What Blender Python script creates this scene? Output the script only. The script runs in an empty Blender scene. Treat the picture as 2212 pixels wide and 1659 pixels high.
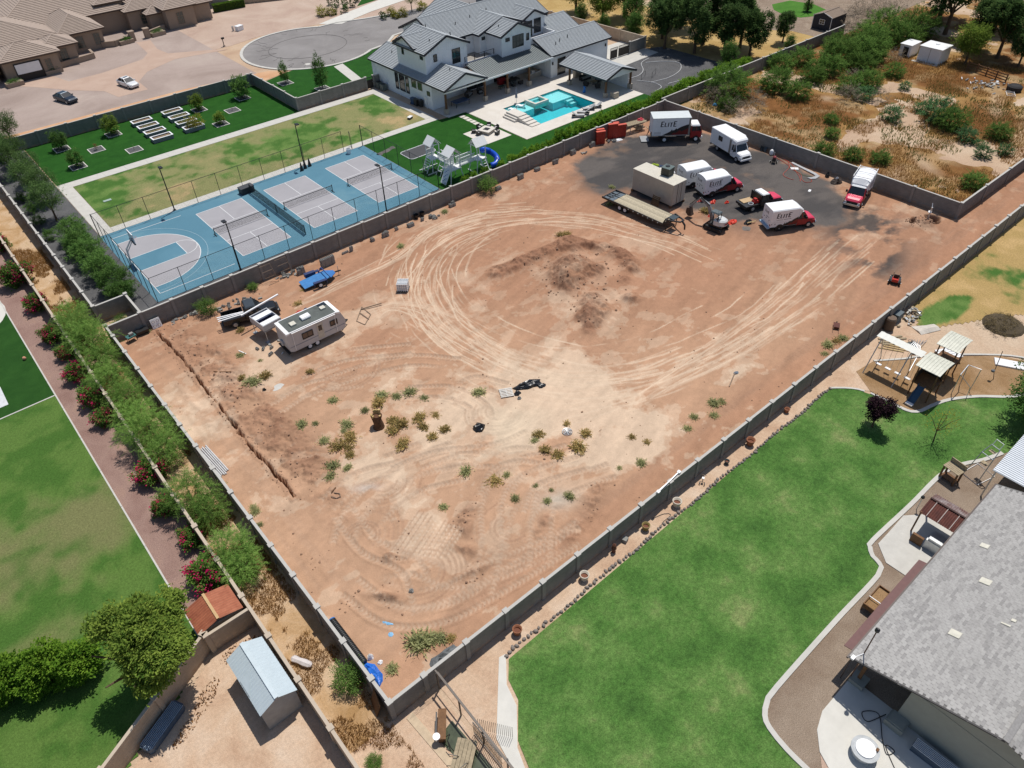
import bpy, math, random
import numpy as np
from mathutils import Matrix, Vector
sc = bpy.context.scene
col = sc.collection
R = math.radians
# ------------------------------------------------------------------ camera, sky, sun, exposure
PITCH, ROLL, YAW, CAM_H = 0.7276, -0.0346, 0.8807, 44.459
_cp, _sp = math.cos(PITCH), math.sin(PITCH)
_F = Vector((math.cos(YAW)*_cp, math.sin(YAW)*_cp, -_sp))
_R0 = Vector((math.sin(YAW), -math.cos(YAW), 0)); _U0 = _R0.cross(_F)
_Rv = math.cos(ROLL)*_R0 + math.sin(ROLL)*_U0
_Uv = -math.sin(ROLL)*_R0 + math.cos(ROLL)*_U0
cam = bpy.data.cameras.new('camera'); cam_o = bpy.data.objects.new('camera', cam); col.objects.link(cam_o)
cam.sensor_width = 36; cam.lens = 1588/2212*36; cam.clip_start = 0.5; cam.clip_end = 5000
M = Matrix((_Rv, _Uv, -_F)).transposed().to_4x4(); M.translation = (0, 0, CAM_H)
cam_o.matrix_world = M
sc.camera = cam_o
SUN = Vector((0.36, 0.18, 1.0)).normalized()
world = bpy.data.worlds.new('World'); sc.world = world; world.use_nodes = True
wn = world.node_tree.nodes; wl = world.node_tree.links
sky = wn.new('ShaderNodeTexSky'); sky.sky_type = 'NISHITA'; sky.sun_disc = False
sky.sun_elevation = math.asin(SUN.z); sky.sun_rotation = math.atan2(SUN.x, SUN.y)
sky.air_density = 1.0; sky.dust_density = 1.2; sky.altitude = 350
wn['Background'].inputs[1].default_value = 0.085
wl.new(sky.outputs[0], wn['Background'].inputs[0])
sl = bpy.data.lights.new('sun', 'SUN'); sl.energy = 4.0; sl.angle = R(0.53); sl.color = (1.0, 0.955, 0.89)
so = bpy.data.objects.new('sun', sl); col.objects.link(so)
so.rotation_euler = (-SUN).to_track_quat('-Z', 'Y').to_euler(); so.location = (0, 0, 60)
vs = sc.view_settings; vs.view_transform = 'Standard'; vs.look = 'None'; vs.exposure = 0.0; vs.gamma = 1.0
vs.use_curve_mapping = False
sc.render.engine = 'CYCLES'
sc.cycles.use_denoising = True
sc.cycles.max_bounces = 6; sc.cycles.diffuse_bounces = 3; sc.cycles.glossy_bounces = 2
sc.cycles.transparent_max_bounces = 12; sc.cycles.transmission_bounces = 4

# ------------------------------------------------------------------ helpers
def lin(c): c /= 255.0; return c/12.92 if c <= 0.04045 else ((c+0.055)/1.055)**2.4
def C(r, g, b, k=1.29): return (lin(r)/k, lin(g)/k, lin(b)/k)     # albedo of a surface seen sunlit as this sRGB
def link_tag(o, label=None, cat=None, group=None, kind=None):
    if label: o['label'] = label
    if cat: o['category'] = cat
    if group: o['group'] = group
    if kind: o['kind'] = kind
    return o
def thing(name, label, cat, loc=(0, 0, 0), rz=0.0, group=None):
    o = bpy.data.objects.new(name, None); o.empty_display_size = 0.3; col.objects.link(o)
    o.location = loc; o.rotation_euler = (0, 0, rz)
    return link_tag(o, label, cat, group)
def place(name, me, mat=None, parent=None, loc=None, rz=None, scale=None):
    o = bpy.data.objects.new(name, me); col.objects.link(o)
    if mat and not me.materials: me.materials.append(mat)
    if parent: o.parent = parent
    if loc is not None: o.location = loc
    if rz is not None: o.rotation_euler = (0, 0, rz)
    if scale is not None: o.scale = (scale,)*3 if not hasattr(scale, '__len__') else scale
    return o
def copy_tree(o, parent=None):
    c = o.copy(); col.objects.link(c)
    if parent: c.parent = parent
    for ch in o.children: copy_tree(ch, c)
    return c
class MB:
    def __init__(s): s.v = []; s.f = []
    def add(s, vs, fs):
        n = len(s.v); s.v += [tuple(p) for p in vs]; s.f += [tuple(i+n for i in q) for q in fs]; return s
    def bx(s, x0, x1, y0, y1, z0, z1):
        return s.add([(x0,y0,z0),(x1,y0,z0),(x1,y1,z0),(x0,y1,z0),(x0,y0,z1),(x1,y0,z1),(x1,y1,z1),(x0,y1,z1)],
                     [(3,2,1,0),(4,5,6,7),(0,1,5,4),(1,2,6,5),(2,3,7,6),(3,0,4,7)])
    def ob(s, c, size, rz=0.0, ry=0.0, rx=0.0):
        m = Matrix.Rotation(rz,3,'Z') @ Matrix.Rotation(ry,3,'Y') @ Matrix.Rotation(rx,3,'X')
        hx, hy, hz = size[0]/2, size[1]/2, size[2]/2; c = Vector(c)
        vs = [c + m @ Vector((x*hx, y*hy, z*hz)) for z in (-1,1) for (x,y) in ((-1,-1),(1,-1),(1,1),(-1,1))]
        return s.add(vs, [(3,2,1,0),(4,5,6,7),(0,1,5,4),(1,2,6,5),(2,3,7,6),(3,0,4,7)])
    def bar(s, p, q, w, h=None):
        p = Vector(p); q = Vector(q); d = (q-p).normalized(); h = h or w
        up = Vector((0,0,1)) if abs(d.z) < 0.95 else Vector((0,1,0))
        a = d.cross(up).normalized(); b = a.cross(d).normalized(); a *= w/2; b *= h/2
        vs = [p-a-b, p+a-b, p+a+b, p-a+b, q-a-b, q+a-b, q+a+b, q-a+b]
        return s.add(vs, [(0,1,2,3),(7,6,5,4),(0,4,5,1),(1,5,6,2),(2,6,7,3),(3,7,4,0)])
    def tube(s, pts, r, n=8, caps=True, closed=False):
        pts = [Vector(p) for p in pts]; rings = []; m = len(pts)
        rr = r if hasattr(r, '__len__') else [r]*m
        prev = None
        for i, p in enumerate(pts):
            d = (pts[(i+1) % m]-pts[i-1]) if closed else (pts[min(i+1, m-1)]-pts[max(i-1, 0)])
            d.normalize()
            if prev is None:
                up = Vector((0,0,1)) if abs(d.z) < 0.9 else Vector((1,0,0))
                a = d.cross(up).normalized()
            else:
                a = (prev - d*prev.dot(d)).normalized()
            prev = a; b = d.cross(a)
            rings.append([p + (a*math.cos(2*math.pi*k/n) + b*math.sin(2*math.pi*k/n))*rr[i] for k in range(n)])
        return s.loft(rings, caps and not closed, closed)
    def loft(s, rings, caps=True, closed=False):
        n = len(rings[0]); m = len(rings); vs = [p for r in rings for p in r]; fs = []
        for i in range(m if closed else m-1):
            j = (i+1) % m
            for k in range(n):
                l = (k+1) % n; fs.append((i*n+k, i*n+l, j*n+l, j*n+k))
        if caps: fs.append(tuple(range(n-1, -1, -1))); fs.append(tuple((m-1)*n+k for k in range(n)))
        return s.add(vs, fs)
    def cyl(s, c, r, h, n=16, r2=None):
        c = Vector(c); r2 = r if r2 is None else r2
        return s.loft([[c+Vector((ra*math.cos(2*math.pi*k/n), ra*math.sin(2*math.pi*k/n), z)) for k in range(n)] for ra, z in ((r,0),(r2,h))])
    def lathe(s, prof, c=(0,0,0), n=16, caps=True):
        c = Vector(c)
        return s.loft([[c+Vector((r*math.cos(2*math.pi*k/n), r*math.sin(2*math.pi*k/n), z)) for k in range(n)] for r, z in prof], caps)
    def prism(s, poly, z0, z1):
        n = len(poly); a = sum(poly[i][0]*poly[(i+1)%n][1]-poly[(i+1)%n][0]*poly[i][1] for i in range(n))
        if a < 0: poly = poly[::-1]
        return s.add([(x,y,z0) for x,y in poly]+[(x,y,z1) for x,y in poly],
                     [tuple(range(n-1,-1,-1)), tuple(range(n,2*n))]+[(i,(i+1)%n,n+(i+1)%n,n+i) for i in range(n)])
    def ext(s, poly, vec):                               # planar 3-D polygon pushed along vec
        n = len(poly); vec = Vector(vec); poly = [Vector(p) for p in poly]
        nrm = Vector((0,0,0))
        for i in range(n): nrm += poly[i].cross(poly[(i+1)%n])
        if nrm.dot(vec) < 0: poly = poly[::-1]
        return s.add(poly+[p+vec for p in poly], [tuple(range(n-1,-1,-1)), tuple(range(n,2*n))]+[(i,(i+1)%n,n+(i+1)%n,n+i) for i in range(n)])
    def quad(s, a, b, c, d): return s.add([a,b,c,d], [(0,1,2,3)])
    def mesh(s, name, mat=None, smooth=False):
        me = bpy.data.meshes.new(name); me.from_pydata(s.v, [], s.f); me.update()
        if mat: me.materials.append(mat)
        if smooth: me.shade_smooth()
        return me
    def build(s, name, mat, parent=None, loc=None, rz=None, smooth=False):
        return place(name, s.mesh(name, mat, smooth), None, parent, loc, rz)
def single(name, mb, mat, label, cat, group=None, loc=None, rz=None, smooth=False):
    return link_tag(mb.build(name, mat, None, loc, rz, smooth), label, cat, group)
def struct(name, mb, mat, parent=None): return link_tag(mb.build(name, mat, parent), kind='structure')
def project(p):
    d = Vector(p) - Vector((0,0,CAM_H)); k = d.dot(_F)
    return d.dot(_Rv)/k, d.dot(_Uv)/k
ORD = ['leftmost','second','third','fourth','fifth','sixth','seventh','eighth','ninth','tenth','eleventh','twelfth','thirteenth','fourteenth','fifteenth','sixteenth','seventeenth','eighteenth','nineteenth','twentieth']
def autolabel(objs, base, marks, cat, group):
    sets = {}
    for o in objs:
        x, y = o.location.x, o.location.y
        k = min(marks, key=lambda m: (m[0]-x)**2+(m[1]-y)**2); sets.setdefault(marks[k], []).append(o)
    for ph, os_ in sets.items():
        os_.sort(key=lambda o: project(o.location)[0])
        for i, o in enumerate(os_):
            t = f'{base} {ph}'
            if len(os_) > 1:
                t += ', ' + ('leftmost there' if i == 0 else 'rightmost there' if i == len(os_)-1 else f'{ORD[min(i,19)]} from left there')
            link_tag(o, t, cat, group)

# ------------------------------------------------------------------ materials
MATS = {}
def mat(name, c, rough=0.8, metal=0.0, var=0.12, scale=3.0, bump=0.0, bscale=40.0, coords='Object', c2=None, spec=None, alpha=None, emit=None, detail=4.0):
    if name in MATS: return MATS[name]
    m = bpy.data.materials.new(name); m.use_nodes = True; nt = m.node_tree; n = nt.nodes; l = nt.links
    b = n['Principled BSDF']; b.inputs['Roughness'].default_value = rough; b.inputs['Metallic'].default_value = metal
    if spec is not None: b.inputs['Specular IOR Level'].default_value = spec
    tc = n.new('ShaderNodeTexCoord')
    nz = n.new('ShaderNodeTexNoise'); nz.inputs['Scale'].default_value = scale; nz.inputs['Detail'].default_value = detail; nz.inputs['Roughness'].default_value = 0.65
    l.new(tc.outputs[coords], nz.inputs['Vector'])
    mx = n.new('ShaderNodeMix'); mx.data_type = 'RGBA'
    lo = c2 if c2 else tuple(x*(1-var) for x in c); hi = c if c2 else tuple(min(1, x*(1+var)) for x in c)
    mx.inputs[6].default_value = (*lo, 1); mx.inputs[7].default_value = (*hi, 1)
    rp = n.new('ShaderNodeMapRange'); rp.inputs[1].default_value = 0.3; rp.inputs[2].default_value = 0.7
    l.new(nz.outputs[0], rp.inputs[0]); l.new(rp.outputs[0], mx.inputs[0]); l.new(mx.outputs[2], b.inputs['Base Color'])
    if bump:
        bn = n.new('ShaderNodeTexNoise'); bn.inputs['Scale'].default_value = bscale; bn.inputs['Detail'].default_value = 3
        l.new(tc.outputs[coords], bn.inputs['Vector'])
        bp = n.new('ShaderNodeBump'); bp.inputs['Strength'].default_value = bump; bp.inputs['Distance'].default_value = 0.03
        l.new(bn.outputs[0], bp.inputs['Height']); l.new(bp.outputs[0], b.inputs['Normal'])
    if emit: b.inputs['Emission Color'].default_value = (*emit, 1); b.inputs['Emission Strength'].default_value = 1
    m['_mix'] = mx.name; MATS[name] = m; return m
def grain(n, l, src, scale, amt, other):
    f = n.new('ShaderNodeTexNoise'); f.inputs['Scale'].default_value = scale; f.inputs['Detail'].default_value = 2; l.new(src, f.inputs['Vector'])
    mr = n.new('ShaderNodeMapRange'); mr.inputs[1].default_value = .3; mr.inputs[2].default_value = .7; mr.inputs[3].default_value = 1-amt; mr.inputs[4].default_value = 1+amt; l.new(f.outputs[0], mr.inputs[0])
    m = n.new('ShaderNodeMath'); m.operation = 'MULTIPLY'; l.new(mr.outputs[0], m.inputs[0]); l.new(other, m.inputs[1]); return m.outputs[0]
def ground_mat(name, stops, big=0.15, fine=6.0, famt=0.25, bump=0.5, bscale=12.0, rough=0.95, warp=0.6, aniso=None):
    """stops: (position, albedo) through a large noise; a fine noise varies it."""
    m = bpy.data.materials.new(name); m.use_nodes = True; nt = m.node_tree; n = nt.nodes; l = nt.links
    b = n['Principled BSDF']; b.inputs['Roughness'].default_value = rough; b.inputs['Specular IOR Level'].default_value = 0.15
    g = n.new('ShaderNodeTexCoord'); src = g.outputs['Object']
    if aniso:
        mp = n.new('ShaderNodeMapping'); mp.inputs['Scale'].default_value = aniso; l.new(src, mp.inputs[0]); src = mp.outputs[0]
    a = n.new('ShaderNodeTexNoise'); a.inputs['Scale'].default_value = big; a.inputs['Detail'].default_value = 7; a.inputs['Roughness'].default_value = 0.62
    a.inputs['Distortion'].default_value = warp
    l.new(src, a.inputs['Vector'])
    cr = n.new('ShaderNodeValToRGB'); e = cr.color_ramp.elements
    while len(e) < len(stops): e.new(0.5)
    for i, (p, c) in enumerate(stops): e[i].position = p; e[i].color = (*c, 1)
    l.new(a.outputs[0], cr.inputs[0])
    f = n.new('ShaderNodeTexNoise'); f.inputs['Scale'].default_value = fine; f.inputs['Detail'].default_value = 5; f.inputs['Roughness'].default_value = 0.75
    l.new(src, f.inputs['Vector'])
    mr = n.new('ShaderNodeMapRange'); mr.inputs[1].default_value = 0.28; mr.inputs[2].default_value = 0.72; mr.inputs[3].default_value = 1-famt; mr.inputs[4].default_value = 1+famt
    l.new(f.outputs[0], mr.inputs[0])
    gr_ = grain(n, l, src, fine*4.5, famt*.8, mr.outputs[0])
    mu = n.new('ShaderNodeMix'); mu.data_type = 'RGBA'; mu.blend_type = 'MULTIPLY'; mu.inputs[0].default_value = 1
    l.new(cr.outputs[0], mu.inputs[6]); l.new(gr_, mu.inputs[7]); l.new(mu.outputs[2], b.inputs['Base Color'])
    bn = n.new('ShaderNodeTexNoise'); bn.inputs['Scale'].default_value = bscale; bn.inputs['Detail'].default_value = 4
    l.new(src, bn.inputs['Vector'])
    bp = n.new('ShaderNodeBump'); bp.inputs['Strength'].default_value = bump; bp.inputs['Distance'].default_value = 0.06
    l.new(bn.outputs[0], bp.inputs['Height']); l.new(bp.outputs[0], b.inputs['Normal'])
    return m
def attr_mat(name, fine=5.0, famt=0.18, bump=0.5, bscale=9.0):
    m = bpy.data.materials.new(name); m.use_nodes = True; nt = m.node_tree; n = nt.nodes; l = nt.links
    b = n['Principled BSDF']; b.inputs['Roughness'].default_value = 0.96; b.inputs['Specular IOR Level'].default_value = 0.1
    at = n.new('ShaderNodeAttribute'); at.attribute_name = 'col'
    g = n.new('ShaderNodeTexCoord')
    f = n.new('ShaderNodeTexNoise'); f.inputs['Scale'].default_value = fine; f.inputs['Detail'].default_value = 6; f.inputs['Roughness'].default_value = 0.75
    l.new(g.outputs['Object'], f.inputs['Vector'])
    mr = n.new('ShaderNodeMapRange'); mr.inputs[1].default_value = 0.28; mr.inputs[2].default_value = 0.72; mr.inputs[3].default_value = 1-famt; mr.inputs[4].default_value = 1+famt
    l.new(f.outputs[0], mr.inputs[0])
    gr_ = grain(n, l, g.outputs['Object'], fine*4.5, famt*.8, mr.outputs[0])
    mu = n.new('ShaderNodeMix'); mu.data_type = 'RGBA'; mu.blend_type = 'MULTIPLY'; mu.inputs[0].default_value = 1
    l.new(at.outputs['Color'], mu.inputs[6]); l.new(gr_, mu.inputs[7]); l.new(mu.outputs[2], b.inputs['Base Color'])
    bn = n.new('ShaderNodeTexNoise'); bn.inputs['Scale'].default_value = bscale; bn.inputs['Detail'].default_value = 5
    l.new(g.outputs['Object'], bn.inputs['Vector'])
    bp = n.new('ShaderNodeBump'); bp.inputs['Strength'].default_value = bump; bp.inputs['Distance'].default_value = 0.05
    l.new(bn.outputs[0], bp.inputs['Height']); l.new(bp.outputs[0], b.inputs['Normal'])
    return m
def leaf_mat(name, dark, light, trans=0.35, accent=None, athr=0.8, gain=1.35):
    dark, light = tuple(gain*v for v in dark), tuple(gain*v for v in light)
    m = bpy.data.materials.new(name); m.use_nodes = True; nt = m.node_tree; n = nt.nodes; l = nt.links
    n.remove(n['Principled BSDF']); out = n['Material Output']
    at = n.new('ShaderNodeAttribute'); at.attribute_name = 'rnd'
    cr = n.new('ShaderNodeValToRGB'); e = cr.color_ramp.elements
    e[0].color = (*dark, 1); e[1].color = (*light, 1); e[1].position = athr if accent else 1.0
    if accent:
        k = e.new(min(0.999, athr+0.01)); k.color = (*accent, 1); e[len(e)-1].color = (*accent, 1)
    l.new(at.outputs['Fac'], cr.inputs[0])
    oi = n.new('ShaderNodeObjectInfo'); hs = n.new('ShaderNodeHueSaturation')
    mr = n.new('ShaderNodeMapRange'); mr.inputs[3].default_value = 0.8; mr.inputs[4].default_value = 1.2
    l.new(oi.outputs['Random'], mr.inputs[0]); l.new(mr.outputs[0], hs.inputs['Value']); l.new(cr.outputs[0], hs.inputs['Color'])
    d = n.new('ShaderNodeBsdfDiffuse'); t = n.new('ShaderNodeBsdfTranslucent'); mx = n.new('ShaderNodeMixShader'); mx.inputs[0].default_value = trans
    l.new(hs.outputs[0], d.inputs[0]); l.new(hs.outputs[0], t.inputs[0]); l.new(d.outputs[0], mx.inputs[1]); l.new(t.outputs[0], mx.inputs[2])
    l.new(mx.outputs[0], out.inputs[0]); return m
def wire_mat(name, c, cell=0.12, cover=0.16):
    """chain link or netting: woven diagonals, open between"""
    m = bpy.data.materials.new(name); m.use_nodes = True; nt = m.node_tree; n = nt.nodes; l = nt.links
    b = n['Principled BSDF']; b.inputs['Base Color'].default_value = (*c, 1); b.inputs['Roughness'].default_value = 0.6
    tc = n.new('ShaderNodeTexCoord'); sp = n.new('ShaderNodeSeparateXYZ'); l.new(tc.outputs['Object'], sp.inputs[0])
    su = n.new('ShaderNodeMath'); su.operation = 'ADD'; l.new(sp.outputs[0], su.inputs[0]); l.new(sp.outputs[1], su.inputs[1])
    mk = []
    for sg in ('ADD', 'SUBTRACT'):
        a = n.new('ShaderNodeMath'); a.operation = sg; l.new(su.outputs[0], a.inputs[0]); l.new(sp.outputs[2], a.inputs[1])
        q = n.new('ShaderNodeMath'); q.operation = 'DIVIDE'; q.inputs[1].default_value = cell; l.new(a.outputs[0], q.inputs[0])
        fr = n.new('ShaderNodeMath'); fr.operation = 'FRACT'; l.new(q.outputs[0], fr.inputs[0])
        lt = n.new('ShaderNodeMath'); lt.operation = 'LESS_THAN'; lt.inputs[1].default_value = cover; l.new(fr.outputs[0], lt.inputs[0]); mk.append(lt)
    mm = n.new('ShaderNodeMath'); mm.operation = 'MAXIMUM'; l.new(mk[0].outputs[0], mm.inputs[0]); l.new(mk[1].outputs[0], mm.inputs[1])
    l.new(mm.outputs[0], b.inputs['Alpha']); return m
def block_mat(name, c, var=0.12, bw=0.4, bh=0.2, mortar=0.75, axis='x'):
    """concrete block: recessed joints and colour from block to block"""
    m = bpy.data.materials.new(name); m.use_nodes = True; nt = m.node_tree; n = nt.nodes; l = nt.links
    b = n['Principled BSDF']; b.inputs['Roughness'].default_value = 0.92; b.inputs['Specular IOR Level'].default_value = 0.2
    tc = n.new('ShaderNodeTexCoord'); sp = n.new('ShaderNodeSeparateXYZ'); l.new(tc.outputs['Object'], sp.inputs[0])
    cb = n.new('ShaderNodeCombineXYZ'); l.new(sp.outputs[0], cb.inputs[0]); l.new(sp.outputs[2], cb.inputs[1])
    br = n.new('ShaderNodeTexBrick'); br.inputs['Scale'].default_value = 1; br.inputs['Brick Width'].default_value = bw; br.inputs['Row Height'].default_value = bh
    br.inputs['Mortar Size'].default_value = 0.012; br.inputs['Mortar Smooth'].default_value = 0.3
    br.inputs['Color1'].default_value = (*[x*(1-var) for x in c], 1); br.inputs['Color2'].default_value = (*[x*(1+var) for x in c], 1)
    br.inputs['Mortar'].default_value = (*[x*mortar for x in c], 1); l.new(cb.outputs[0], br.inputs['Vector'])
    nz = n.new('ShaderNodeTexNoise'); nz.inputs['Scale'].default_value = 1.2; nz.inputs['Detail'].default_value = 6
    l.new(tc.outputs['Object'], nz.inputs['Vector'])
    mr = n.new('ShaderNodeMapRange'); mr.inputs[1].default_value = .3; mr.inputs[2].default_value = .7; mr.inputs[3].default_value = .88; mr.inputs[4].default_value = 1.1
    l.new(nz.outputs[0], mr.inputs[0])
    mu = n.new('ShaderNodeMix'); mu.data_type = 'RGBA'; mu.blend_type = 'MULTIPLY'; mu.inputs[0].default_value = 1
    l.new(br.outputs[0], mu.inputs[6]); l.new(mr.outputs[0], mu.inputs[7])
    n2 = n.new('ShaderNodeTexNoise'); n2.inputs['Scale'].default_value = 2.2; n2.inputs['Detail'].default_value = 5; gp = n.new('ShaderNodeNewGeometry'); l.new(gp.outputs['Position'], n2.inputs['Vector'])
    ml = n.new('ShaderNodeMath'); ml.operation = 'MULTIPLY_ADD'; ml.inputs[1].default_value = 1.1; ml.inputs[2].default_value = -.25; l.new(n2.outputs[0], ml.inputs[0])
    sb = n.new('ShaderNodeMath'); sb.operation = 'SUBTRACT'; l.new(ml.outputs[0], sb.inputs[0]); l.new(sp.outputs[2], sb.inputs[1])
    cl = n.new('ShaderNodeMapRange'); cl.inputs[1].default_value = -.05; cl.inputs[2].default_value = .2; cl.inputs[4].default_value = .75; l.new(sb.outputs[0], cl.inputs[0])
    m2 = n.new('ShaderNodeMix'); m2.data_type = 'RGBA'; m2.inputs[7].default_value = (.36,.25,.17,1); l.new(cl.outputs[0], m2.inputs[0]); l.new(mu.outputs[2], m2.inputs[6]); l.new(m2.outputs[2], b.inputs['Base Color'])
    bp = n.new('ShaderNodeBump'); bp.inputs['Strength'].default_value = 0.5; bp.inputs['Distance'].default_value = 0.02; bp.invert = True
    l.new(br.outputs['Fac'], bp.inputs['Height']); l.new(bp.outputs[0], b.inputs['Normal'])
    return m
def glass_mat(name, c=(0.02, 0.025, 0.03), rough=0.08): return mat(name, c, rough, 0.0, 0.1, 1.0, spec=0.8)
WHITE = mat('white_paint', (0.82, 0.83, 0.84), 0.45, var=0.05, scale=1.5)
WHITE2 = mat('white_plastic', (0.85, 0.85, 0.85), 0.4, var=0.03)
BLACK = mat('black_metal', (0.012, 0.013, 0.015), 0.45, 0.0, 0.2)
RUBBER = mat('rubber', (0.018, 0.018, 0.019), 0.85, var=0.25, scale=8)
STEEL = mat('galvanised_steel', (0.5, 0.52, 0.54), 0.42, 0.7, 0.12)
CHROME = mat('chrome', (0.7, 0.71, 0.72), 0.22, 0.9, 0.05)
GLASS = glass_mat('dark_glass')
GLASS2 = glass_mat('green_grey_glass', (0.05, 0.065, 0.06), 0.06)
CONC = mat('concrete', C(214, 211, 203), 0.9, var=0.08, scale=1.2, bump=0.2)
CONCW = mat('pale_concrete', C(228, 225, 216), 0.9, var=0.06, scale=1.0, bump=0.15)
CMU = mat('grey_block', C(158, 157, 152), 0.95, var=0.15, scale=5, bump=0.5)
WOOD = mat('weathered_wood', C(176, 160, 132), 0.9, var=0.25, scale=6, bump=0.3)
WOODB = mat('brown_wood', C(128, 92, 60), 0.8, var=0.25, scale=5, bump=0.3)
RED = mat('red_paint', C(168, 32, 40), 0.4, var=0.08, scale=3)
PINK = mat('pinkish_red_paint', C(232, 62, 98), 0.42, var=0.06, scale=2)  # hoods: brighter and pinker than the red of the sides
ORANGE = mat('orange_plastic', C(240, 74, 50), 0.5, var=0.1)
BLUEP = mat('blue_enamel', C(62, 128, 200), 0.42, var=0.1, scale=2)
BLUETARP = mat('blue_plastic_sheet', C(40, 120, 225), 0.35, var=0.25, scale=8, bump=0.6, bscale=14)
BARK = mat('bark', C(108, 88, 70), 0.95, var=0.3, scale=9, bump=0.7, bscale=20)
# ------------------------------------------------------------------ noise on grids
_rg = np.random.RandomState(7).rand(256, 256).astype(np.float32)
def vnoise(X, Y, s, seed=0):
    x = X/s + seed*17.13; y = Y/s + seed*9.71
    xi = np.floor(x).astype(int); yi = np.floor(y).astype(int); fx = x-xi; fy = y-yi
    fx = fx*fx*(3-2*fx); fy = fy*fy*(3-2*fy)
    g = lambda a, b: _rg[(b+seed*31) & 255, (a+seed*57) & 255]
    return (g(xi,yi)*(1-fx)+g(xi+1,yi)*fx)*(1-fy)+(g(xi,yi+1)*(1-fx)+g(xi+1,yi+1)*fx)*fy
def fbm(X, Y, s, o=5, seed=0, gain=0.55):
    t = 0; a = 1; w = 0
    for i in range(o): t = t+a*vnoise(X, Y, s/2**i, seed+i*3); w += a; a *= gain
    return t/w
def sstep(a, b, x): t = np.clip((x-a)/(b-a), 0, 1); return t*t*(3-2*t)
def gauss(X, Y, cx, cy, sx, sy=None, rot=0.0):
    sy = sy or sx; dx = X-cx; dy = Y-cy; c, s = math.cos(rot), math.sin(rot)
    return np.exp(-(((dx*c+dy*s)/sx)**2+((-dx*s+dy*c)/sy)**2))
def poly_sd(X, Y, P):
    """signed distance, positive inside"""
    ins = np.zeros(X.shape, bool); d = np.full(X.shape, 1e9)
    n = len(P)
    for i in range(n):
        x0, y0 = P[i]; x1, y1 = P[(i+1) % n]
        c = ((y0 > Y) != (y1 > Y)) & (X < (x1-x0)*(Y-y0)/((y1-y0) or 1e-9)+x0); ins ^= c
        L2 = (x1-x0)**2+(y1-y0)**2; t = np.clip(((X-x0)*(x1-x0)+(Y-y0)*(y1-y0))/L2, 0, 1)
        d = np.minimum(d, np.hypot(X-x0-t*(x1-x0), Y-y0-t*(y1-y0)))
    return np.where(ins, d, -d)
def spline(P, step=0.05, closed=False):
    P = np.array(P, float); n = len(P); out = []
    if len(P) == 2 and not closed:
        L = np.hypot(*(P[1]-P[0])); t = np.arange(0, L, step)/L; return P[0]+(P[1]-P[0])*t[:, None]
    for i in range(n if closed else n-1):
        p0 = P[i-1] if (closed or i > 0) else 2*P[0]-P[1]; p1 = P[i]; p2 = P[(i+1) % n]
        p3 = P[(i+2) % n] if (closed or i+2 < n) else 2*P[-1]-P[-2]
        k = max(2, int(np.hypot(*(p2-p1))/step)); t = (np.arange(k)/k)[:, None]
        out.append(0.5*((2*p1)+(p2-p0)*t+(2*p0-5*p1+4*p2-p3)*t**2+(3*p1-p0-3*p2+p3)*t**3))
    return np.vstack(out)
def grid_object(name, X, Y, Z, colr, keep, m, kind='structure'):
    ny, nx = X.shape
    idx = np.arange(ny*nx).reshape(ny, nx)
    q = np.stack([idx[:-1, :-1], idx[:-1, 1:], idx[1:, 1:], idx[1:, :-1]], -1)[keep]
    used = np.zeros(ny*nx, bool); used[q.ravel()] = True
    remap = np.cumsum(used)-1; q = remap[q]
    co = np.stack([X, Y, Z], -1).reshape(-1, 3)[used]; cc = colr.reshape(-1, 3)[used]
    me = bpy.data.meshes.new(name); me.vertices.add(len(co)); me.vertices.foreach_set('co', co.astype(np.float32).ravel())
    me.loops.add(q.size); me.loops.foreach_set('vertex_index', q.ravel().astype(np.int32))
    me.polygons.add(len(q)); me.polygons.foreach_set('loop_start', (np.arange(len(q))*4).astype(np.int32))
    try: me.polygons.foreach_set('loop_total', np.full(len(q), 4, np.int32))
    except Exception: pass
    me.update(calc_edges=True); me.shade_smooth()
    a = me.attributes.new('col', 'FLOAT_COLOR', 'POINT')
    a.data.foreach_set('color', np.concatenate([cc, np.ones((len(cc), 1))], 1).astype(np.float32).ravel())
    me.materials.append(m)
    return link_tag(place(name, me), kind=kind)
def mix(a, b, t): return a*(1-t[..., None])+np.array(b)*t[..., None]

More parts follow.
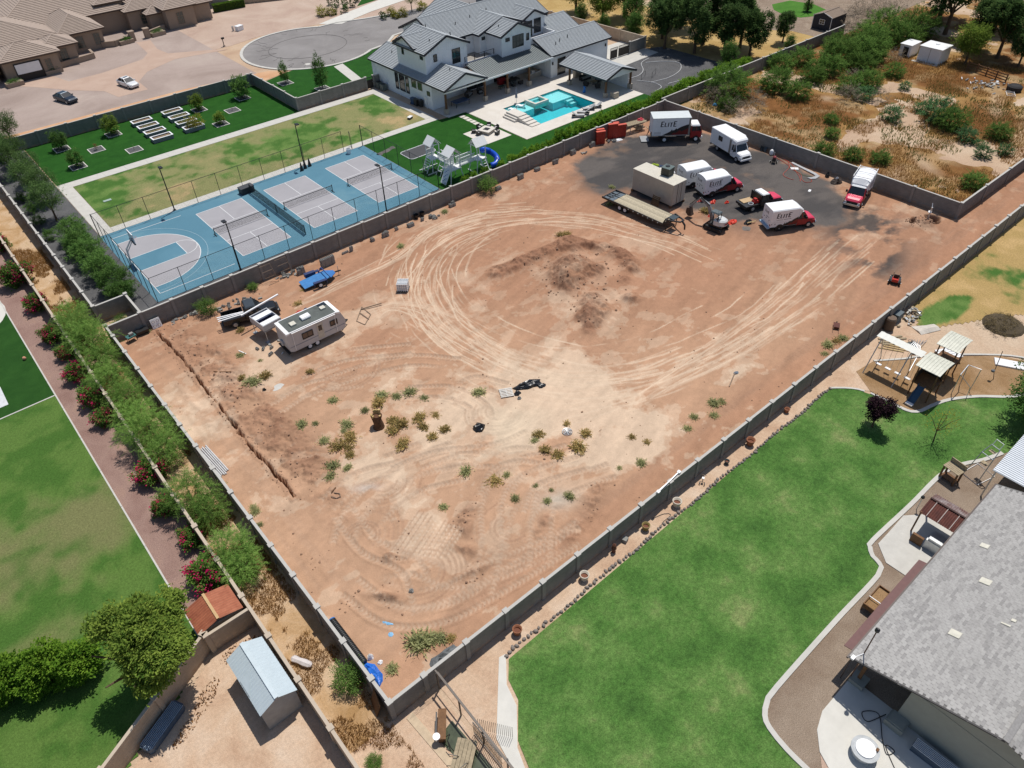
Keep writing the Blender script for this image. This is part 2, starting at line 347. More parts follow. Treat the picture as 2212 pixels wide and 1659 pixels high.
# ------------------------------------------------------------------ the dirt lot
DX = 0.085
xs = np.arange(6.65, 113.0, DX); ys = np.arange(20.4, 69.95, DX)
X, Y = np.meshgrid(xs, ys); NY, NX = X.shape
LT = np.zeros(X.shape); DK = np.zeros(X.shape); HT = np.zeros(X.shape)
rs = np.random.RandomState(3)
def stroke(P, w=0.22, light=0.0, dark=0.0, h=0.0, lug=0.0, brk=0.0, closed=False, wob=0.0, seed=None, berm=0.0):
    S = spline(P, 0.05, closed); d = np.gradient(S, axis=0); L = np.hypot(d[:, 0], d[:, 1])+1e-9
    nrm = np.stack([-d[:, 1]/L, d[:, 0]/L], 1); s = np.cumsum(L)
    sd = rs.randint(0, 200) if seed is None else seed
    if wob: S = S+nrm*((fbm(s, s*0+sd, 6, 3, sd % 50)-0.5)*2*wob)[:, None]
    bk = np.ones(len(s))
    if brk: bk = sstep(brk-0.12, brk+0.12, fbm(s, s*0+sd, 5, 4, sd % 40))
    for o in np.arange(-w*1.6, w*1.6+.01, 0.045):
        a = abs(o)/w; prof = np.clip(1.25-a, 0, 1); e = bk*prof
        lg = 1.0
        if lug: lg = 1-lug*0.5*(1+np.sin(2*np.pi*(s+abs(o)*0.8)/0.36))
        ix = ((S[:, 0]+nrm[:, 0]*o-xs[0])/DX+.5).astype(int); iy = ((S[:, 1]+nrm[:, 1]*o-ys[0])/DX+.5).astype(int)
        ok = (ix >= 0) & (ix < NX) & (iy >= 0) & (iy < NY); ix, iy = ix[ok], iy[ok]
        one = np.ones(len(s))
        if light: np.maximum.at(LT, (iy, ix), (light*e*lg*one)[ok])
        if dark: np.maximum.at(DK, (iy, ix), (dark*e*one)[ok])
        if h: HT[iy, ix] = (h*e*lg*one)[ok] if np.ndim(lg) or True else 0
        if berm and 0.95 < a < 1.6: HT[iy, ix] = (berm*bk*one)[ok]
# wheel tracks sweeping round the spoil heap
SW = np.array([(63,40),(62.3,46),(59.5,54),(54,60.4),(47.5,63.6),(40.5,62.8),(35,58),(32,50.5),(32.3,43),(35,36),(40,31.6),(47,29.4),(55,28.6),(62,29.5)])
cx, cy = 47.5, 46.5
for k in range(46):
    s = rs.uniform(0.76, 1.12); a = rs.randint(0, 8); b = min(14, a+rs.randint(4, 10)); o = rs.normal(size=2)*1.1; q = (SW-(cx,cy))*s*rs.uniform(.95,1.05,2)+(cx,cy)+o
    for off in ((0,0),(.0,1.7)) if k % 2 else ((0,0),): stroke((((q-(cx,cy))*(1+off[1]/17))+(cx,cy))[a:b].tolist(), rs.choice((.05,.06,.08,.12)), light=rs.uniform(.45,1.0), h=-.015, brk=rs.uniform(.42,.58), wob=.5)
for k in range(18):      # sweeping in from the blue trailer
    o = rs.uniform(-1.6, 1.6)
    stroke([(24+o, 63.2+o*.4),(30,63.6+o*.5),(36,63.8+o*.6),(43,65.6+o*.5),(50,64.6+o)], .08, light=rs.uniform(.45,.95), h=-.015, brk=.52, wob=.4)
for k in range(20):
    o = rs.uniform(-3, 2.4)
    stroke([(27,57+o),(31.5+o*.5,55.5),(33.5+o*.7,49),(33+o*.6,42),(36+o*.4,34.5),(43,30.5+o*.4)], .08, light=rs.uniform(.4,.95), h=-.015, brk=.5, wob=.3)
for k in range(24):     # straight runs towards the lane
    o = rs.uniform(-2.6, 2.6)
    stroke([(40+rs.uniform(-3,6),29.2+o*.4),(52,28.6+o*.7),(62,28.6+o),(74+rs.uniform(-4,6),29.6+o*1.1)], .08, light=rs.uniform(.4,.95), h=-.012, brk=.52, wob=.2)
for k in range(10):
    o = rs.uniform(-3.5, 3.5)
    stroke([(30,34+o),(38,30.5+o*.5),(50,27.6+o*.3),(64,27+o*.4)], .08, light=rs.uniform(.3,.8), h=-.012, brk=.53, wob=.3)
for k in range(6):      # lane along the near wall
    yy = rs.uniform(21.4, 24.2); stroke([(13,yy),(40,yy+rs.uniform(-.4,.4)),(75,yy+rs.uniform(-.3,.5)),(112,yy)], .2, dark=.35, light=.12, h=-.03, lug=.7, brk=.45, wob=.25)
for k in range(5):      # along the left wall
    xx = rs.uniform(7.8, 9.6); stroke([(xx,24),(xx+rs.uniform(-.2,.2),45),(xx,68)], .2, dark=.22, light=.12, h=-.025, lug=.6, brk=.46, wob=.15)
# digger tracks in the near part of the lot: curved, with lug prints
ARCS = [[(11,33.5),(13.2,35.4),(17,36.3),(21.5,35.2),(25,32)],[(11.6,32),(14,33.9),(18,34.6),(22,33)],[(9.5,30),(10.4,26.4),(13,24.2),(17,23.4),(24,22.6)],
        [(10.4,31),(11.4,27.4),(14,25.1),(18,24.5),(25,23.6)],[(12.1,29.7),(14,28.3),(15.1,26),(17,24.7),(20.2,23.7),(25,22.6)],[(16,23.6),(19,26),(21.5,29),(25,30.5),(30,29)],
        [(19.5,24.2),(22.6,26.6),(25.5,26.9),(31,25.2)],[(12,37.5),(15.5,38),(19,36.6),(23,35.6)],[(18,38),(22,37),(26,34.5),(29,33.8)],[(20.5,22.4),(23.5,25.5),(27,28.2)],
        [(24,44),(27,41.2),(27.4,37.4),(24,35)],[(19,50),(23,49.2),(27,47.4),(30,44)],[(18,53),(22.5,52.4),(28,49)],[(14,50),(18,50.4),(22,48)],[(12.6,36),(12.4,32),(13.6,28.6),(12.4,25)],
        [(21,31),(23.6,32.4),(26.4,31.6),(28.4,29)],[(22.5,27.5),(25.4,28.8),(30,27.3)],[(26,40.5),(29.4,41),(31,38.4)]]
for A in ARCS:
    for off in (-.75, .75):
        S = np.array(A, float); d = np.gradient(S, axis=0); nn = np.stack([-d[:,1], d[:,0]], 1)/np.hypot(d[:,0], d[:,1])[:, None]
        stroke((S+nn*off).tolist(), .26, light=.7, dark=.4, h=-.07, lug=1.0, brk=.38, wob=.06, berm=.06)
for (ax, ay, r0, r1, a0, a1) in ((13.8,27.6,1.0,3.6,-150,40),(17.6,23.6,.8,3.0,20,170),(12.4,33.2,.8,3.2,-60,110),(21.4,26.4,1,3.2,100,260),(24.5,24.4,.8,2.6,30,170),(16.6,36.4,1,3,200,340),(28.6,36.6,1.2,3.4,120,300),(21.6,50.6,1.2,3.6,180,330)):
    r = r0
    while r < r1:
        b0 = a0+rs.uniform(-25,25); b1 = a1+rs.uniform(-25,25); ap = [(ax+r*math.cos(R(b0+(b1-b0)*q/7)), ay+r*.9*math.sin(R(b0+(b1-b0)*q/7))) for q in range(8)]
        stroke(ap, .1, dark=rs.uniform(.25,.55), light=rs.uniform(0,.3), h=rs.choice((-.05,.05)), lug=.7, brk=.4, wob=.08); r += rs.uniform(.3,.5)
# parallel crawler passes over the pale slope
for k in range(11):
    a = np.array((13.2, 30.4))+np.array((2.6, -3.0))*k/10; L = 4.3-0.12*k
    stroke([a.tolist(), (a+np.array((.80, .42))*L*.55).tolist(), (a+np.array((.86, .40))*L).tolist()], .17, light=1.0, h=-.07, lug=1.0, wob=.03)
    stroke([(a+np.array((.12,.16))).tolist(), (a+np.array((.12,.16))+np.array((.86,.40))*L).tolist()], .05, dark=.55, h=.03, brk=.35)
LPOLY = [(13.2,30.6),(13.8,29.4),(14.8,28.7),(15.2,27.0),(15.4,26.1),(17.1,25.2),(16.9,28.9),(17.9,30.6),(17.7,31.8),(17,32.2)]
LT = np.maximum(LT, .5*sstep(-.05,.12,poly_sd(X,Y,LPOLY)+(fbm(X,Y,1,5,55)-.5)*.9))
# trench and its spoil
TR = [(10.45,69.0),(10.6,66.6),(10.65,62),(10.6,55.6),(10.5,52),(10.45,46.7),(10.55,44),(10.6,41.2),(10.5,39.8)]
HT0 = HT.copy()
for A in (HT,):
    B = A.copy(); B[1:-1, 1:-1] = (A[1:-1,1:-1]*4+A[:-2,1:-1]+A[2:,1:-1]+A[1:-1,:-2]+A[1:-1,2:])/8; A[:] = B
trx = np.interp(Y, [p[1] for p in TR[::-1]], [p[0] for p in TR[::-1]])+(fbm(Y, Y*0, 1.6, 4, 15)-.5)*.5
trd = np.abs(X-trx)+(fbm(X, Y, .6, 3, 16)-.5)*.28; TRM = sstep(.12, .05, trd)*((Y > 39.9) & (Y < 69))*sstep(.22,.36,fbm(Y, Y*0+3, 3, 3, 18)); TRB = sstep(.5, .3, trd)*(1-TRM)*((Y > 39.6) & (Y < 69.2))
clod = fbm(X, Y, 0.9, 5, 21)-.5; cf = fbm(X, Y, 0.35, 3, 27)-.5
spoil = gauss(X, Y, 12.3, 54, 1.3, 14)+gauss(X, Y, 13.2, 45.5, 1.9, 6.5)+.7*gauss(X, Y, 13.4, 58, 1.4, 5)
spoil = np.clip(spoil*1.2, 0, 1)*sstep(.3, .45, fbm(X, Y, 3, 6, 5))
ridgeB = gauss(X, Y, 8.9, 45, .35, 30)*sstep(.42, .6, fbm(X, Y, 2.5, 4, 44))
H = HT-TRM*.65+TRB*(.05+.25*np.clip(clod,0,1))+(fbm(X, Y, 7, 4, 2)-.5)*.16+clod*.045+spoil*(.22+clod*.7+cf*.3)+ridgeB*(.08+clod*.3)
mound = np.zeros(X.shape)
for (mx_, my_, hh, sx, sy, ro) in [(48.2,47.8,1.9,2.3,1.8,.4),(46.4,46.0,1.1,1.6,1.3,.3),(49.8,46,.8,1.5,1.2,0),(44.6,41.0,1.4,1.7,1.2,-.3),(46,42.4,.9,1.2,1,0),(43.0,39.4,.75,1.4,.9,.3),(49.4,40,.75,1.1,.8,-.3),(51.2,42.6,.5,1,1,0),(52.6,52.6,.7,1.4,1.1,0)]:
    mound = mound+hh*gauss(X, Y, mx_, my_, sx, sy, ro)
rd = spline([(42.4,53.2),(45.5,52.7),(49,52.5),(52,51.3),(54.3,49),(54.6,46),(53.4,43.4)], .5); dmin = np.full(X.shape, 99.)
sub_ = (X > 38) & (X < 60) & (Y > 36) & (Y < 58); xs_, ys_ = X[sub_], Y[sub_]; dd = np.full(xs_.shape, 99.)
for q in rd: dd = np.minimum(dd, np.hypot(xs_-q[0], ys_-q[1]))
dmin[sub_] = dd; mound = mound+.8*np.exp(-(dmin/1.2)**2)*(.7+.6*fbm(X,Y,2.2,3,43)); rgd = 1-np.abs(2*fbm(X,Y,1.5,4,45)-1)
mm = sstep(.12, .6, mound)
mound = mound+.75*gauss(X,Y,48,46.5,5,6); H = H+mound*.8+mm*(clod*.7+cf*.22+(rgd-.75)*.55)
for (bx_, by_, hh, sx, sy, ro) in [(19.6,29.6,.35,1.2,.7,.5),(18.6,28.6,.3,.7,1,0),(26.6,23.6,.45,1.6,.7,.35),(24.2,22.9,.35,1.3,.6,.4),(12.9,30.2,.25,.5,.4,0),(11,27.6,.25,1.5,.3,-.85),(16.5,25.3,.2,1.7,.3,-.3),(17.4,27.2,.25,.4,1.2,.5),(23.5,25.0,.25,1.8,.5,.3),(28.6,24.6,.3,1.3,.6,.3)]:
    b = gauss(X, Y, bx_, by_, sx, sy, ro); H = H+b*(hh+clod*.7+cf*.25); DK = np.maximum(DK, b*(.5+clod))
# dug pit beside the standpipe
PITS = [(88.0,27.3,.75,.95,.2),(85.6,28.5,.9,.4,.25),(87.2,26.5,.9,.5,.1)]
PITM = 0*X
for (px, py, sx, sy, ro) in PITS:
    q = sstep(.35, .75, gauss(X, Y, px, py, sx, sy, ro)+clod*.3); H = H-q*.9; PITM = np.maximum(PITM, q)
spo = gauss(X, Y, 85.9, 27.0, .9, .8, .2); H = H+spo*(.5+clod*.8+cf*.3); DK = np.maximum(DK, .7*spo)
edge = np.minimum(np.minimum(X-6.65, Y-20.4), np.where(Y > 25.3, 89.6-X, 99)); edge = np.minimum(edge, np.where(X < 89.6, 69.9-Y, 25.3-Y))
H = H*sstep(0.0, .8, edge)
# colours
SOIL, CRUST, DAMP, REDD = C(199,160,130), C(228,203,176), C(146,106,84), C(182,138,110)
n1 = fbm(X+3*fbm(X,Y,6,3,8), Y+3*fbm(X,Y,6,3,9), 9, 8, 1, .64); n2 = fbm(X, Y, 2.4, 5, 13); n3 = fbm(X*.55+Y*.35, Y*.8-X*.2, 1.3, 5, 19)
CL = np.empty(X.shape+(3,)); CL[:] = SOIL
CL = mix(CL, REDD, np.clip(sstep(-14, 14, (X-34)*.5+(Y-46)*.7+(fbm(X,Y,12,4,33)-.5)*30)*.9+gauss(X,Y,60,22.3,60,1.8)*.8, 0, 1))
bias = .2*gauss(X,Y,23.5,38.5,8.5,7)+.14*gauss(X,Y,29,33,6,4)+.15*gauss(X,Y,22,57,9,4)+.12*gauss(X,Y,40.5,45.5,2.5,2)+.2*gauss(X,Y,48,54.8,5,.9,.05)+.15*gauss(X,Y,33,27,6,2)-.25*gauss(X,Y,60,22.3,60,1.8)-.10*gauss(X,Y,14,29,8,8)-.12*gauss(X,Y,55,58,20,8)-.1*gauss(X,Y,70,30,14,5)
lv = n1+bias+(n2-.5)*.5; lt = .5*sstep(.575,.605,lv)+.5*sstep(.64,.68,lv)
lt = np.maximum(lt, .45*sstep(.62, .66, n3+bias*.4))
farm = sstep(-10, 12, (X-34)*.5+(Y-46)*.7); lt = lt*(1-.55*farm); CL = mix(CL, CRUST, np.clip(lt*.82, 0, 1))
CL = mix(CL, CRUST, np.clip(LT*.95, 0, 1))
dk = np.clip(np.maximum(np.maximum(DK*.8, np.maximum(TRM, TRB*.25)), np.maximum(spoil*(.5+clod*1.1+cf*.5), mm*np.clip(.5*sstep(.42,.5,fbm(X,Y,2.6,6,47))+.3+clod*1.0+cf*.5, 0, 1))), 0, 1)
dk = dk*(1-.6*gauss(X,Y,41.5,45.5,2.6,1.6)); CL = mix(CL, DAMP, dk*.85); CL = mix(CL, C(84,60,46), np.clip(TRM*.45+PITM, 0, 1)*.8)  # trench and pit floors darkened further in colour, standing for their shade
CL = mix(CL, C(205,196,180), .7*gauss(X,Y,25.6,25.9,1.5,.9,-.6)*sstep(.4,.6,n2+.1))
CL = mix(CL, C(214,206,196), .6*gauss(X,Y,15.2,36.9,1.1,.45,-.6)*sstep(.4,.6,n2+.1))
CL = mix(CL, C(225,205,178), .8*gauss(X,Y,28.2,34.6,3.2,2.6)*sstep(.35,.6,n2))
# milled asphalt spread on the vehicle yard
YARD = [(68.6,67.0),(72.6,67.7),(79.3,68.3),(81.6,67.4),(83.6,66.4),(86.6,63),(88,60.5),(88.7,53),(88.2,48),(88.2,44),(86.6,39.4),(83.8,35),(80.2,32.6),(77.4,34.4),(74.6,36.4),(71.6,40.4),(69.8,42.6),(69.8,47),(67,50),(66.8,56.9),(64.2,58.6),(63.2,61.5),(65.2,64.6)]
sd = poly_sd(X, Y, YARD)+(fbm(X,Y,3.2,5,51)-.5)*3.4+(n2-.5)*1.2
MILL = C(88,85,84); MILL2 = C(110,104,100)
ym = sstep(-.8, .9, sd)
scat = sstep(.33, .50, fbm(X*.7+Y*.3, Y*1.2, 3.0, 6, 61))*np.clip(1.4*gauss(X,Y,79,31,5,4)+gauss(X,Y,74,26.2,4,2.4)+.8*gauss(X,Y,66,60,3,4)+.6*gauss(X,Y,70,44,2,5)+.5*gauss(X,Y,82,33,3,3), 0, 1)
mc = np.empty(CL.shape); mc[:] = MILL; mc = mix(mc, MILL2, sstep(.35,.65,fbm(X*.5+Y*.3,Y,2.6,5,71))); mc = mix(mc, tuple(.75*v for v in SOIL), .3*sstep(.66,.78,fbm(X,Y,4,5,77)))
CL = CL*(1-ym[...,None])+mc*ym[...,None]; CL = mix(CL, C(80,78,77), np.clip(scat*.9*(1-ym), 0, 1))
u_, v_ = X*.97+Y*.24, -X*.24+Y*.97; stk = fbm(u_/5, v_, .8, 4, 37)-.5; stk2 = fbm(u_+v_*.3, v_/5-u_*.1, .7, 4, 39)-.5
CL *= (1+(cf*.2+clod*.10+stk*.34+stk2*.14*gauss(X,Y,9,45,5,40))*(.4+.6*(1-ym)))[..., None]
CL = np.clip(CL, .005, .8)
H = np.where(ym > .5, H*.5+.02, H)
cxm = (X[:-1,:-1]+X[1:,1:])/2; cym = (Y[:-1,:-1]+Y[1:,1:])/2
inlot = (cxm < 89.6) | (cym < 25.3); isy = (ym[:-1,:-1] > .5)
DIRT = attr_mat('packed_desert_dirt', 11.0, .12, .5, 9.0); MILLM = attr_mat('milled_asphalt', 16.0, .28, .6, 30.0)
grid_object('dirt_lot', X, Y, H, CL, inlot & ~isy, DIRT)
grid_object('gravel_yard', X, Y, H, CL, inlot & isy, MILLM)
def lot_z(x, y):
    i = min(max(int((x-xs[0])/DX+.5), 0), NX-1); j = min(max(int((y-ys[0])/DX+.5), 0), NY-1); return float(H[j, i])

# ------------------------------------------------------------------ ground all round, with the lot left open
GR = ground_mat('desert_ground', [(.3, C(192,160,134)),(.5, C(208,180,152)),(.7, C(220,198,172))], .12, 5, .16)
g = MB()
for (a, b, c_, d) in [(-600,6.65,-600,1500),(113.0,1500,-600,1500),(6.65,113.0,-600,20.4),(6.65,73.2,69.9,1500),(85.2,89.6,69.9,1500),(73.2,85.2,69.9,80.0),(73.2,85.2,88.55,1500),(89.6,113.0,25.3,1500)]:
    g.quad((a,c_,-.03),(b,c_,-.03),(b,d,-.03),(a,d,-.03))
struct('ground', g, GR)
def sheet(name, poly, z, m, t=.12):
    return struct(name, MB().prism(poly, z-t, z), m)
def rect(x0, x1, y0, y1): return [(x0,y0),(x1,y0),(x1,y1),(x0,y1)]
ALLEY = ground_mat('dry_alley', [(.32, C(176,140,96)),(.45, C(200,166,126)),(.6, C(216,188,156)),(.75, C(190,162,116))], .35, 7, .2, .6, 9)
MAUVE = ground_mat('mauve_gravel', [(.3, C(150,118,108)),(.55, C(172,142,130)),(.75, C(186,152,132))], .25, 14, .42, .9, 22)
DGRAV = ground_mat('dark_gravel', [(.3, C(96,96,98)),(.6, C(112,112,113)),(.8, C(124,122,120))], .3, 18, .4, .9, 26)
GRASSL = ground_mat('patchy_lawn', [(.30, C(74,118,44)),(.42, C(104,136,64)),(.52, C(146,152,92)),(.62, C(166,154,104)),(.75, C(196,166,122))], .11, 9, .22, .6, 20, warp=0.0)
GRASSN = ground_mat('neighbour_lawn', [(.34, C(76,120,52)),(.46, C(98,132,66)),(.56, C(138,146,92)),(.68, C(168,156,112))], .07, 10, .2, .6, 22, warp=0.0)
GRASSR = ground_mat('green_lawn', [(.28, C(62,98,44)),(.44, C(82,122,56)),(.58, C(102,136,70)),(.74, C(142,152,98))], .3, 3, .34, .7, 12, warp=0.0)
TURF = ground_mat('artificial_turf', [(.3, C(34,82,24)),(.7, C(46,98,32))], .6, 20, .2, .5, 40)
TURFD = ground_mat('dark_turf', [(.3, C(38,78,28)),(.7, C(50,92,36))], .6, 20, .2, .5, 40)
SAND = ground_mat('sandy_yard', [(.3, C(200,166,138)),(.5, C(216,186,158)),(.7, C(226,202,178))], .35, 5, .18, .5)
PINKG = ground_mat('pinkish_decomposed_granite', [(.3, C(190,162,146)),(.55, C(206,182,164)),(.75, C(216,196,180))], .12, 14, .22, .6, 20)
GREYG = ground_mat('grey_pink_gravel', [(.3, C(168,150,140)),(.55, C(188,170,160)),(.75, C(200,184,172))], .10, 12, .22, .6, 20)
ORNG = ground_mat('orange_dirt', [(.3, C(206,156,116)),(.55, C(222,178,140)),(.75, C(230,196,160))], .22, 8, .2, .5)
PAVER = ground_mat('tan_pavers', [(.3, C(196,168,150)),(.7, C(208,182,164))], .3, 12, .12, .3, 20)
PEBBLE = ground_mat('brown_pebbles', [(.3, C(146,126,108)),(.55, C(164,146,128)),(.75, C(178,160,142))], .4, 15, .42, .9, 20)
TANBARK = ground_mat('dry_brown_turf', [(.32, C(150,116,78)),(.5, C(168,136,100)),(.68, C(184,152,118))], .35, 12, .3, .7, 18)
YGRASS = ground_mat('straw_lawn', [(.3, C(176,142,88)),(.5, C(196,166,108)),(.7, C(212,182,134))], .2, 9, .22, .6, 16)
ASPH = ground_mat('old_asphalt', [(.3, C(140,136,134)),(.55, C(154,150,148)),(.75, C(166,162,160))], .15, 14, .12, .3, 30)
TRAV = ground_mat('travertine', [(.3, C(226,218,206)),(.7, C(240,234,224))], .5, 6, .06, .15, 20)
def painted(name, x0, x1, y0, y1, dx, z, fn, poly=None, m=None):
    XX, YY = np.meshgrid(np.arange(x0, x1+dx*.5, dx), np.arange(y0, y1+dx*.5, dx)); keep = np.ones((XX.shape[0]-1, XX.shape[1]-1), bool)
    if poly: keep = (poly_sd(XX, YY, poly) > -dx*.3)[:-1,:-1]
    return grid_object(name, XX, YY, np.full(XX.shape, z), np.clip(fn(XX, YY), .005, .8), keep, m or GRASSA)
GRASSA = attr_mat('mown_grass', 6, .30, .6, 16)
def grassy(XX, YY, dry, seed, amp=1.0, g0=C(78,116,52), g1=C(108,138,72), d0=C(146,146,98), d1=C(186,164,120)):
    a = fbm(XX, YY, 7, 6, seed); b = fbm(XX, YY, 1.6, 5, seed+7); c = np.empty(XX.shape+(3,)); c[:] = g0
    c = mix(c, g1, sstep(.35,.6,b)); t = dry+((a-.5)*1.1+(b-.5)*.9)*amp
    c = mix(c, d0, sstep(.25,.6,t)); return mix(c, d1, sstep(.7,1.05,t))
# left neighbour
sheet('alley_ground', rect(3.2,6.65,5,74.4), .0, ALLEY)
sheet('alley_ground', rect(3.2,6.8,74.4,150), .0, ALLEY)
sheet('gravel_bed', rect(0,3.3,32.2,150), .0, MAUVE)
LL = [(-.12,65.5),(-.12,33.5),(-.1,32.4),(-3.3,30.0),(-7.1,28.0),(-30,16),(-70,16),(-70,65.5)]
painted('lawn', -30.12, -.12, 16, 65.5, .25, .02, lambda a, b: grassy(a, b, .08+.5*gauss(a,b,-4,48,12,5)+.4*gauss(a,b,-9,39.5,6,3)+.2*gauss(a,b,-14,56,6,6)-.3*gauss(a,b,-1.5,38,2.5,3), 301, .5, C(76,112,48), C(96,126,60), C(126,128,84), C(150,140,100)), LL)
sheet('artificial_turf', rect(-70,-.12,65.65,160), .02, TURFD)
sheet('dirt_yard', [(3.2,31.6),(.3,31.6),(-3.2,29.7),(-7.1,27.6),(-30,15.7),(-30,-20),(3.2,-20)], .0, SAND)
sheet('dirt_yard', rect(3.2,9.6,-20,20.3), .004, SAND)
sheet('white_court_marking', [(-3.65,67.2),(-3.6,70.4),(-9,70.4),(-9,67.2)], .03, mat('white_turf_paint', C(225,228,230), .8), .006)
k = MB()
for i in range(24): k.bx(-.12,.0,33.2+i*5,38.17+i*5,-.1,.05)
struct('kerb', k, CONC)
struct('kerb', MB().bx(-70,-.14,65.5,65.64,-.1,.05), CONC)
sheet('concrete_pad', [(-3.6+3.7*math.cos(t*.2244), 84.4+4.2*math.sin(t*.2244)) for t in range(28)], .035, CONCW)
# tennis and play side
sheet('gravel_bed', rect(6.9,12.6,74.3,126.5), .0, DGRAV)
sheet('gravel_bed', [(10.1,69.95),(50,69.95),(50,73.7),(12.6,73.7),(12.6,74.3),(10.1,74.3)], .0, DGRAV)
sheet('artificial_turf', rect(12.75,49.4,110.35,126.5), .02, TURF)
painted('patchy_lawn', 14.3, 61.95, 93.75, 108.5, .25, .015, lambda a, b: grassy(a, b, .42+.45*gauss(a,b,38,95.5,9,2.5)+.35*gauss(a,b,52,99,7,3)+.35*gauss(a,b,60,96.5,4,2)+.25*gauss(a,b,24,98,6,4)+.2*gauss(a,b,56,106,3,2)-.35*gauss(a,b,47,101,4,2.5)-.3*gauss(a,b,33,97.5,2,1)-.3*gauss(a,b,16,104,2,5)-.2*gauss(a,b,60,104,4,3), 320))
sheet('artificial_turf', [(49.9,70),(69.5,70),(120,70.8),(120,73.6),(93.5,74.6),(93.5,77.3),(68.1,77.2),(68.1,91.6),(63.4,92.1),(63.4,93.6),(49.9,92.2)], .012, TURF)
def slabs(name, x0, x1, y0, y1, z, m, along, step=1.6, gap=.02):
    o = struct(name, MB().bx(x0+.03,x1-.03,y0+.03,y1-.03,-.1,z-.02), m); n = max(1, round(((x1-x0) if along == 'x' else (y1-y0))/step))
    L = ((x1-x0) if along == 'x' else (y1-y0))/n
    me = (MB().bx(gap/2,L-gap/2,0,y1-y0,-.1,0) if along == 'x' else MB().bx(0,x1-x0,gap/2,L-gap/2,-.1,0)).mesh('slab', m)
    for i in range(n): place('slab', me, None, o, (x0+i*L, y0, z) if along == 'x' else (x0, y0+i*L, z))
    return o
slabs('path', 12.65,63.5,108.55,110.3,.03, CONC, 'x', 3.0)
slabs('path', 12.65,14.25,92.3,108.53,.03, CONC, 'y', 3.0)
slabs('path', 14.27,63.4,92.3,93.7,.03, CONC, 'x', 3.0)
slabs('path', 62.0,63.5,93.72,108.53,.03, CONC, 'y', 3.0)
# ------------------------------------------------------------------ ground beyond: street side, pool side, wild field, right neighbour
sheet('gravel_bed', rect(-40,52.6,131.5,260), -.006, GREYG)
sheet('dirt_verge', [(-40,127),(50,127),(57,128.6),(54.6,131.5),(40,133.5),(-40,134)], .0, ORNG)
sheet('gravel_bed', [(56.2,150),(63,151.5),(72,150.6),(76,149.8),(88,153.4),(98,157),(140,157),(140,240),(52.6,240),(52.6,150)], -.004, PINKG)
sheet('gravel_bed', [(79.4,146.4),(84,137),(105,137),(140,140),(140,153),(98,151.6),(88,149.6)], -.004, PINKG)
RC, RR = (66.6,138.2), 12.6
def arc(c, r, a0, a1, n): return [(c[0]+r*math.cos(R(a0+(a1-a0)*i/n)), c[1]+r*math.sin(R(a0+(a1-a0)*i/n))) for i in range(n+1)]
ra = arc(RC, RR, 52, 306, 44); rb = [(78.2,128.8),(82,132.2),(88,133),(140,133)]; rc_ = [(140,144.5),(92,144.5),(84,146.2),(78.6,148.2)]
sheet('road', ra+rb+rc_, .0, ASPH)
kb = MB(); kp = [Vector((x,y,0)) for x, y in rc_[::-1][::-1][1:]+ra+rb[:-1]]
for i in range(len(kp)-1):
    a, b = kp[i], kp[i+1]
    if (b-a).length > .1: kb.bar((a.x,a.y,.03),(b.x,b.y,.03),.55,.16)
struct('kerb', kb, CONC)
ck = MB(); S_ = [Vector((66.6+7.6*math.cos(t/40*2*math.pi), 138.6+6.6*math.sin(t/40*2*math.pi), .008)) for t in range(40)]
ck.tube(S_, .05, 4, closed=True)
rr_ = random.Random(5)
for i in range(26):
    a = rr_.uniform(0,6.28); r0 = rr_.uniform(5,11); p = Vector((66.6+r0*math.cos(a), 138.2+r0*math.sin(a), .006)); pts = [p]
    for j in range(5): p = p+Vector((rr_.uniform(-.6,.6)+math.cos(a)*.6, rr_.uniform(-.6,.6)+math.sin(a)*.6, 0)); pts.append(p)
    pts = [q for q in pts if (q-Vector((66.6,138.2,q.z))).length < 12.1]
    if len(pts) > 1: ck.tube(pts, .035, 4)
struct('road_crack_filler', ck, mat('tar', C(112,108,106), .7))
single('manhole_cover', MB().cyl((61.5,129.6,-.02),.55,.035,20), CONC, 'pale round manhole cover in the cul-de-sac asphalt', 'manhole')
sheet('driveway', [(75.4,149.9),(78.9,146.6),(88,149.7),(97.3,151.6),(150,160),(150,166),(97,157),(86,153.6)], .03, CONCW)
sheet('artificial_turf', [(88,155.4),(97,157.2),(120,163),(120,170),(95,163)], .02, TURF)
tp = arc(RC, RR+.3, 306, 222, 14)
sheet('artificial_turf', [(49.8,111.2),(64.8,111.2),(64.8,113.2),(78,113.2),(79,128.2)]+[p for p in tp if p[1] < 128.9]+[(56.6,128.4),(49.8,126.4)], .02, TURF)
sheet('path', [(64.2,124.9),(66.2,125.2),(63.6,111.3),(61.8,111.3)], .04, CONC)
# tan house forecourt paving
sheet('driveway', [(18.4,157.5),(25.2,157.8),(26.6,152.2),(32.3,152.4),(40.6,154.6),(42.6,157.5),(43.4,165.8),(46.0,165.2),(44.9,158.6),(45.4,154.4),(52.6,150.2),(54.6,148.2),(45,150.2),(38.6,147),(35.6,143.0),(35.4,138.0),(30.4,138.0),(29.6,142.6),(25.6,147.2),(21.4,153.4)], .008, PAVER)
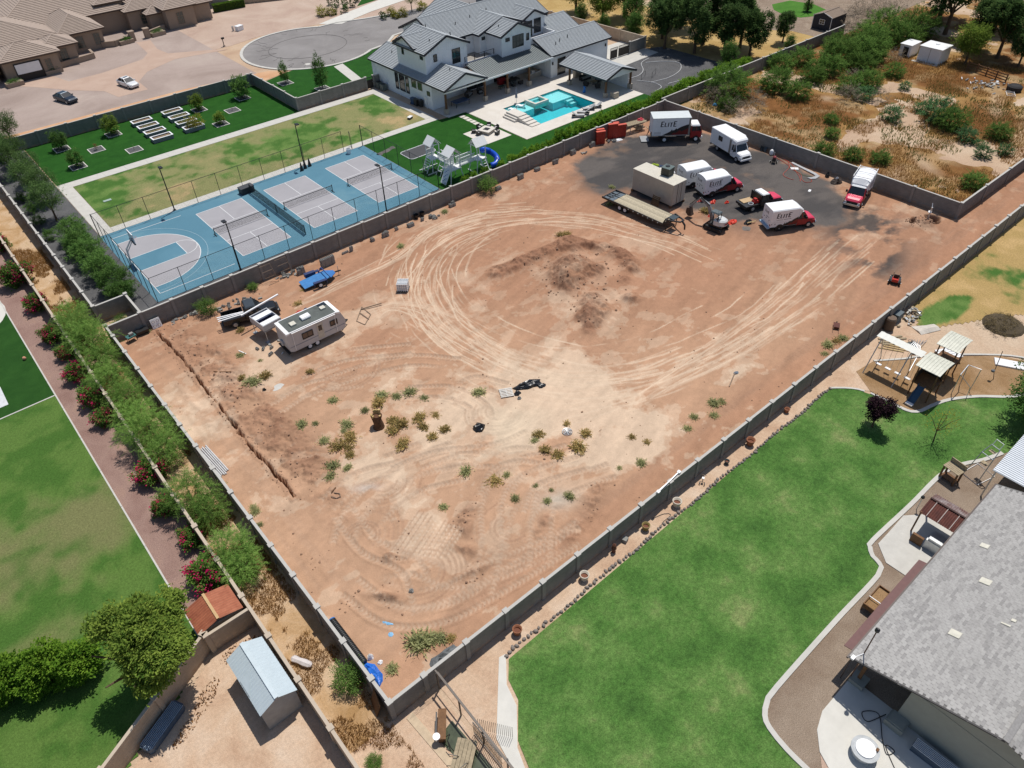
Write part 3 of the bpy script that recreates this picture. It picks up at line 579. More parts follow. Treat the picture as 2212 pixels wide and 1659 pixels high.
# rear patio, pool deck
sheet('patio_floor', rect(64.9,87.6,91.7,98.3), .05, TRAV)
def ring_deck(z, m):
    o = struct('pool_deck', MB().bx(68.2,73.2,77.3,91.68,-.1,z), m)
    for (a,b,c_,d) in [(85.2,93.4,77.3,91.68),(73.2,85.2,88.55,91.68),(73.2,85.2,77.3,80.0)]:
        struct('deck', MB().bx(a,b,c_,d,-.1,z), m, o)
    return o
ring_deck(.04, TRAV)
sheet('pool_deck', rect(87.6,93.4,91.69,93.0), .04, TRAV)
sheet('fire_pit_pad', rect(62.7,67.6,80.0,85.3), .05, TRAV)
sheet('gravel_bed', [(93.5,74.8),(114,76.2),(113.5,90.5),(110.6,91.9),(102.4,92.2),(101.4,93),(93.5,93)], .01, DGRAV)
sheet('driveway', [(97.5,88.2),(110.5,88.9),(110.5,98),(101.5,98),(101.5,92.4),(97.5,92.4)], .03, CONC)
sheet('lawn', [(111,71),(141.5,71),(141.5,79),(134,84),(128,140),(111,140)], .0, YGRASS)
sheet('gravel_bed', [(137.5,71),(175,71),(175,110),(133,110),(134,84),(137.5,79)], .01, PEBBLE)
sheet('putting_green', [(146,82.6),(150,80.6),(154,81.6),(156,86),(155,91),(150,92),(147,89.5),(145.4,86)], .03, ground_mat('putting_turf', [(.3, C(70,120,40)),(.7, C(88,138,52))], .4, 14, .15))
# wild field
xf = np.arange(89.6, 190, .4); yf = np.arange(25.3, 71.0, .4); XF, YF = np.meshgrid(xf, yf)
fa = fbm(XF, YF, 8, 5, 81); fb_ = fbm(XF, YF, 2.5, 4, 83)
CF = np.empty(XF.shape+(3,)); CF[:] = C(186,146,92)
CF = mix(CF, C(150,104,62), sstep(.46,.62,fa)); CF = mix(CF, C(206,176,132), sstep(.52,.7,fb_)*.7)
pale = sum(gauss(XF, YF, *a) for a in [(108,38,3,1.6,-.6),(104.5,43,2.4,1.3,.3),(101,35,4,1.2,.9),(106,33.5,3,1.5,-.3),(95.5,35.5,2,1.5,.6),(111.5,31.5,2.5,1.3,.2),(128,37,6,1,.4),(112,56,1.2,1,0),(97,60,2,1.5,0),(120,30,6,1,.2)])
CF = mix(CF, C(216,188,156), np.clip(pale*.75,0,1)*sstep(.3,.55,fb_+.15))
dkp = sum(gauss(XF, YF, *a) for a in [(105,38.6,1.8,1.3,.3),(103.4,30.5,3.4,2.2,.4),(131,46,6,2.5,.3),(118,48,5,2,.2)])
CF = mix(CF, C(140,96,54), np.clip(dkp,0,1)*.8); CF *= .8*(1+(fbm(XF,YF,.9,3,91)-.5)*.6)[..., None]
HF = (fa-.5)*.3*sstep(0,2,np.minimum(XF-89.6, YF-25.3))
grid_object('dry_field', XF, YF, HF, np.clip(CF,.01,.8), np.ones((len(yf)-1, len(xf)-1), bool), attr_mat('dry_field_soil', 5, .3, .7, 7))
# right neighbour
sheet('dirt_strip', [(9.9,14),(14.0,14.6),(14.0,18.9),(52.4,19.0),(54.5,16.4),(66,16.6),(66,20.4),(9.9,20.4)], .0, SAND)
LAWN = [(14.3,18.6),(13.4,17.6),(13.0,16.2),(11.4,14.4),(10.8,12.6),(12,6),(16,-2),(22.6,1.8),(22.7,3.7),(23.0,5.1),(23.4,5.7),(24.2,6.1),(25.2,6.2),(32.1,6.3),(37.8,6.25),(38.4,6.7),(38.6,7.3),(39.2,7.85),(39.9,8.0),(45,7.8),(49.5,7.7),(51.8,7.1),(53.5,6.2),(56,5.2),(66,4.4),(70,5.5),(66,6.8),(62.9,7.7),(60.6,9.8),(58.5,11.2),(56.6,11.9),(55.3,12.2),(54.6,12.7),(54.4,13.5),(54.1,16.2),(53.8,17.2),(53.2,18.1),(52.3,18.9),(40,18.85)]
sheet('lawn', LAWN, .02, GRASSR)
sheet('gravel_bed', [(22.6,1.8),(22.7,3.7),(23.0,5.1),(23.4,5.7),(24.2,6.1),(25.2,6.2),(32.1,6.3),(37.8,6.25),(38.4,6.7),(38.6,7.3),(39.2,7.85),(39.9,8.0),(45,7.8),(49.5,7.7),(51.8,7.1),(53.5,6.2),(56,5.2),(56,-10),(16,-10),(16,-2)], -.002, PEBBLE)
sheet('play_yard', [(54.5,16.4),(54.4,13.5),(54.6,12.7),(55.3,12.2),(56.6,11.9),(58.5,11.2),(60.6,9.8),(62.9,7.7),(66,6.8),(69,8),(67.6,11),(64.6,13.6),(61.5,15.8),(58.5,18.3),(56,18.6)], .02, TANBARK)
SY = [(66,17.6),(68,16.6),(70.4,15.2),(75,12.6),(80,9),(125,-5),(125,20.3),(70,20.3)]
painted('straw_lawn', 66, 125, -5, 20.3, .3, .006, lambda a, b: grassy(a, b, .72-1.0*sstep(-.6,.7,1-((a-71)/3.6)**2-((b-17.6-(a-71)*-.1)/1.3)**2)+.15*(fbm(a,b,3,4,77)-.5), 340, d0=C(186,158,104), d1=C(206,174,122)), SY)
sheet('patio_floor', [(41.2,7.6),(43.6,7.65),(45.6,6.1),(46.9,5.2),(46.9,0),(38.8,0),(38.8,6.4),(39.9,7.6)], .05, CONC)
sheet('patio_floor', [(23.2,-4),(23.4,1.2),(24.0,2.4),(25.0,3.2),(26.2,3.6),(29.4,3.6),(29.4,-9),(23,-9)], .05, CONCW)
sheet('flagstone_patch', [(23.0,1.6),(23.9,2.3),(23.4,1.2),(23.3,-1),(22.2,-.5)], .03, ground_mat('flagstone', [(.3, C(186,156,138)),(.7, C(208,180,160))], 1.5, 6, .2))
sheet('concrete_walk', [(14.35,19.0),(14.0,18.5),(13.1,17.4),(12.7,16.0),(11.1,14.1),(10.4,12.2),(9.9,12.2),(10.5,15.3),(13.9,19.1)], .05, CONCW)
# kerbs of the right neighbour
def kerb(P, w, h, m, closed=False):
    S = spline(P, .6); mb = MB(); n = len(S); d = np.gradient(S, axis=0); nn = np.stack([-d[:,1], d[:,0]], 1)/np.hypot(d[:,0],d[:,1])[:,None]
    L, Rr = S+nn*w/2, S-nn*w/2
    rings = [[(L[i][0],L[i][1],-.1),(L[i][0],L[i][1],h),(Rr[i][0],Rr[i][1],h),(Rr[i][0],Rr[i][1],-.1)] for i in range(n)]
    return struct('kerb', mb.loft(rings), m)
kerb([(22.6,1.8),(22.7,3.7),(23.0,5.1),(23.4,5.7),(24.2,6.1),(25.4,6.25),(32.1,6.3),(37.4,6.25),(38.4,6.7),(38.6,7.3),(39.2,7.85),(39.9,8.0),(45,7.8),(49.5,7.7),(51.8,7.1),(53.5,6.2),(56,5.3)], .32, .09, CONC)
kerb([(52.2,19.0),(53.2,18.1),(53.9,17.2),(54.2,16.2)], .2, .08, CONC)
kerb([(54.4,14.4),(54.4,13.5),(54.6,12.7),(55.3,12.2),(56.6,11.9),(58.5,11.2),(60.6,9.8),(62.9,7.7),(65,7.1)], .3, .09, CONC)
kerb([(58.5,18.3),(60.8,16.6),(62.5,15.6),(65.4,13.2),(68.3,10.3),(69.4,8.2)], .2, .08, CONC)
struct('kerb', MB().bar((54.2,16.2,.04),(54.4,14.6,.04),.2,.12), CONC)
# stones edging the lawn
st = random.Random(8); stone_me = []
for q in range(5):
    mb = MB(); n = 7
    rings = [[(st.uniform(.8,1.1)*r*math.cos(2*math.pi*k/n)*.17, st.uniform(.8,1.1)*r*math.sin(2*math.pi*k/n)*.12, z) for k in range(n)] for r, z in ((.8,-.05),(1,.03),(.85,.10),(.4,.14))]
    stone_me.append(mb.loft(rings).mesh('stone', mat('grey_stone', C(150,140,132), .95, var=.35, scale=3, bump=.6)))
rock = thing('stone_edging', 'row of rough grey stones along the edge of the right lawn', 'stone edging', (14.2,18.9,0))
ns = 118
for i in range(ns):
    x = .1+38.2*i/ns+st.uniform(-.04,.04)
    place('stone', stone_me[i % 5], None, rock, (x, st.uniform(-.07,.07)+.08*math.sin(x*.9), 0), st.uniform(0,6.28), st.uniform(.8,1.25))

# ------------------------------------------------------------------ walls
WALLG = block_mat('grey_split_block', C(146,144,140), .06, mortar=.86); WALLB = block_mat('beige_block', C(196,178,156), .05, mortar=.9)
CAPG = mat('cap_block', C(202,199,192), .9, var=.08, scale=2, bump=.2); CAPB = mat('beige_cap', C(206,190,170), .9, var=.06, scale=2)
POSTG = mat('post_block', C(152,150,146), .95, var=.08, scale=3, bump=.3); POSTB = mat('beige_post', C(194,176,154), .95, var=.08, scale=3)
PANELC = {}
def wall(label, a, b, h=2.0, step=3.25, first=None, m=None, pm=None, cm=None, th=.15, ends=(True, True), stagger=.06):
    m, pm, cm = m or WALLG, pm or POSTG, cm or CAPG
    a = Vector((*a,0)); b = Vector((*b,0)); L = (b-a).length; d = (b-a)/L; rz = math.atan2(d.y, d.x)
    t = thing('block_wall', label, 'wall', a, rz)
    cuts = [0.0]; x = first if first else step
    while x < L-.6: cuts.append(x); x += step
    cuts.append(L)
    for i in range(len(cuts)-1):
        w = round(cuts[i+1]-cuts[i], 2); dz = stagger*((i*7) % 3-1)*.5
        key = (w, h, m.name, th)
        if key not in PANELC:
            PANELC[key] = (MB().bx(0,w,-th/2,th/2,-.3,h-.06).mesh('panel', m), MB().bx(.0,w,-th/2-.03,th/2+.03,h-.06,h).mesh('cap', cm))
        p = place('panel', PANELC[key][0], None, t, (cuts[i],0,dz)); place('cap', PANELC[key][1], None, p)
    pk = ('post', h, pm.name)
    if pk not in PANELC: PANELC[pk] = (MB().bx(-.15,.15,-.15,.15,-.3,h+.02).mesh('post', pm), MB().bx(-.19,.19,-.19,.19,h+.02,h+.1).mesh('post_cap', cm))
    for i, cx_ in enumerate(cuts):
        if (i == 0 and not ends[0]) or (i == len(cuts)-1 and not ends[1]): continue
        p = place('post', PANELC[pk][0], None, t, (cx_,0,0)); place('post_cap', PANELC[pk][1], None, p)
    return t
wall('long grey block wall between the dirt lot and the right green lawn', (6.65,20.4),(115,20.4), first=2.5)
wall('long grey block wall along the left side of the dirt lot', (6.65,70.1),(6.65,20.4), first=2.25, ends=(True,False))
wall('long grey block wall between the blue court and the dirt lot', (6.65,69.95),(89.6,69.95), first=3.3, ends=(False,False))
wall('grey block wall behind the trucks, beside the weedy field', (89.6,69.95),(89.6,25.3), step=6.5, stagger=0, ends=(True,True))
wall('grey block wall along the lane beside the weedy field', (89.6,25.3),(116,25.3), step=6.5, stagger=0, ends=(False,True))
wall('grey block wall between the dark gravel yard and weedy field', (89.75,70.7),(141,70.7), step=6.5, stagger=0, ends=(False,True))
wall('grey block wall left of the dark gravel bed with oleanders', (6.8,126.6),(6.8,74.35))
wall('grey block wall between artificial turf and the orange dirt verge', (6.8,126.6),(49.5,126.6), ends=(False,True), step=4.2)
wall('grey block wall at the right end of the garden-bed turf', (49.5,126.6),(49.5,110.9), ends=(False,True), step=3.95)
wall('grey block wall between patchy lawn path and front turf', (49.5,110.9),(62.3,110.9), ends=(False,True), step=4.2)
wall('short grey wall between the black gate and white house', (63.8,110.9),(65.0,110.9), ends=(True,False))
wall('short grey wall closing the dark gravel bed', (6.8,74.35),(10.05,74.35), ends=(False,True), step=4)
wall('short grey wall beside the pocket of weeds at the lot corner', (10.05,74.35),(10.05,70.05), ends=(False,False), step=5)
wall('long beige block wall between the alley and the mauve gravel', (3.3,110),(3.3,4), m=WALLB, pm=POSTB, cm=CAPB, step=3.85, h=1.9)
wall('short beige wall behind the rusty tin shed', (3.2,31.85),(.3,31.85), m=WALLB, pm=POSTB, cm=CAPB, ends=(False,True), h=1.9)
wall('beige wall running diagonally under the big tree', (.2,32.1),(-31,15.4), m=WALLB, pm=POSTB, cm=CAPB, step=4.4, h=1.9, ends=(True,False))
wall('tan wall behind the white house driveway', (110.7,92.4),(109.2,128), m=WALLB, pm=POSTB, cm=CAPB, step=6)
wall('grey wall beside the dark driveway gate', (106.4,92.3),(110.7,92.4), step=5, ends=(True,False))
# gates
def gate(label, x0, x1, y, h=1.9):
    t = thing('gate', label, 'gate', (x0,y,0)); w = x1-x0
    f_ = MB().bx(0,w,-.03,.03,.1,.18).bx(0,w,-.03,.03,h-.5,h-.42).bx(0,w,-.03,.03,h-.08,h).bx(0,.07,-.03,.03,.1,h).bx(w-.07,w,-.03,.03,.1,h)
    f_.build('gate_frame', BLACK, t); MB().bx(.07,w-.07,-.01,.01,.18,h-.5).build('gate_panel', mat('gate_sheet', C(60,54,50), .7), t)
    p = MB()
    for i in range(int(w/.14)): p.bx(.1+i*.14,.13+i*.14,-.012,.012,h-.42,h-.08)
    p.build('bars', BLACK, t); MB().bx(w-.2,w-.1,-.08,.08,1.0,1.06).build('handle', STEEL, t)
gate('black metal side gate beside the white house', 62.4,63.7,110.9)
gate('narrow dark gate at the corner of the white house', 101.4,103.2,92.3); gate('wide dark sliding driveway gate', 103.5,106.3,92.3)

# ------------------------------------------------------------------ the blue court
COURTB = ground_mat('blue_court_paint', [(.3, C(92,138,158)),(.55, C(100,146,166)),(.75, C(120,160,174))], .16, 10, .07, .1, 40, rough=.85)
COURTG = ground_mat('grey_court_paint', [(.3, C(172,170,174)),(.7, C(182,180,184))], .3, 12, .05, .1, 40, rough=.85)
LINE = mat('white_line_paint', C(238,240,240), .8, var=.04)
court = sheet('sports_court', rect(12.55,49.8,73.75,92.25), .03, COURTB)
def paint(name, poly, z, m): return link_tag(MB().prism(poly, z-.004, z).build(name, m, court))
def ln(x0, y0, x1, y1, w=.07, z=.042):
    mb = MB(); d = Vector((x1-x0,y1-y0,0)).normalized(); n = Vector((-d.y,d.x,0))*w/2
    P = [(x0+n.x,y0+n.y),(x1+n.x,y1+n.y),(x1-n.x,y1-n.y),(x0-n.x,y0-n.y)]; mb.prism(P, z-.004, z); return mb.build('painted_line', LINE, court)
NETM = wire_mat('black_netting', (.015,.015,.017), .07, .09); LINKM = wire_mat('black_chain_link', (.015,.016,.018), .10, .04)
for k_, (x0, lab) in enumerate(((23.45,'beside the basketball key'),(32.7,'in the middle of the court'),(41.95,'nearest the white playset'))):
    x1 = x0+6.1; y0, y1 = 76.1, 89.5; ym_ = 82.8
    paint('court_infill', rect(x0,x1,y0,y1), .036, COURTG)
    for q in ((x0,y0,x1,y0),(x0,y1,x1,y1),(x0,y0-.03,x0,y1+.03),(x1,y0-.03,x1,y1+.03),(x0,ym_-2.13,x1,ym_-2.13),(x0,ym_+2.13,x1,ym_+2.13),((x0+x1)/2,y0,(x0+x1)/2,ym_-2.13),((x0+x1)/2,ym_+2.13,(x0+x1)/2,y1)): ln(*q)
    t = thing('pickleball_net', f'low black pickleball net {lab}', 'net', (x0-.4,ym_,.03), 0, 'pickleball nets')
    MB().bx(0,6.9,-.008,.008,.08,.82).build('netting', NETM, t); MB().bx(0,6.9,-.02,.02,.82,.9).build('tape', mat('grey_tape', (.12,.12,.12)), t)
    for xx in (0,6.9): MB().cyl((xx,0,0),.045,.98,10).bx(xx-.05,xx+.05,-.4,.4,0,.05).build('post', BLACK, t)
# basketball end
def arcpoly(cx, cy, rx, ry, a0, a1, n=36): return [(cx+rx*math.cos(R(a0+(a1-a0)*i/n)), cy+ry*math.sin(R(a0+(a1-a0)*i/n))) for i in range(n+1)]
inner = [(13.4,76.75)]+arcpoly(14.6,82.85,6.1,6.1,-90,90)+[(13.4,88.95)]
paint('court_infill', inner, .034, COURTG)
def linepath(P, w=.08, z=.042, m=LINE):
    mb = MB()
    for (ax, ay), (bx_, by_) in zip(P[:-1], P[1:]): mb.bar((ax,ay,z-.002),(bx_,by_,z-.002), w, .004)
    return mb.build('painted_line', m, court)
linepath(inner); linepath([(13.4,75.8)]+arcpoly(14.2,83.2,7.4,7.5,-90,90)+[(13.4,90.7)], .04, .040, mat('faint_line', C(176,200,212), .85))
paint('key', rect(13.4,18.9,81.15,84.6), .0385, COURTB)
for q in ((13.4,81.15,18.9,81.15),(13.4,84.6,18.9,84.6),(18.9,81.1,18.9,84.65),(13.4,75.2,13.4,90.7),(13.4,90.7,21.9,90.5),(13.4,75.2,22.0,75.2)): ln(*q)
linepath(arcpoly(18.9,82.87,1.75,1.75,-90,90,18), .07)
t = thing('basketball_hoop', 'basketball hoop with clear backboard on an angled arm, end of blue court', 'basketball hoop', (13.2,83.0,.03))
MB().bar((-.1,0,0),(.1,0,2.2),.16).bar((.1,0,2.1),(1.0,0,3.1),.12).bar((0,0,1.6),(.95,0,2.75),.08).build('arm', STEEL, t)
MB().bx(1.0,1.04,-.9,.9,2.75,3.85).build('backboard', mat('backboard', C(196,206,214), .2, var=.04), t)
MB().bx(.98,1.06,-.92,-.88,2.73,3.87).bx(.98,1.06,.88,.92,2.73,3.87).bx(.98,1.06,-.92,.92,3.83,3.87).bx(.98,1.06,-.92,.92,2.73,2.77).bx(1.045,1.05,-.3,.3,3.0,3.04).bx(1.045,1.05,-.3,.3,3.42,3.46).bx(1.045,1.05,-.3,-.26,3,3.46).bx(1.045,1.05,.26,.3,3,3.46).build('backboard_frame', WHITE, t)
MB().tube([(1.3+.23*math.cos(a*.349),.23*math.sin(a*.349),3.05) for a in range(18)],.012,6,closed=True).build('rim', ORANGE, t)
MB().bx(.9,1.06,-.9,.9,2.62,2.74).build('pad', BLACK, t)
# tall divider net and its locker
t = thing('divider_net', 'tall black divider net between the first two pickleball courts', 'net', (31.15,75.4,.03))
MB().bx(-.008,.008,0,14.6,.05,1.15).build('netting', wire_mat('dense_netting', (.02,.022,.025), .05, .26), t)
for yy in (0,7.3,14.6): MB().cyl((0,yy,0),.05,1.25,10).build('post', BLACK, t)
MB().tube([(0,0,1.2),(0,14.6,1.2)],.025,6).build('top_cable', BLACK, t)
t = thing('storage_box', 'black storage box at the far end of the divider net', 'storage box', (30.9,90.6,.03), R(4))
MB().bx(-.9,.9,-.5,.5,0,.75).build('box', mat('black_resin', (.03,.032,.036), .6), t); MB().bx(-.94,.94,-.54,.54,.752,.83).build('lid', mat('black_lid', (.05,.053,.058), .5), t)
# chain link fence: one thing a side
def fence(label, a, b, n, h=3.0, skip=()):
    a = Vector((*a,.0)); b = Vector((*b,0)); L = (b-a).length; d = (b-a)/L
    t = thing('chain_link_fence', label, 'fence', a, math.atan2(d.y,d.x), 'fences round the blue court')
    pm_ = MB().cyl((0,0,0),.035,h+.04,8).mesh('post', BLACK); w = L/n
    for i in range(n+1): place('post', pm_, None, t, (i*w,0,0))
    pn = MB().quad((.04,0,.06),(w-.04,0,.06),(w-.04,0,h-.04),(.04,0,h-.04)).mesh('mesh_panel', LINKM)
    rl = MB().tube([(0,0,h),(w,0,h)],.028,6).mesh('top_rail', BLACK)
    for i in range(n):
        if i in skip: continue
        place('mesh_panel', pn, None, t, (i*w,0,0)); place('top_rail', rl, None, t, (i*w,0,0))
    return t
fence('black chain link fence along the near long side of the blue court', (12.6,73.75),(49.85,73.9), 12)
fence('black chain link fence along the far long side of the blue court', (12.55,92.28),(49.75,92.35), 12, skip=(11,))
fence('black chain link fence at the basketball end of the court', (12.58,92.25),(12.6,73.8), 8)
fence('black chain link fence at the playset end of the court', (49.8,73.9),(49.78,92.3), 6)
t = thing('court_gate', 'open black chain link gate at the far corner of the court', 'gate', (48.0,92.3,0), R(68))
MB().tube([(0,0,.1),(1.3,0,.1),(1.3,0,2.2),(0,0,2.2)],.03,6,closed=True).build('gate_frame', BLACK, t); MB().quad((.03,0,.12),(1.27,0,.12),(1.27,0,2.17),(.03,0,2.17)).build('mesh_panel', LINKM, t)
lp = None
for (x, y, dy, ph) in [(21.9,92.5,-1,'far side, left, behind the basketball end'),(21.9,73.45,1,'near side, left, in front of the basketball end'),(40.4,92.6,-1,'far side, by the patchy lawn and right gate'),(41.4,73.5,1,'near side, right, in front of the third court')]:
    t = thing('court_light', f'tall black court light pole on the {ph}', 'light pole', (x,y,0), 0, 'court light poles')
    MB().cyl((0,0,0),.085,5.9,10,.06).build('pole', BLACK, t); MB().bx(-.18,.18,-.18,.18,0,.06).build('base_plate', BLACK, t)
    MB().bar((0,0,5.85),(0,.35*dy,5.9),.08).build('arm', BLACK, t); h_ = MB().ob((0,.55*dy,5.92),(.42,.6,.12)).build('lamp_head', BLACK, t)
    MB().ob((0,.55*dy,5.852),(.34,.5,.012)).build('lens', mat('lamp_lens', (.5,.5,.48), .3), h_)
# ------------------------------------------------------------------ building kit
def strips(mb, e0, e1, r1, r0, n, lift=.1):
    e0, e1, r0, r1 = map(Vector, (e0,e1,r0,r1)); nr = (e1-e0).cross(r0-e0).normalized()
    if nr.z < 0: nr = -nr; e0, e1, r0, r1 = e1, e0, r1, r0
    for i in range(n):
        a, b = i/n, (i+1)/n+.12/n
        p0 = e0.lerp(r0,a); p1 = e1.lerp(r1,a); q0 = e0.lerp(r0,min(b,1)); q1 = e1.lerp(r1,min(b,1))
        mb.add([p0+nr*lift, p1+nr*lift, q1+nr*.005, q0+nr*.005, p0-nr*.02, p1-nr*.02], [(0,1,2,3),(4,5,1,0)])
    mb.add([e0-nr*.06,e1-nr*.06,r1-nr*.06,r0-nr*.06], [(3,2,1,0)])
    return mb
def gable(par, x0, x1, y0, y1, ax, zE, zR, rows, tm, trim, ridge=None, infill=None, ends=(1,1), lift=.1, tw=.22):
    """gable roof: ax = direction of the ridge; infill = gable wall material"""
    rr = ridge if ridge is not None else ((y0+y1)/2 if ax == 'x' else (x0+x1)/2)
    if ax == 'x':
        A = [((x0,y0,zE),(x1,y0,zE),(x1,rr,zR),(x0,rr,zR)), ((x0,y1,zE),(x1,y1,zE),(x1,rr,zR),(x0,rr,zR))]; R0, R1 = (x0,rr,zR), (x1,rr,zR)
    else:
        A = [((x0,y0,zE),(x0,y1,zE),(rr,y1,zR),(rr,y0,zR)), ((x1,y0,zE),(x1,y1,zE),(rr,y1,zR),(rr,y0,zR))]; R0, R1 = (rr,y0,zR), (rr,y1,zR)
    rf = None
    for q in A: rf = strips(MB(), *q, rows, lift).build('roof', tm, par)
    MB().bar(Vector(R0)+Vector((0,0,.05)), Vector(R1)+Vector((0,0,.05)), .24,.07).build('ridge_cap', tm, rf)
    tb = MB()
    for q in A: tb.bar(Vector(q[0])-Vector((0,0,.1)), Vector(q[1])-Vector((0,0,.1)), .05, tw)
    for i in (0,1):
        if not ends[i]: continue
        for q in A:
            e, r_ = (q[0], q[3]) if i == 0 else (q[1], q[2]); tb.bar(Vector(e)+Vector((0,0,-.05)), Vector(r_)+Vector((0,0,-.05)), .07, tw+.1)
    tb.build('fascia', trim, rf)
    if infill:
        o = .35
        for i in (0,1):
            if not ends[i]: continue
            if ax == 'y':
                yy = (y0+o) if i == 0 else (y1-o); s_ = 1 if i == 0 else -1; kz = (zR-zE)/abs(rr-x0)
                MB().ext([(x0+.4,yy,zE-.1),(x1-.4,yy,zE-.1),(rr,yy,zR-.16)], (0,s_*.12,0)).build('gable_wall', infill, par)
            else:
                xx = (x0+o) if i == 0 else (x1-o); s_ = 1 if i == 0 else -1
                MB().ext([(xx,y0+.4,zE-.1),(xx,y1-.4,zE-.1),(xx,rr,zR-.16)], (s_*.12,0,0)).build('gable_wall', infill, par)
    return rf
def hip(par, x0, x1, y0, y1, zE, zR, rows, tm, trim, lift=.1):
    w = min(x1-x0, y1-y0)/2
    if x1-x0 >= y1-y0: a, b = (x0+w,(y0+y1)/2,zR), (x1-w,(y0+y1)/2,zR)
    else: a, b = ((x0+x1)/2,y0+w,zR), ((x0+x1)/2,y1-w,zR)
    c00,c10,c11,c01 = (x0,y0,zE),(x1,y0,zE),(x1,y1,zE),(x0,y1,zE)
    Q = [(c00,c10,b,a),(c01,c11,b,a),(c00,c01,a,a),(c10,c11,b,b)] if x1-x0 >= y1-y0 else [(c00,c10,a,a),(c01,c11,b,b),(c00,c01,b,a),(c10,c11,b,a)]
    for q in Q: rf = strips(MB(), *q, rows, lift).build('roof', tm, par)
    rc = MB()
    for p, q in ((c00,a),(c10,b if x1-x0 >= y1-y0 else a),(c11,b),(c01,a if x1-x0 >= y1-y0 else b),(a,b)):
        if (Vector(p)-Vector(q)).length > .1: rc.bar(Vector(p)+Vector((0,0,.05)), Vector(q)+Vector((0,0,.05)), .24, .08)
    rc.build('ridge_cap', tm, rf)
    tb = MB()
    for p, q in ((c00,c10),(c10,c11),(c11,c01),(c01,c00)): tb.bar(Vector(p)-Vector((0,0,.1)), Vector(q)-Vector((0,0,.1)), .05, .2)
    tb.build('fascia', trim, rf); return rf
def wbox(par, x0, x1, y0, y1, z0, z1, m, name='wall'): return MB().bx(x0,x1,y0,y1,z0,z1).build(name, m, par)
def win(par, ax, c, a0, a1, z0, z1, out, fm, gm=GLASS, nx=1, nz=1, name='window', fw=.07):
    """window in the plane ax=c between a0..a1 along the other axis; out=+-1 the way it faces"""
    f = MB(); g_ = MB(); o0, o1 = sorted((c, c+out*.06)); p0, p1 = sorted((c, c+out*.02))
    def b(mb, u0, u1, w0, w1, d0, d1): mb.bx(d0,d1,u0,u1,w0,w1) if ax == 'x' else mb.bx(u0,u1,d0,d1,w0,w1)
    for (u0,u1,w0,w1) in ((a0,a1,z0,z0+fw),(a0,a1,z1-fw,z1),(a0,a0+fw,z0+fw,z1-fw),(a1-fw,a1,z0+fw,z1-fw)): b(f,u0,u1,w0,w1,o0,o1)
    for i in range(1,nx): u = a0+(a1-a0)*i/nx; b(f,u-fw*.3,u+fw*.3,z0+fw,z1-fw,*sorted((c,c+out*.05)))
    for i in range(1,nz): w = z0+(z1-z0)*i/nz; b(f,a0+fw,a1-fw,w-fw*.3,w+fw*.3,*sorted((c,c+out*.045)))
    b(g_,a0+fw*.5,a1-fw*.5,z0+fw*.5,z1-fw*.5,p0,p1)
    w_ = f.build(name, fm, par); g_.build('pane', gm, w_); return w_
# ------------------------------------------------------------------ the white farmhouse
def batten_mat(name, c):
    m = mat(name, c, .7, var=.04, scale=1.2); nt = m.node_tree; n = nt.nodes; l = nt.links
    tc = n.new('ShaderNodeTexCoord'); sp = n.new('ShaderNodeSeparateXYZ'); l.new(tc.outputs['Object'], sp.inputs[0])
    ad = n.new('ShaderNodeMath'); l.new(sp.outputs[0], ad.inputs[0]); l.new(sp.outputs[1], ad.inputs[1])
    dv = n.new('ShaderNodeMath'); dv.operation = 'DIVIDE'; dv.inputs[1].default_value = .42; l.new(ad.outputs[0], dv.inputs[0])
    fr = n.new('ShaderNodeMath'); fr.operation = 'FRACT'; l.new(dv.outputs[0], fr.inputs[0])
    lt = n.new('ShaderNodeMath'); lt.operation = 'LESS_THAN'; lt.inputs[1].default_value = .16; l.new(fr.outputs[0], lt.inputs[0])
    bp = n.new('ShaderNodeBump'); bp.inputs['Strength'].default_value = 1; bp.inputs['Distance'].default_value = .04
    l.new(lt.outputs[0], bp.inputs['Height']); l.new(bp.outputs[0], n['Principled BSDF'].inputs['Normal']); return m
BB = batten_mat('board_and_batten', (.84,.87,.90)); TILE = mat('grey_concrete_tile', C(178,184,188), .8, var=.1, scale=2.5, bump=.3)
NAVY = mat('dark_trim', C(48,50,62), .5); STONE = mat('light_stone', C(196,184,168), .9, var=.15, scale=6, bump=.4); TIMB = mat('timber_post', C(116,82,54), .8, var=.2, scale=6)
wh = thing('white_house', 'two storey white board-and-batten house with pale grey tiled gable roofs', 'house', (75,98,0)); W0 = Vector((75,98,0))
class Off:                                                    # builds children in world numbers under a root that stands elsewhere
    pass
root_in = bpy.data.objects.new('tmp', None)
def at_root(t):
    """children were modelled in world numbers: shift them under the thing's base"""
    for ch in t.children: ch.location = Vector(ch.location)-Vector(t.location)
H_ = wh
wbox(H_,65,67.4,95.8,98,0,4.1,BB); wbox(H_,65,72.6,98,112.8,0,4.1,BB)
gable(H_,64.6,73.0,91.8,113.2,'y',4.0,5.75,16,TILE,NAVY,infill=BB)
wbox(H_,65.9,74.0,98.0,105.8,4.0,7.75,BB); gable(H_,65.5,74.4,97.6,106.4,'y',7.75,9.65,17,TILE,NAVY,infill=BB)
gable(H_,65.4,70.0,100.3,106.0,'x',8.05,9.35,11,TILE,NAVY,infill=BB,ends=(1,0))
wbox(H_,71.8,94.4,101.9,112.4,0,7.6,BB); gable(H_,71.2,94.8,101.4,113.0,'x',7.5,10.0,24,TILE,NAVY,infill=BB)
wbox(H_,78.4,88.0,100.2,104,0,7.55,BB); gable(H_,77.9,88.4,99.7,107,'y',7.5,9.35,18,TILE,NAVY,infill=BB,ends=(1,0))
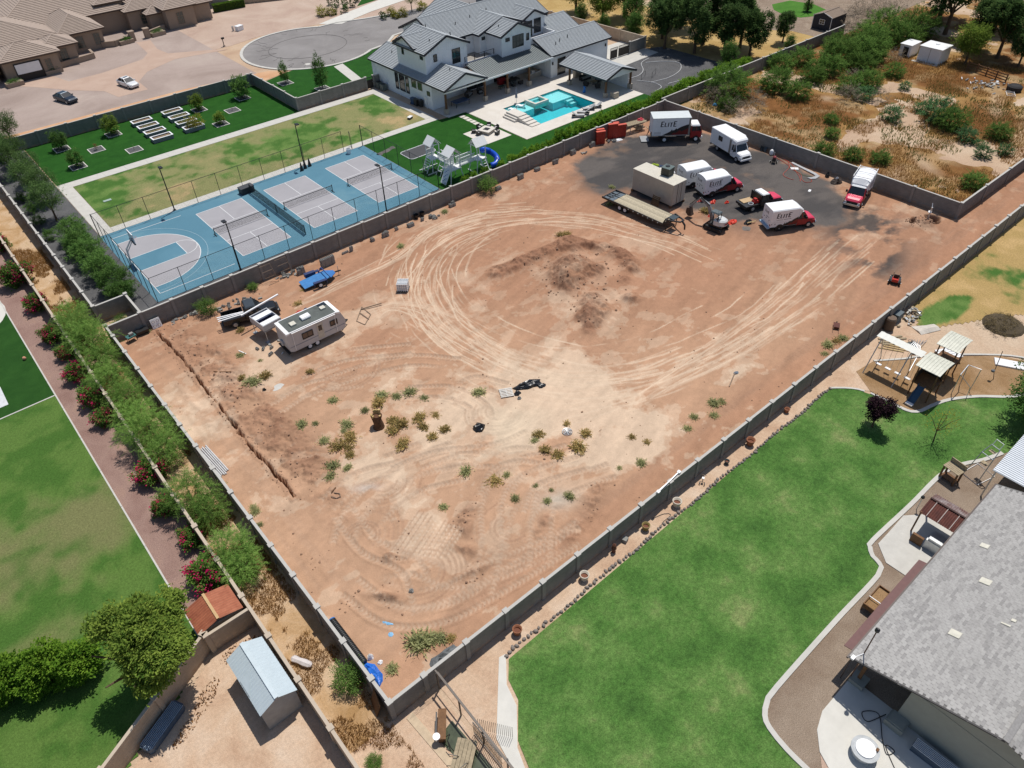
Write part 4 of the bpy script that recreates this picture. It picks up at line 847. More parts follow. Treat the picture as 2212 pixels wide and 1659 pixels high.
wbox(H_,79.7,86.0,96.2,100.2,4.0,7.8,BB); gable(H_,79.3,86.5,95.8,101.5,'y',7.75,9.25,13,TILE,NAVY,infill=BB,ends=(1,0))
wbox(H_,87.6,92.6,100.2,104,0,7.75,BB); gable(H_,87.2,93.1,99.8,106,'y',7.7,9.05,11,TILE,NAVY,infill=BB,ends=(1,0))
wbox(H_,87.6,101.3,93.0,101.0,0,3.75,BB); gable(H_,87.3,101.8,92.6,101.4,'x',3.7,5.45,18,TILE,NAVY,infill=BB)
gable(H_,93.2,100.2,98.2,108,'x',4.3,6.3,18,TILE,NAVY,infill=BB); wbox(H_,93,99.8,101,107.6,0,4.3,BB)
wbox(H_,80.5,94.5,112.4,121.9,0,4.2,BB); gable(H_,79.6,95.4,111,122.4,'y',4.2,8.0,24,TILE,NAVY,ridge=86.9,infill=BB)
MB().bx(87.4,89.2,110.9,112.2,7,9.6).build('chimney', mat('grey_stone_chimney', C(122,126,132), .9), H_)
# balcony and roof deck
wbox(H_,72.7,79.7,98.05,101.9,3.7,4.45,mat('deck_floor', C(170,164,156), .9),'balcony')
MB().bx(72.7,79.7,97.9,98.05,4.2,4.75).build('parapet', WHITE, H_)
rl = MB()
for i in range(4): rl.bx(73.4+i*2.0,73.5+i*2.0,97.95,98.03,4.75,5.6)
rl.bx(73.4,79.5,97.96,98.02,5.54,5.6).build('railing', BLACK, H_)
for z in (4.9,5.05,5.2,5.35): MB().tube([(73.4,98,z),(79.5,98,z)],.012,4).build('cable', BLACK, H_)
wbox(H_,86.05,92.4,97.3,100.2,3.6,4.8,mat('deck_floor', C(170,164,156)),'roof_deck'); MB().bx(86.05,92.5,97.15,97.3,4.3,5.75).bx(92.35,92.5,97.3,100.15,4.3,5.75).build('parapet', WHITE, H_)
# patio roof in standing seam metal
pr = MB().ext([(72.9,97.3,4.75),(87.5,97.3,4.75),(87.5,92.35,3.62),(72.9,92.35,3.62)], (0,0,-.12)).build('patio_roof', mat('grey_metal_roof', C(118,126,128), .5, .35, .06), H_)
sm = MB()
for i in range(38): sm.bar((73.0+i*.39,97.28,4.79),(73.0+i*.39,92.37,3.66),.03,.07)
link_tag(sm.build('seams', mat('grey_metal_roof', (.2,.2,.2)), pr), kind='stuff')
MB().bx(72.9,87.5,92.25,92.36,3.42,3.66).build('fascia', WHITE, pr)
MB().bx(65.2,87.5,92.7,92.95,3.2,3.42).build('beam', WHITE, H_)
wbox(H_,72.6,87.6,98.2,98.4,0,4.0,BB); MB().bx(65.2,87.5,93,98.2,3.55,3.6).build('patio_ceiling', WOODB, H_)
for x in (65.45,73.2,77.9,82.6):
    p = MB().bx(x-.13,x+.13,92.75,93.01,.9,3.2).build('post', TIMB, H_); MB().bx(x-.3,x+.3,92.58,93.18,.05,.9).build('stone_base', STONE, p)
for x0,x1 in ((68.0,70.2),(70.6,72.4),(73.6,77.4),(79.4,82.2)): win(H_,'y',98.2,x0,x1,.15,2.7,-1,BLACK,GLASS,2,1,'patio_door')
# windows
for y0,y1,z0,z1 in ((105.0,105.9,.9,3.5),(103.2,104.7,.9,3.5),(102.0,102.9,.9,3.5)): win(H_,'x',65,y0,y1,z0,z1,-1,BLACK,GLASS,1,2)
for y0,y1 in ((99.9,101.2),(98.3,99.5)): win(H_,'x',65,y0,y1,2.3,3.5,-1,mat('tan_frame', C(150,140,120)),GLASS2)
win(H_,'x',65,96.3,97.1,2.0,2.7,-1,BLACK,GLASS2)
win(H_,'x',65.9,103.8,104.4,6.4,7.4,-1,BLACK,GLASS); win(H_,'x',65.9,98.6,99.4,6.7,7.25,-1,BLACK,GLASS,2)
win(H_,'y',98.0,71.0,72.6,5.1,7.3,-1,BLACK,GLASS,2); win(H_,'y',98.0,67.4,68.1,6.2,7.3,-1,BLACK,GLASS)
win(H_,'y',101.9,74.6,76.8,4.5,7.2,-1,BLACK,GLASS,2,1,'balcony_door'); win(H_,'y',100.2,78.8,79.5,6.5,7.0,-1,BLACK,GLASS)
win(H_,'y',96.2,82.0,84.4,5.4,7.3,-1,BLACK,GLASS2,3,2); win(H_,'y',96.2,80.5,81.4,6.7,7.25,-1,BLACK,GLASS,2); win(H_,'y',96.2,85.0,85.6,6.0,7.1,-1,BLACK,GLASS)
win(H_,'y',100.2,88.0,89.9,4.9,7.4,-1,BLACK,GLASS,2,1,'deck_door'); win(H_,'y',100.2,90.3,91.9,5.2,7.5,-1,BLACK,GLASS)
win(H_,'y',93.0,89.0,91.1,.05,3.0,-1,WHITE,GLASS,1,1,'garage_door')
for (x,y,z) in ((87.9,92.9,2.4),(100.6,92.9,2.6),(74.4,101.8,6.3)): MB().bx(x-.1,x+.1,y-.16,y,z-.2,z+.25).build('wall_lamp', BLACK, H_)
for (x,y,z) in ((67.5,101,5.4),(67.2,109.5,5.2),(68.2,95,5.6),(68,99.5,8.9),(72.4,100,8.9),(70.6,104,9.6),(80,104.6,9.0),(84,105.2,9.2),(76.5,104,8.8),(81,98.4,8.5),(84.4,98.2,8.8),(91.5,95.0,4.9),(93.6,95.3,5.0),(90.2,94.6,4.7),(88,115,7.6)):
    MB().cyl((x,y,z-.2),.07,.5,8).build('vent_pipe', BLACK, H_)
at_root(wh)
# things along the house
for i,(x,y) in enumerate(((64.3,110.1),(64.25,108.7))):
    t = thing('air_conditioner', ('far' if i == 0 else 'near')+' grey air conditioner beside the white house wall', 'air conditioner', (x,y,0), 0, 'air conditioners by the white house')
    MB().bx(-.42,.42,-.42,.42,.05,1.0).build('cabinet', mat('ac_grey', C(120,126,120), .6), t); MB().cyl((0,0,1.0),.36,.04,18).build('fan_guard', BLACK, t)
def bin_(x,y,rz,m,label):
    t = thing('wheelie_bin', label, 'bin', (x,y,0), rz); MB().loft([[(-a,-b,z),(a,-b,z),(a,b,z),(-a,b,z)] for a,b,z in ((.24,.28,.05),(.3,.36,1.0))]).build('body', m, t)
    MB().ob((0,0,1.03),(.66,.8,.08)).build('lid', m, t); MB().tube([(-.2,.42,.15),(.2,.42,.15)],.12,10).build('wheels', RUBBER, t)
bin_(64.2,100.1,.2,mat('bin_blue', C(58,84,122), .5),'blue wheelie bin by the white house'); bin_(64.2,99.2,0,mat('bin_dark', C(58,56,56), .5),'dark wheelie bin beside the blue one'); bin_(64.5,98.4,-.1,mat('bin_dark', C(58,56,56)),'dark wheelie bin nearest the lawn, by the white house')
MB_ = MB().bx(-.3,.3,-.12,.12,.8,1.7).bx(-.1,.1,-.06,.06,0,.8); single('utility_meter', MB_, WHITE2, 'white electric meter box on the left wall of the white house', 'meter', loc=(64.85,97.2,0))
t = thing('pet_box', 'small white box lying on the patchy lawn corner', 'box', (60.4,95.6,0), .4); MB().bx(-.4,.4,-.25,.25,0,.3).build('box', mat('dark_grey_plastic', (.06,.06,.06)), t); MB().bx(-.44,.44,-.28,.28,.3,.36).build('lid', WHITE2, t)
# stepping stones
ss = link_tag(thing('stepping_stones', 'row of square white stepping stones in the turf beside the patio', 'stepping stones', (66.7,90.6,0)))
for i in range(6): MB().bx(-.45,.45,-.36,.36,0,.04).build('stone', TRAV, ss, (0.05*(i%2)-.1*i*.3,-.9*i,.005))
# ------------------------------------------------------------------ pool
SHELL = mat('pool_plaster_deep', (.035,.50,.56), .6, var=.08, scale=1); SHELLS = mat('pool_plaster_shelf', (.42,.70,.72), .6, var=.06, scale=1)
def water(name):
    m = bpy.data.materials.new(name); m.use_nodes = True; n = m.node_tree.nodes; l = m.node_tree.links; n.remove(n['Principled BSDF'])
    tr = n.new('ShaderNodeBsdfTransparent'); tr.inputs[0].default_value = (.72,.97,.98,1); gl = n.new('ShaderNodeBsdfGlossy'); gl.inputs['Roughness'].default_value = .04
    fr = n.new('ShaderNodeFresnel'); fr.inputs[0].default_value = 1.33; mx = n.new('ShaderNodeMixShader')
    nz = n.new('ShaderNodeTexNoise'); nz.inputs['Scale'].default_value = 2.5; bp = n.new('ShaderNodeBump'); bp.inputs['Strength'].default_value = .15; bp.inputs['Distance'].default_value = .05
    l.new(nz.outputs[0], bp.inputs['Height']); l.new(bp.outputs[0], gl.inputs['Normal']); l.new(bp.outputs[0], fr.inputs['Normal'])
    l.new(fr.outputs[0], mx.inputs[0]); l.new(tr.outputs[0], mx.inputs[1]); l.new(gl.outputs[0], mx.inputs[2]); l.new(mx.outputs[0], n['Material Output'].inputs[0]); return m
WATER = water('pool_water')
p = thing('swimming_pool', 'turquoise rectangular swimming pool with tanning shelves in pale deck', 'pool', (79.2,84.2,0))
MB().bx(73.2,85.2,80,88.55,-1.7,-1.5).bx(73.0,73.2,80,88.55,-1.5,.0).bx(85.2,85.4,80,88.55,-1.5,.0).bx(73.0,85.4,79.8,80,-1.5,.0).bx(73.0,85.4,88.55,88.75,-1.5,.0).build('basin', SHELL, p)
MB().bx(73.2,77.4,85.9,88.55,-1.5,-.32).build('shelf', SHELLS, p); MB().bx(80.9,85.2,85.3,88.55,-1.5,-.32).bx(83.6,85.2,84.7,85.3,-1.5,-.6).bx(83.9,85.2,84.1,84.7,-1.5,-.9).build('shelf', SHELLS, p)
MB().quad((73.21,80.01,-.09),(85.19,80.01,-.09),(85.19,88.54,-.09),(73.21,88.54,-.09)).build('water', WATER, p); at_root(p)
t = thing('spa', 'raised square spa with white rim at the pool edge', 'spa', (79.1,87.2,0))
MB().bx(-1.45,1.45,-1.3,-.95,-.6,.26).bx(-1.45,1.45,.95,1.3,-.6,.26).bx(-1.45,-1.1,-.95,.95,-.6,.26).bx(1.1,1.45,-.95,.95,-.6,.26).build('rim', TRAV, t)
MB().bx(-1.1,1.1,-.95,.95,-.6,-.3).bx(-1.1,-.7,-.95,.95,-.3,.05).bx(-.7,1.1,.55,.95,-.3,.05).build('bench', SHELLS, t); MB().quad((-1.09,-.94,.14),(1.09,-.94,.14),(1.09,.94,.14),(-1.09,.94,.14)).build('water', WATER, t)
t = thing('pool_steps', 'white stone steps and raised wall at the left of the pool', 'steps', (72.5,82.9,.04))
MB().bx(-.9,.85,.2,3.0,0,.7).build('wall', TRAV, t)
for i in range(4): MB().bx(-.9,.85,.2-.78*(i+1),.2-.78*i,0,.7-.15*(i+1)).build('step', TRAV, t)
for i in range(2): MB().bx(-.9-.35*(i+1),-.9-.35*i,.2,3.0,0,.7-.23*(i+1)).build('step', TRAV, t)
CUSH = mat('grey_cushion', C(196,196,196), .9); WICK = mat('dark_wicker', (.055,.05,.045), .9, var=.3, scale=20)
def lounger(x, y, rz, label, m1, m2, h=.32):
    t = thing('sun_lounger', label, 'sun lounger', (x,y,.04), rz, 'sun loungers round the pool')
    f = MB().bx(-.95,.95,-.33,.33,h-.08,h)
    f.build('frame', m1, t)
    for sx in (-.8,.8):
        for sy in (-.28,.28): MB().bx(sx-.03,sx+.03,sy-.03,sy+.03,0,h-.08).build('leg', m1, t)
    MB().bx(-.95,.3,-.31,.31,h,h+.08).build('cushion', m2, t); MB().ob((.62,0,h+.28),(.72,.62,.08),0,R(-42)).build('backrest', m2, t)
for (x,y,rz,lab) in ((82.3,78.7,-.5,'grey sun lounger at the right end of the pool row'),(83.7,78.6,-.5,'second grey sun lounger, by the tilted backrest at pool end'),(80.6,78.2,-1.0,'third grey lounger along the near pool edge'),(79.2,77.9,2.4,'leftmost grey lounger along the near pool edge')): lounger(x,y,rz,lab,WICK,CUSH)
for (x,y,lab) in ((74.3,87.3,'left white in-water chaise on the pool shelf'),(76.2,87.6,'right white in-water chaise beside the spa')):
    t = thing('pool_chaise', lab, 'chaise', (x,y,-.32), R(-60)); S = [(-.9,.28),(-.5,.42),(-.1,.3),(.25,.32),(.6,.62),(.85,.95)]
    MB().loft([[(a,-.32,z),(a,.32,z),(a,.32,z-.1),(a,-.32,z-.1)] for a,z in S]).build('seat', WHITE2, t); MB().bx(-.6,-.4,-.3,.3,0,.3).bx(.3,.5,-.3,.3,0,.34).build('base', WHITE2, t)
t = thing('closed_umbrella', 'closed grey patio umbrella standing at the pool shelf', 'umbrella', (76.3,88.9,.04))
MB().cyl((0,0,0),.03,2.3,8).build('pole', STEEL, t); MB().lathe([(.05,.7),(.2,.8),(.16,1.5),(.09,2.2),(.02,2.4)],(0,0,0),10).build('canopy', mat('mauve_grey_fabric', C(150,144,158), .9), t)
# pavilion
pv = thing('pool_pavilion', 'open pavilion with grey tiled gable roof beside the pool', 'pavilion', (90.8,85.2,.04))
gable(pv,87.3,94.3,79.9,90.7,'y',2.95,4.15,12,TILE,NAVY,infill=BB)
for x,y in ((87.75,88.6),(87.85,80.5),(93.6,80.5),(93.6,90.2)):
    q = MB().bx(x-.13,x+.13,y-.13,y+.13,.8,2.9).build('post', TIMB, pv); MB().bx(x-.3,x+.3,y-.3,y+.3,0,.8).build('stone_base', STONE, q)
MB().bx(93.3,93.5,80.8,90,0,2.9).build('wall', BB, pv); MB().bx(87.6,94,80.3,80.5,2.7,2.92).bx(87.65,87.85,80.3,90.4,2.7,2.92).build('beam', WHITE, pv)
MB().bx(90.5,92,90.0,90.6,0,2.7).build('fireplace', STONE, pv); at_root(pv)
def armchair(x, y, rz, label, m=WICK, c=CUSH, s=1.0, w=.75):
    t = thing('armchair', label, 'chair', (x,y,.05), rz); t.scale = (s,s,s)
    MB().bx(-.38,.38,-w/2,w/2,.08,.34).build('base', m, t); MB().bx(-.34,.34,-w/2+.06,w/2-.06,.34,.46).build('seat', c, t)
    MB().bx(-.42,-.3,-w/2,w/2,.34,.85).build('backrest', m, t)
    for sg in (-1,1): MB().bx(-.36,.38,sg*w/2-.06,sg*w/2+.06,.34,.62).build('arm', m, t)
    for sx in (-.34,.34):
        for sy in (-w/2+.05,w/2-.05): MB().bx(sx-.03,sx+.03,sy-.03,sy+.03,0,.08).build('leg', m, t)
armchair(91.2,88.4,R(-90),'long grey sofa under the pool pavilion roof',w=2.1); armchair(89.3,86.3,R(30),'grey armchair under the pavilion, nearest the pool shelf'); armchair(90.0,84.3,R(60),'grey armchair under the pavilion, nearest the near edge'); armchair(92.2,86.2,R(180),'grey armchair under the pavilion, back wall side')
def table(x,y,rz,lx,ly,h,label,m1,m2,z=.05):
    t = thing('table', label, 'table', (x,y,z), rz); MB().bx(-lx/2,lx/2,-ly/2,ly/2,h-.06,h).build('tabletop', m1, t)
    for sx in (-1,1):
        for sy in (-1,1): MB().bx(sx*(lx/2-.1)-.04,sx*(lx/2-.1)+.04,sy*(ly/2-.1)-.04,sy*(ly/2-.1)+.04,0,h-.06).build('leg', m2, t)
table(90.9,86.1,0,1.2,.9,.42,'low table among the pavilion chairs',WOOD,WICK); table(69.3,94.4,.02,2.74,1.5,.76,'blue table tennis table under the patio roof',mat('tt_blue', C(60,96,140), .5),BLACK)
table(81.4,95.6,.05,2.4,1.1,.75,'long dark dining table under the patio roof',WICK,WICK); table(78.6,95.2,.1,1.1,.6,.45,'small green bench under the patio roof',mat('green_wood', C(70,110,92)),WOODB)
for i,(x,y,r_) in enumerate(((80.6,94.6,90),(82.2,94.6,90),(80.6,96.6,-90),(82.2,96.6,-90))): armchair(x,y,R(r_),['near left','near right','far left','far right'][i]+' dark dining chair under the patio roof',WICK,WICK,.8)
armchair(72.6,96.4,R(-60),'grey wicker sofa beside the tennis table',w=1.8); armchair(74.6,96.0,R(-100),'grey wicker armchair behind the first timber post')
single('red_cooler', MB().bx(-.6,.6,-.35,.35,0,.9).bx(-.62,.62,-.37,.37,.9,1.0), RED, 'red cabinet against the patio back wall', 'cabinet', loc=(79.9,96.9,.05))
t = thing('outdoor_kitchen', 'stone outdoor kitchen at the right end of the patio', 'kitchen', (86,95.4,.05)); MB().bx(-1.6,1.3,-.4,.4,0,.9).bx(.6,1.3,.4,2.2,0,.9).build('counter', STONE, t); MB().bx(-.9,-.1,-.35,.35,.9,1.25).build('grill', STEEL, t); MB().bx(-1.65,1.35,-.45,-.42,.86,.92).build('edge', WHITE, t)
single('pool_float', MB().loft([[(.28*math.cos(k*.785)*r+ox,.2*math.sin(k*.785)*r,z) for k in range(8)] for r,z,ox in ((.9,0,0),(1.3,.2,0),(.7,.45,.05),(.8,.75,.1),(.5,1.0,-.1),(.15,1.1,-.2))]), mat('blue_vinyl', C(48,140,225), .3), 'blue inflatable pool toy standing by the pavilion', 'pool toy', loc=(87.0,84.4,.04), smooth=True)
single('low_pillar', MB().bx(-.5,.5,-.5,.5,0,.85), STONE, 'square stone pedestal beside the near pavilion corner', 'pedestal', loc=(88.9,79.5,.04))
# fire pit and chairs
t = thing('fire_pit', 'square white stone fire pit table on the square pad', 'fire pit', (65.6,83.3,.05), R(18)); MB().bx(-.85,.85,-.85,.85,0,.42).build('base', STONE, t); MB().bx(-.98,.98,-.98,.98,.422,.5).build('top', TRAV, t); MB().bx(-.42,.42,-.42,.42,.5,.52).build('burner', BLACK, t)
for i,(x,y) in enumerate(((64.1,84.5),(64.1,83.4),(65.6,85.1),(67.1,84.6),(67.4,83.2),(66.2,81.6))):
    armchair(x,y,math.atan2(83.3-y,65.6-x),'dark metal chair with pale cushion '+['at the far left of the fire pit','at the left of the fire pit','on the house side of the fire pit','at the far right of the fire pit','at the right of the fire pit','in front of the fire pit'][i],BLACK,CUSH,.75)
# trampoline in the turf, pool hose
t = thing('sunken_trampoline', 'dark rectangular sunken trampoline with pale rim in the turf', 'trampoline', (54.3,84.9,.015)); rq_ = [(a*1.7+.5*math.cos(R(c_+d)),b*1.0+.5*math.sin(R(c_+d))) for a,b,c_ in ((1,1,0),(-1,1,90),(-1,-1,180),(1,-1,270)) for d in (0,30,60,90)]
MB().prism(rq_,0,.03).build('mat', mat('trampoline_mat', (.05,.052,.056), .8), t); MB().tube([(a,b,.04) for a,b in rq_],.05,6,closed=True).build('rim', WHITE2, t)
single('crumpled_cover', MB().loft([[(x,-.4+random.Random(i).uniform(-.2,.2),0),(x,0,.16+random.Random(i+9).uniform(0,.14)),(x,.35+random.Random(i+5).uniform(-.2,.2),0),(x,0,.01)] for i,x in enumerate((-1.6,-1.2,-.8,-.3,.2,.6,1.0,1.5))]), mat('grey_canvas', C(120,116,112), .95), 'crumpled grey cover lying on the turf behind the court fence', 'cover', loc=(51.2,88.4,.02), rz=.2)
# ------------------------------------------------------------------ white playset
PW = mat('white_vinyl', (.76,.78,.77), .5, var=.04)
ps = thing('playset', 'white wooden playset with three roofed towers, bridges and blue tube slide', 'playset', (53.6,75.6,.02))
def tower(x0,x1,y0,y1,ax,zp=1.75):
    for x in (x0,x1):
        for y in (y0,y1): MB().bar((x+(x-(x0+x1)/2)*.5,y+(y-(y0+y1)/2)*.35,0),(x,y,zp),.1).bar((x,y,zp-.05),(x,y,3.65),.09).build('leg', PW, ps)
    MB().bx(x0-.1,x1+.1,y0-.1,y1+.1,zp-.12,zp).build('platform', PW, ps)
    MB().bar((x0,y0,3.6),(x1,y0,3.6),.1).bar((x0,y1,3.6),(x1,y1,3.6),.1).bar((x0,y0,3.6),(x0,y1,3.6),.1).bar((x1,y0,3.6),(x1,y1,3.6),.1).build('top_frame', PW, ps)
    a,b,c_,d = x0-.3,x1+.3,y0-.2,y1+.2
    if ax == 'y': rc2 = (a+b)/2; Q = [[(a,c_,3.55),(a,d,3.55),(rc2,d,4.5),(rc2,c_,4.5)],[(b,c_,3.55),(b,d,3.55),(rc2,d,4.5),(rc2,c_,4.5)]]; G = [[(x0,y,3.6),(x1,y,3.6),(rc2,y,4.36)] for y in (y0,y1)]; gv = (0,.04,0)
    else: rc2 = (c_+d)/2; Q = [[(a,c_,3.55),(b,c_,3.55),(b,rc2,4.5),(a,rc2,4.5)],[(a,d,3.55),(b,d,3.55),(b,rc2,4.5),(a,rc2,4.5)]]; G = [[(x,y0,3.6),(x,y1,3.6),(x,rc2,4.36)] for x in (x0,x1)]; gv = (.04,0,0)
    for q in Q: MB().ext(q,(0,0,.05)).build('roof_panel', PW, ps)
    for q in G:
        m_ = (Vector(q[0])+Vector(q[1]))/2; MB().bar(q[0],q[2],.06,.14).bar(q[1],q[2],.06,.14).build('roof_truss', PW, ps)
def rail(p, q, z0, z1):
    p, q = Vector((*p,0)), Vector((*q,0)); n = max(2,int((q-p).length/.14)); m_ = MB()
    m_.bar(p+Vector((0,0,z1)),q+Vector((0,0,z1)),.09,.07).bar(p+Vector((0,0,z0+.08)),q+Vector((0,0,z0+.08)),.06,.06); m_.build('rail', PW, ps)
    b = MB()
    for i in range(1,n): s_ = p.lerp(q,i/n); b.bx(s_.x-.02,s_.x+.02,s_.y-.02,s_.y+.02,z0+.1,z1-.03)
    link_tag(b.build('balusters', PW, ps), kind='stuff')
def ladder(a, b, w, n, name='ladder'):
    a, b, w = Vector(a), Vector(b), Vector(w); m_ = MB().bar(a-w/2,b-w/2,.08).bar(a+w/2,b+w/2,.08); o = m_.build(name, PW, ps)
    for i in range(1,n): c_ = a.lerp(b,i/n); MB().bar(c_-w/2,c_+w/2,.09,.05).build('rung', PW, o)
tower(52.2,53.4,78.3,79.6,'y'); tower(52.0,53.5,73.9,75.3,'y'); tower(56.4,57.8,73.9,75.2,'x')
MB().bx(52.9,53.6,75.3,78.3,1.62,1.72).build('bridge', PW, ps); MB().bx(53.6,56.4,74.3,75.1,1.62,1.72).build('bridge', PW, ps)
for p_,q_ in (((52.9,75.4),(52.9,78.2)),((53.6,75.4),(53.6,78.2)),((53.6,74.3),(56.3,74.3)),((53.6,75.1),(56.3,75.1)),((52.0,75.3),(53.5,75.3)),((53.5,73.9),(53.5,74.2)),((52.2,79.6),(53.4,79.6))): rail(p_,q_,1.72,2.7)
ladder((51.2,79.0,0),(52.1,79.0,1.75),(0,1.1,0),6); ladder((57.3,72.8,0),(57.2,73.8,1.75),(.7,0,0),6); ladder((51.9,76.9,.0),(52.9,76.9,1.7),(0,.9,0),3,'climber')
MB().ext([(51.0,75.2,0),(51.0,74.0,0),(52.0,74.0,1.75),(52.0,75.2,1.75)],(.08,0,.04)).build('climbing_wall', PW, ps)
for i in range(10): MB().ob((51.1+.09*i,74.25+.75*((i*37)%10)/10,.2+.155*i),(.09,.12,.08)).build('climbing_hold', BLUEP, ps)
sw = MB()
for i in range(16):
    pass
SL = [(57.9,74.7,2.45),(58.5,75.0,2.3),(59.2,75.2,2.0),(59.8,74.9,1.65),(60.0,74.3,1.3),(59.7,73.8,.95),(59.2,73.6,.6),(58.8,73.7,.4),(58.4,74.0,.35)]
Sx = spline([p_[:2] for p_ in SL], .2); zz = np.interp(np.linspace(0,1,len(Sx)), np.linspace(0,1,len(SL)), [p_[2] for p_ in SL])
MB().tube([(Sx[i][0],Sx[i][1],zz[i]) for i in range(len(Sx))], .38, 12).build('tube_slide', mat('blue_slide_plastic', C(30,96,230), .3), ps, smooth=True)
for i_ in (len(Sx)//3, 2*len(Sx)//3): MB().tube([(Sx[i_][0],Sx[i_][1],zz[i_]),(Sx[i_+1][0],Sx[i_+1][1],zz[i_+1])], .43, 12).build('slide_flange', mat('blue_flange', C(24,70,190), .4), ps)
MB().bar((51.0,79.9,.06),(54.0,79.9,.06),.1).bar((51.0,77.9,.06),(54.0,77.9,.06),.1).bar((56.0,73.4,.06),(56.0,75.6,.06),.1).bar((58.1,73.4,.06),(58.1,75.6,.06),.1).build('ground_frame', PW, ps)
for y in (76.3,77.4):
    MB().tube([(53.25,y-.2,1.6),(53.25,y-.2,.5)],.012,4).tube([(53.25,y+.2,1.6),(53.25,y+.2,.5)],.012,4).build('swing_rope', STEEL, ps); MB().bx(53.12,53.38,y-.24,y+.24,.44,.5).build('swing_seat', BLUEP, ps)
at_root(ps)
# ------------------------------------------------------------------ tan house across the street side
TANW = mat('tan_stucco', C(172,152,134), .95, var=.05, scale=2, bump=.2); TANT = mat('tan_concrete_tile', C(182,164,150), .85, var=.14, scale=3, bump=.3); TANF = mat('brown_fascia', C(96,78,66), .8)
th_ = thing('tan_house', 'tan stucco house with brown tiled hip roofs at the top left', 'house', (30,166,0))
for (x0,x1,y0,y1,zw,zr,ro) in ((18.6,27.6,158.4,166,3.6,5.3,10),(26.5,31.6,161.6,167,3.5,4.9,8),(30.6,38.2,167.2,180,3.6,6.0,14),(9,31,168,186,3.6,6.6,20),(22,46,176,196,4.0,8.0,22),(41.3,46.4,177.6,183,5.2,6.4,8),(45.6,58,174,192,3.7,6.4,18),(51.6,57.4,168.8,176,3.9,5.5,9),(49,52,171.6,175,3.0,4.0,6),(57,61.5,170.5,180,3.4,4.8,8),(6,17.6,160.5,170,3.3,5.2,10)):
    wbox(th_,x0,x1,y0,y1,0,zw,TANW); hip(th_,x0-.6,x1+.6,y0-.6,y1+.6,zw,zr,ro,TANT,TANF,.1)
MB().bx(20.2,24.6,158.2,158.42,.0,2.9).build('opening_shade_panel', mat('deep_shade_sheet', C(60,54,50), .8), th_); MB().bx(20.3,24.3,158.1,158.2,1.2,2.8).build('white_door', WHITE, th_)  # dark panel painted as the deep shade inside the driveway opening
for (x0,x1,y,z0,z1) in ((25.2,26.3,158.4,.8,2.6),(28.6,30.0,161.6,.5,2.9),(33.2,34.6,167.2,.7,2.8),(36.4,37.6,167.2,.7,2.8),(48,49.4,174,.8,2.7),(53.6,55.0,168.8,.7,2.9),(12.5,14,160.5,.6,2.5)):
    win(th_,'y',y,x0,x1,z0,z1,-1,mat('tan_trim', C(150,130,112)),GLASS2,2,3)
MB().bx(42.4,45.2,177.5,177.62,0,4.6).build('entry_door', mat('dark_entry', C(48,42,38), .7), th_)
win(th_,'x',30.6,169.5,171.5,.8,2.6,-1,mat('tan_trim', (.3,.25,.2)),GLASS2,2,2)
at_root(th_)
for i,(a,b,h,lab) in enumerate((((27.2,160.6),(34.2,161.9),.9,'low tan wall in front of the tan house window'),((34.2,161.9),(34.4,164.8),.9,'low tan return wall by the tan house corner'),((37.4,167.2),(39.6,166.2),1.0,'low tan courtyard wall left of the gate'),((39.6,166.2),(43.2,167.6),1.0,'low tan courtyard wall beside the left gate pillar'),((46.6,167.6),(50.8,169.6),1.0,'low tan courtyard wall right of the gate'))):
    single('low_wall', MB().bar((a[0],a[1],h/2),(b[0],b[1],h/2),.3,h).bar((a[0],a[1],h+.04),(b[0],b[1],h+.04),.42,.08), TANW, lab, 'low wall')
for (x,y,lab) in ((43.4,167.4,'left tan gate pillar of the courtyard'),(46.3,167.2,'right tan gate pillar of the courtyard')):
    t = thing('gate_pillar', lab, 'pillar', (x,y,0)); MB().bx(-.5,.5,-.5,.5,0,1.7).build('shaft', TANW, t); MB().bx(-.58,.58,-.58,.58,1.7,1.82).build('cap', TANW, t)
# ------------------------------------------------------------------ right neighbour's house
STUC = mat('grey_green_stucco', C(168,170,160), .95, var=.05, scale=2, bump=.25)
def shingle_mat(name, by_attr):
    m = bpy.data.materials.new(name); m.use_nodes = True; n = m.node_tree.nodes; l = m.node_tree.links; b = n['Principled BSDF']; b.inputs['Roughness'].default_value = .95; b.inputs['Specular IOR Level'].default_value = .15
    if by_attr: s = n.new('ShaderNodeAttribute'); s.attribute_name = 'rnd'; o = s.outputs['Fac']
    else: s = n.new('ShaderNodeObjectInfo'); o = s.outputs['Random']
    cr = n.new('ShaderNodeValToRGB'); e = cr.color_ramp.elements; e[0].color = (*C(160,158,156),1); e[1].color = (*C(186,184,181),1); k = e.new(.4); k.color = (*C(177,175,172),1)
    l.new(o, cr.inputs[0]); tc = n.new('ShaderNodeTexCoord'); nz = n.new('ShaderNodeTexNoise'); nz.inputs['Scale'].default_value = 9; nz.inputs['Detail'].default_value = 5
    l.new(tc.outputs['Object'], nz.inputs['Vector']); mr = n.new('ShaderNodeMapRange'); mr.inputs[1].default_value = .3; mr.inputs[2].default_value = .7; mr.inputs[3].default_value = .88; mr.inputs[4].default_value = 1.1; l.new(nz.outputs[0], mr.inputs[0])
    mu = n.new('ShaderNodeMix'); mu.data_type = 'RGBA'; mu.blend_type = 'MULTIPLY'; mu.inputs[0].default_value = 1; l.new(cr.outputs[0], mu.inputs[6]); l.new(mr.outputs[0], mu.inputs[7]); l.new(mu.outputs[2], b.inputs['Base Color']); return m
rh = thing('shingled_house', 'stucco house with grey asphalt shingle roof at the lower right', 'house', (38,0,0))
wbox(rh,29.1,48,-11.5,.6,0,3.3,STUC)
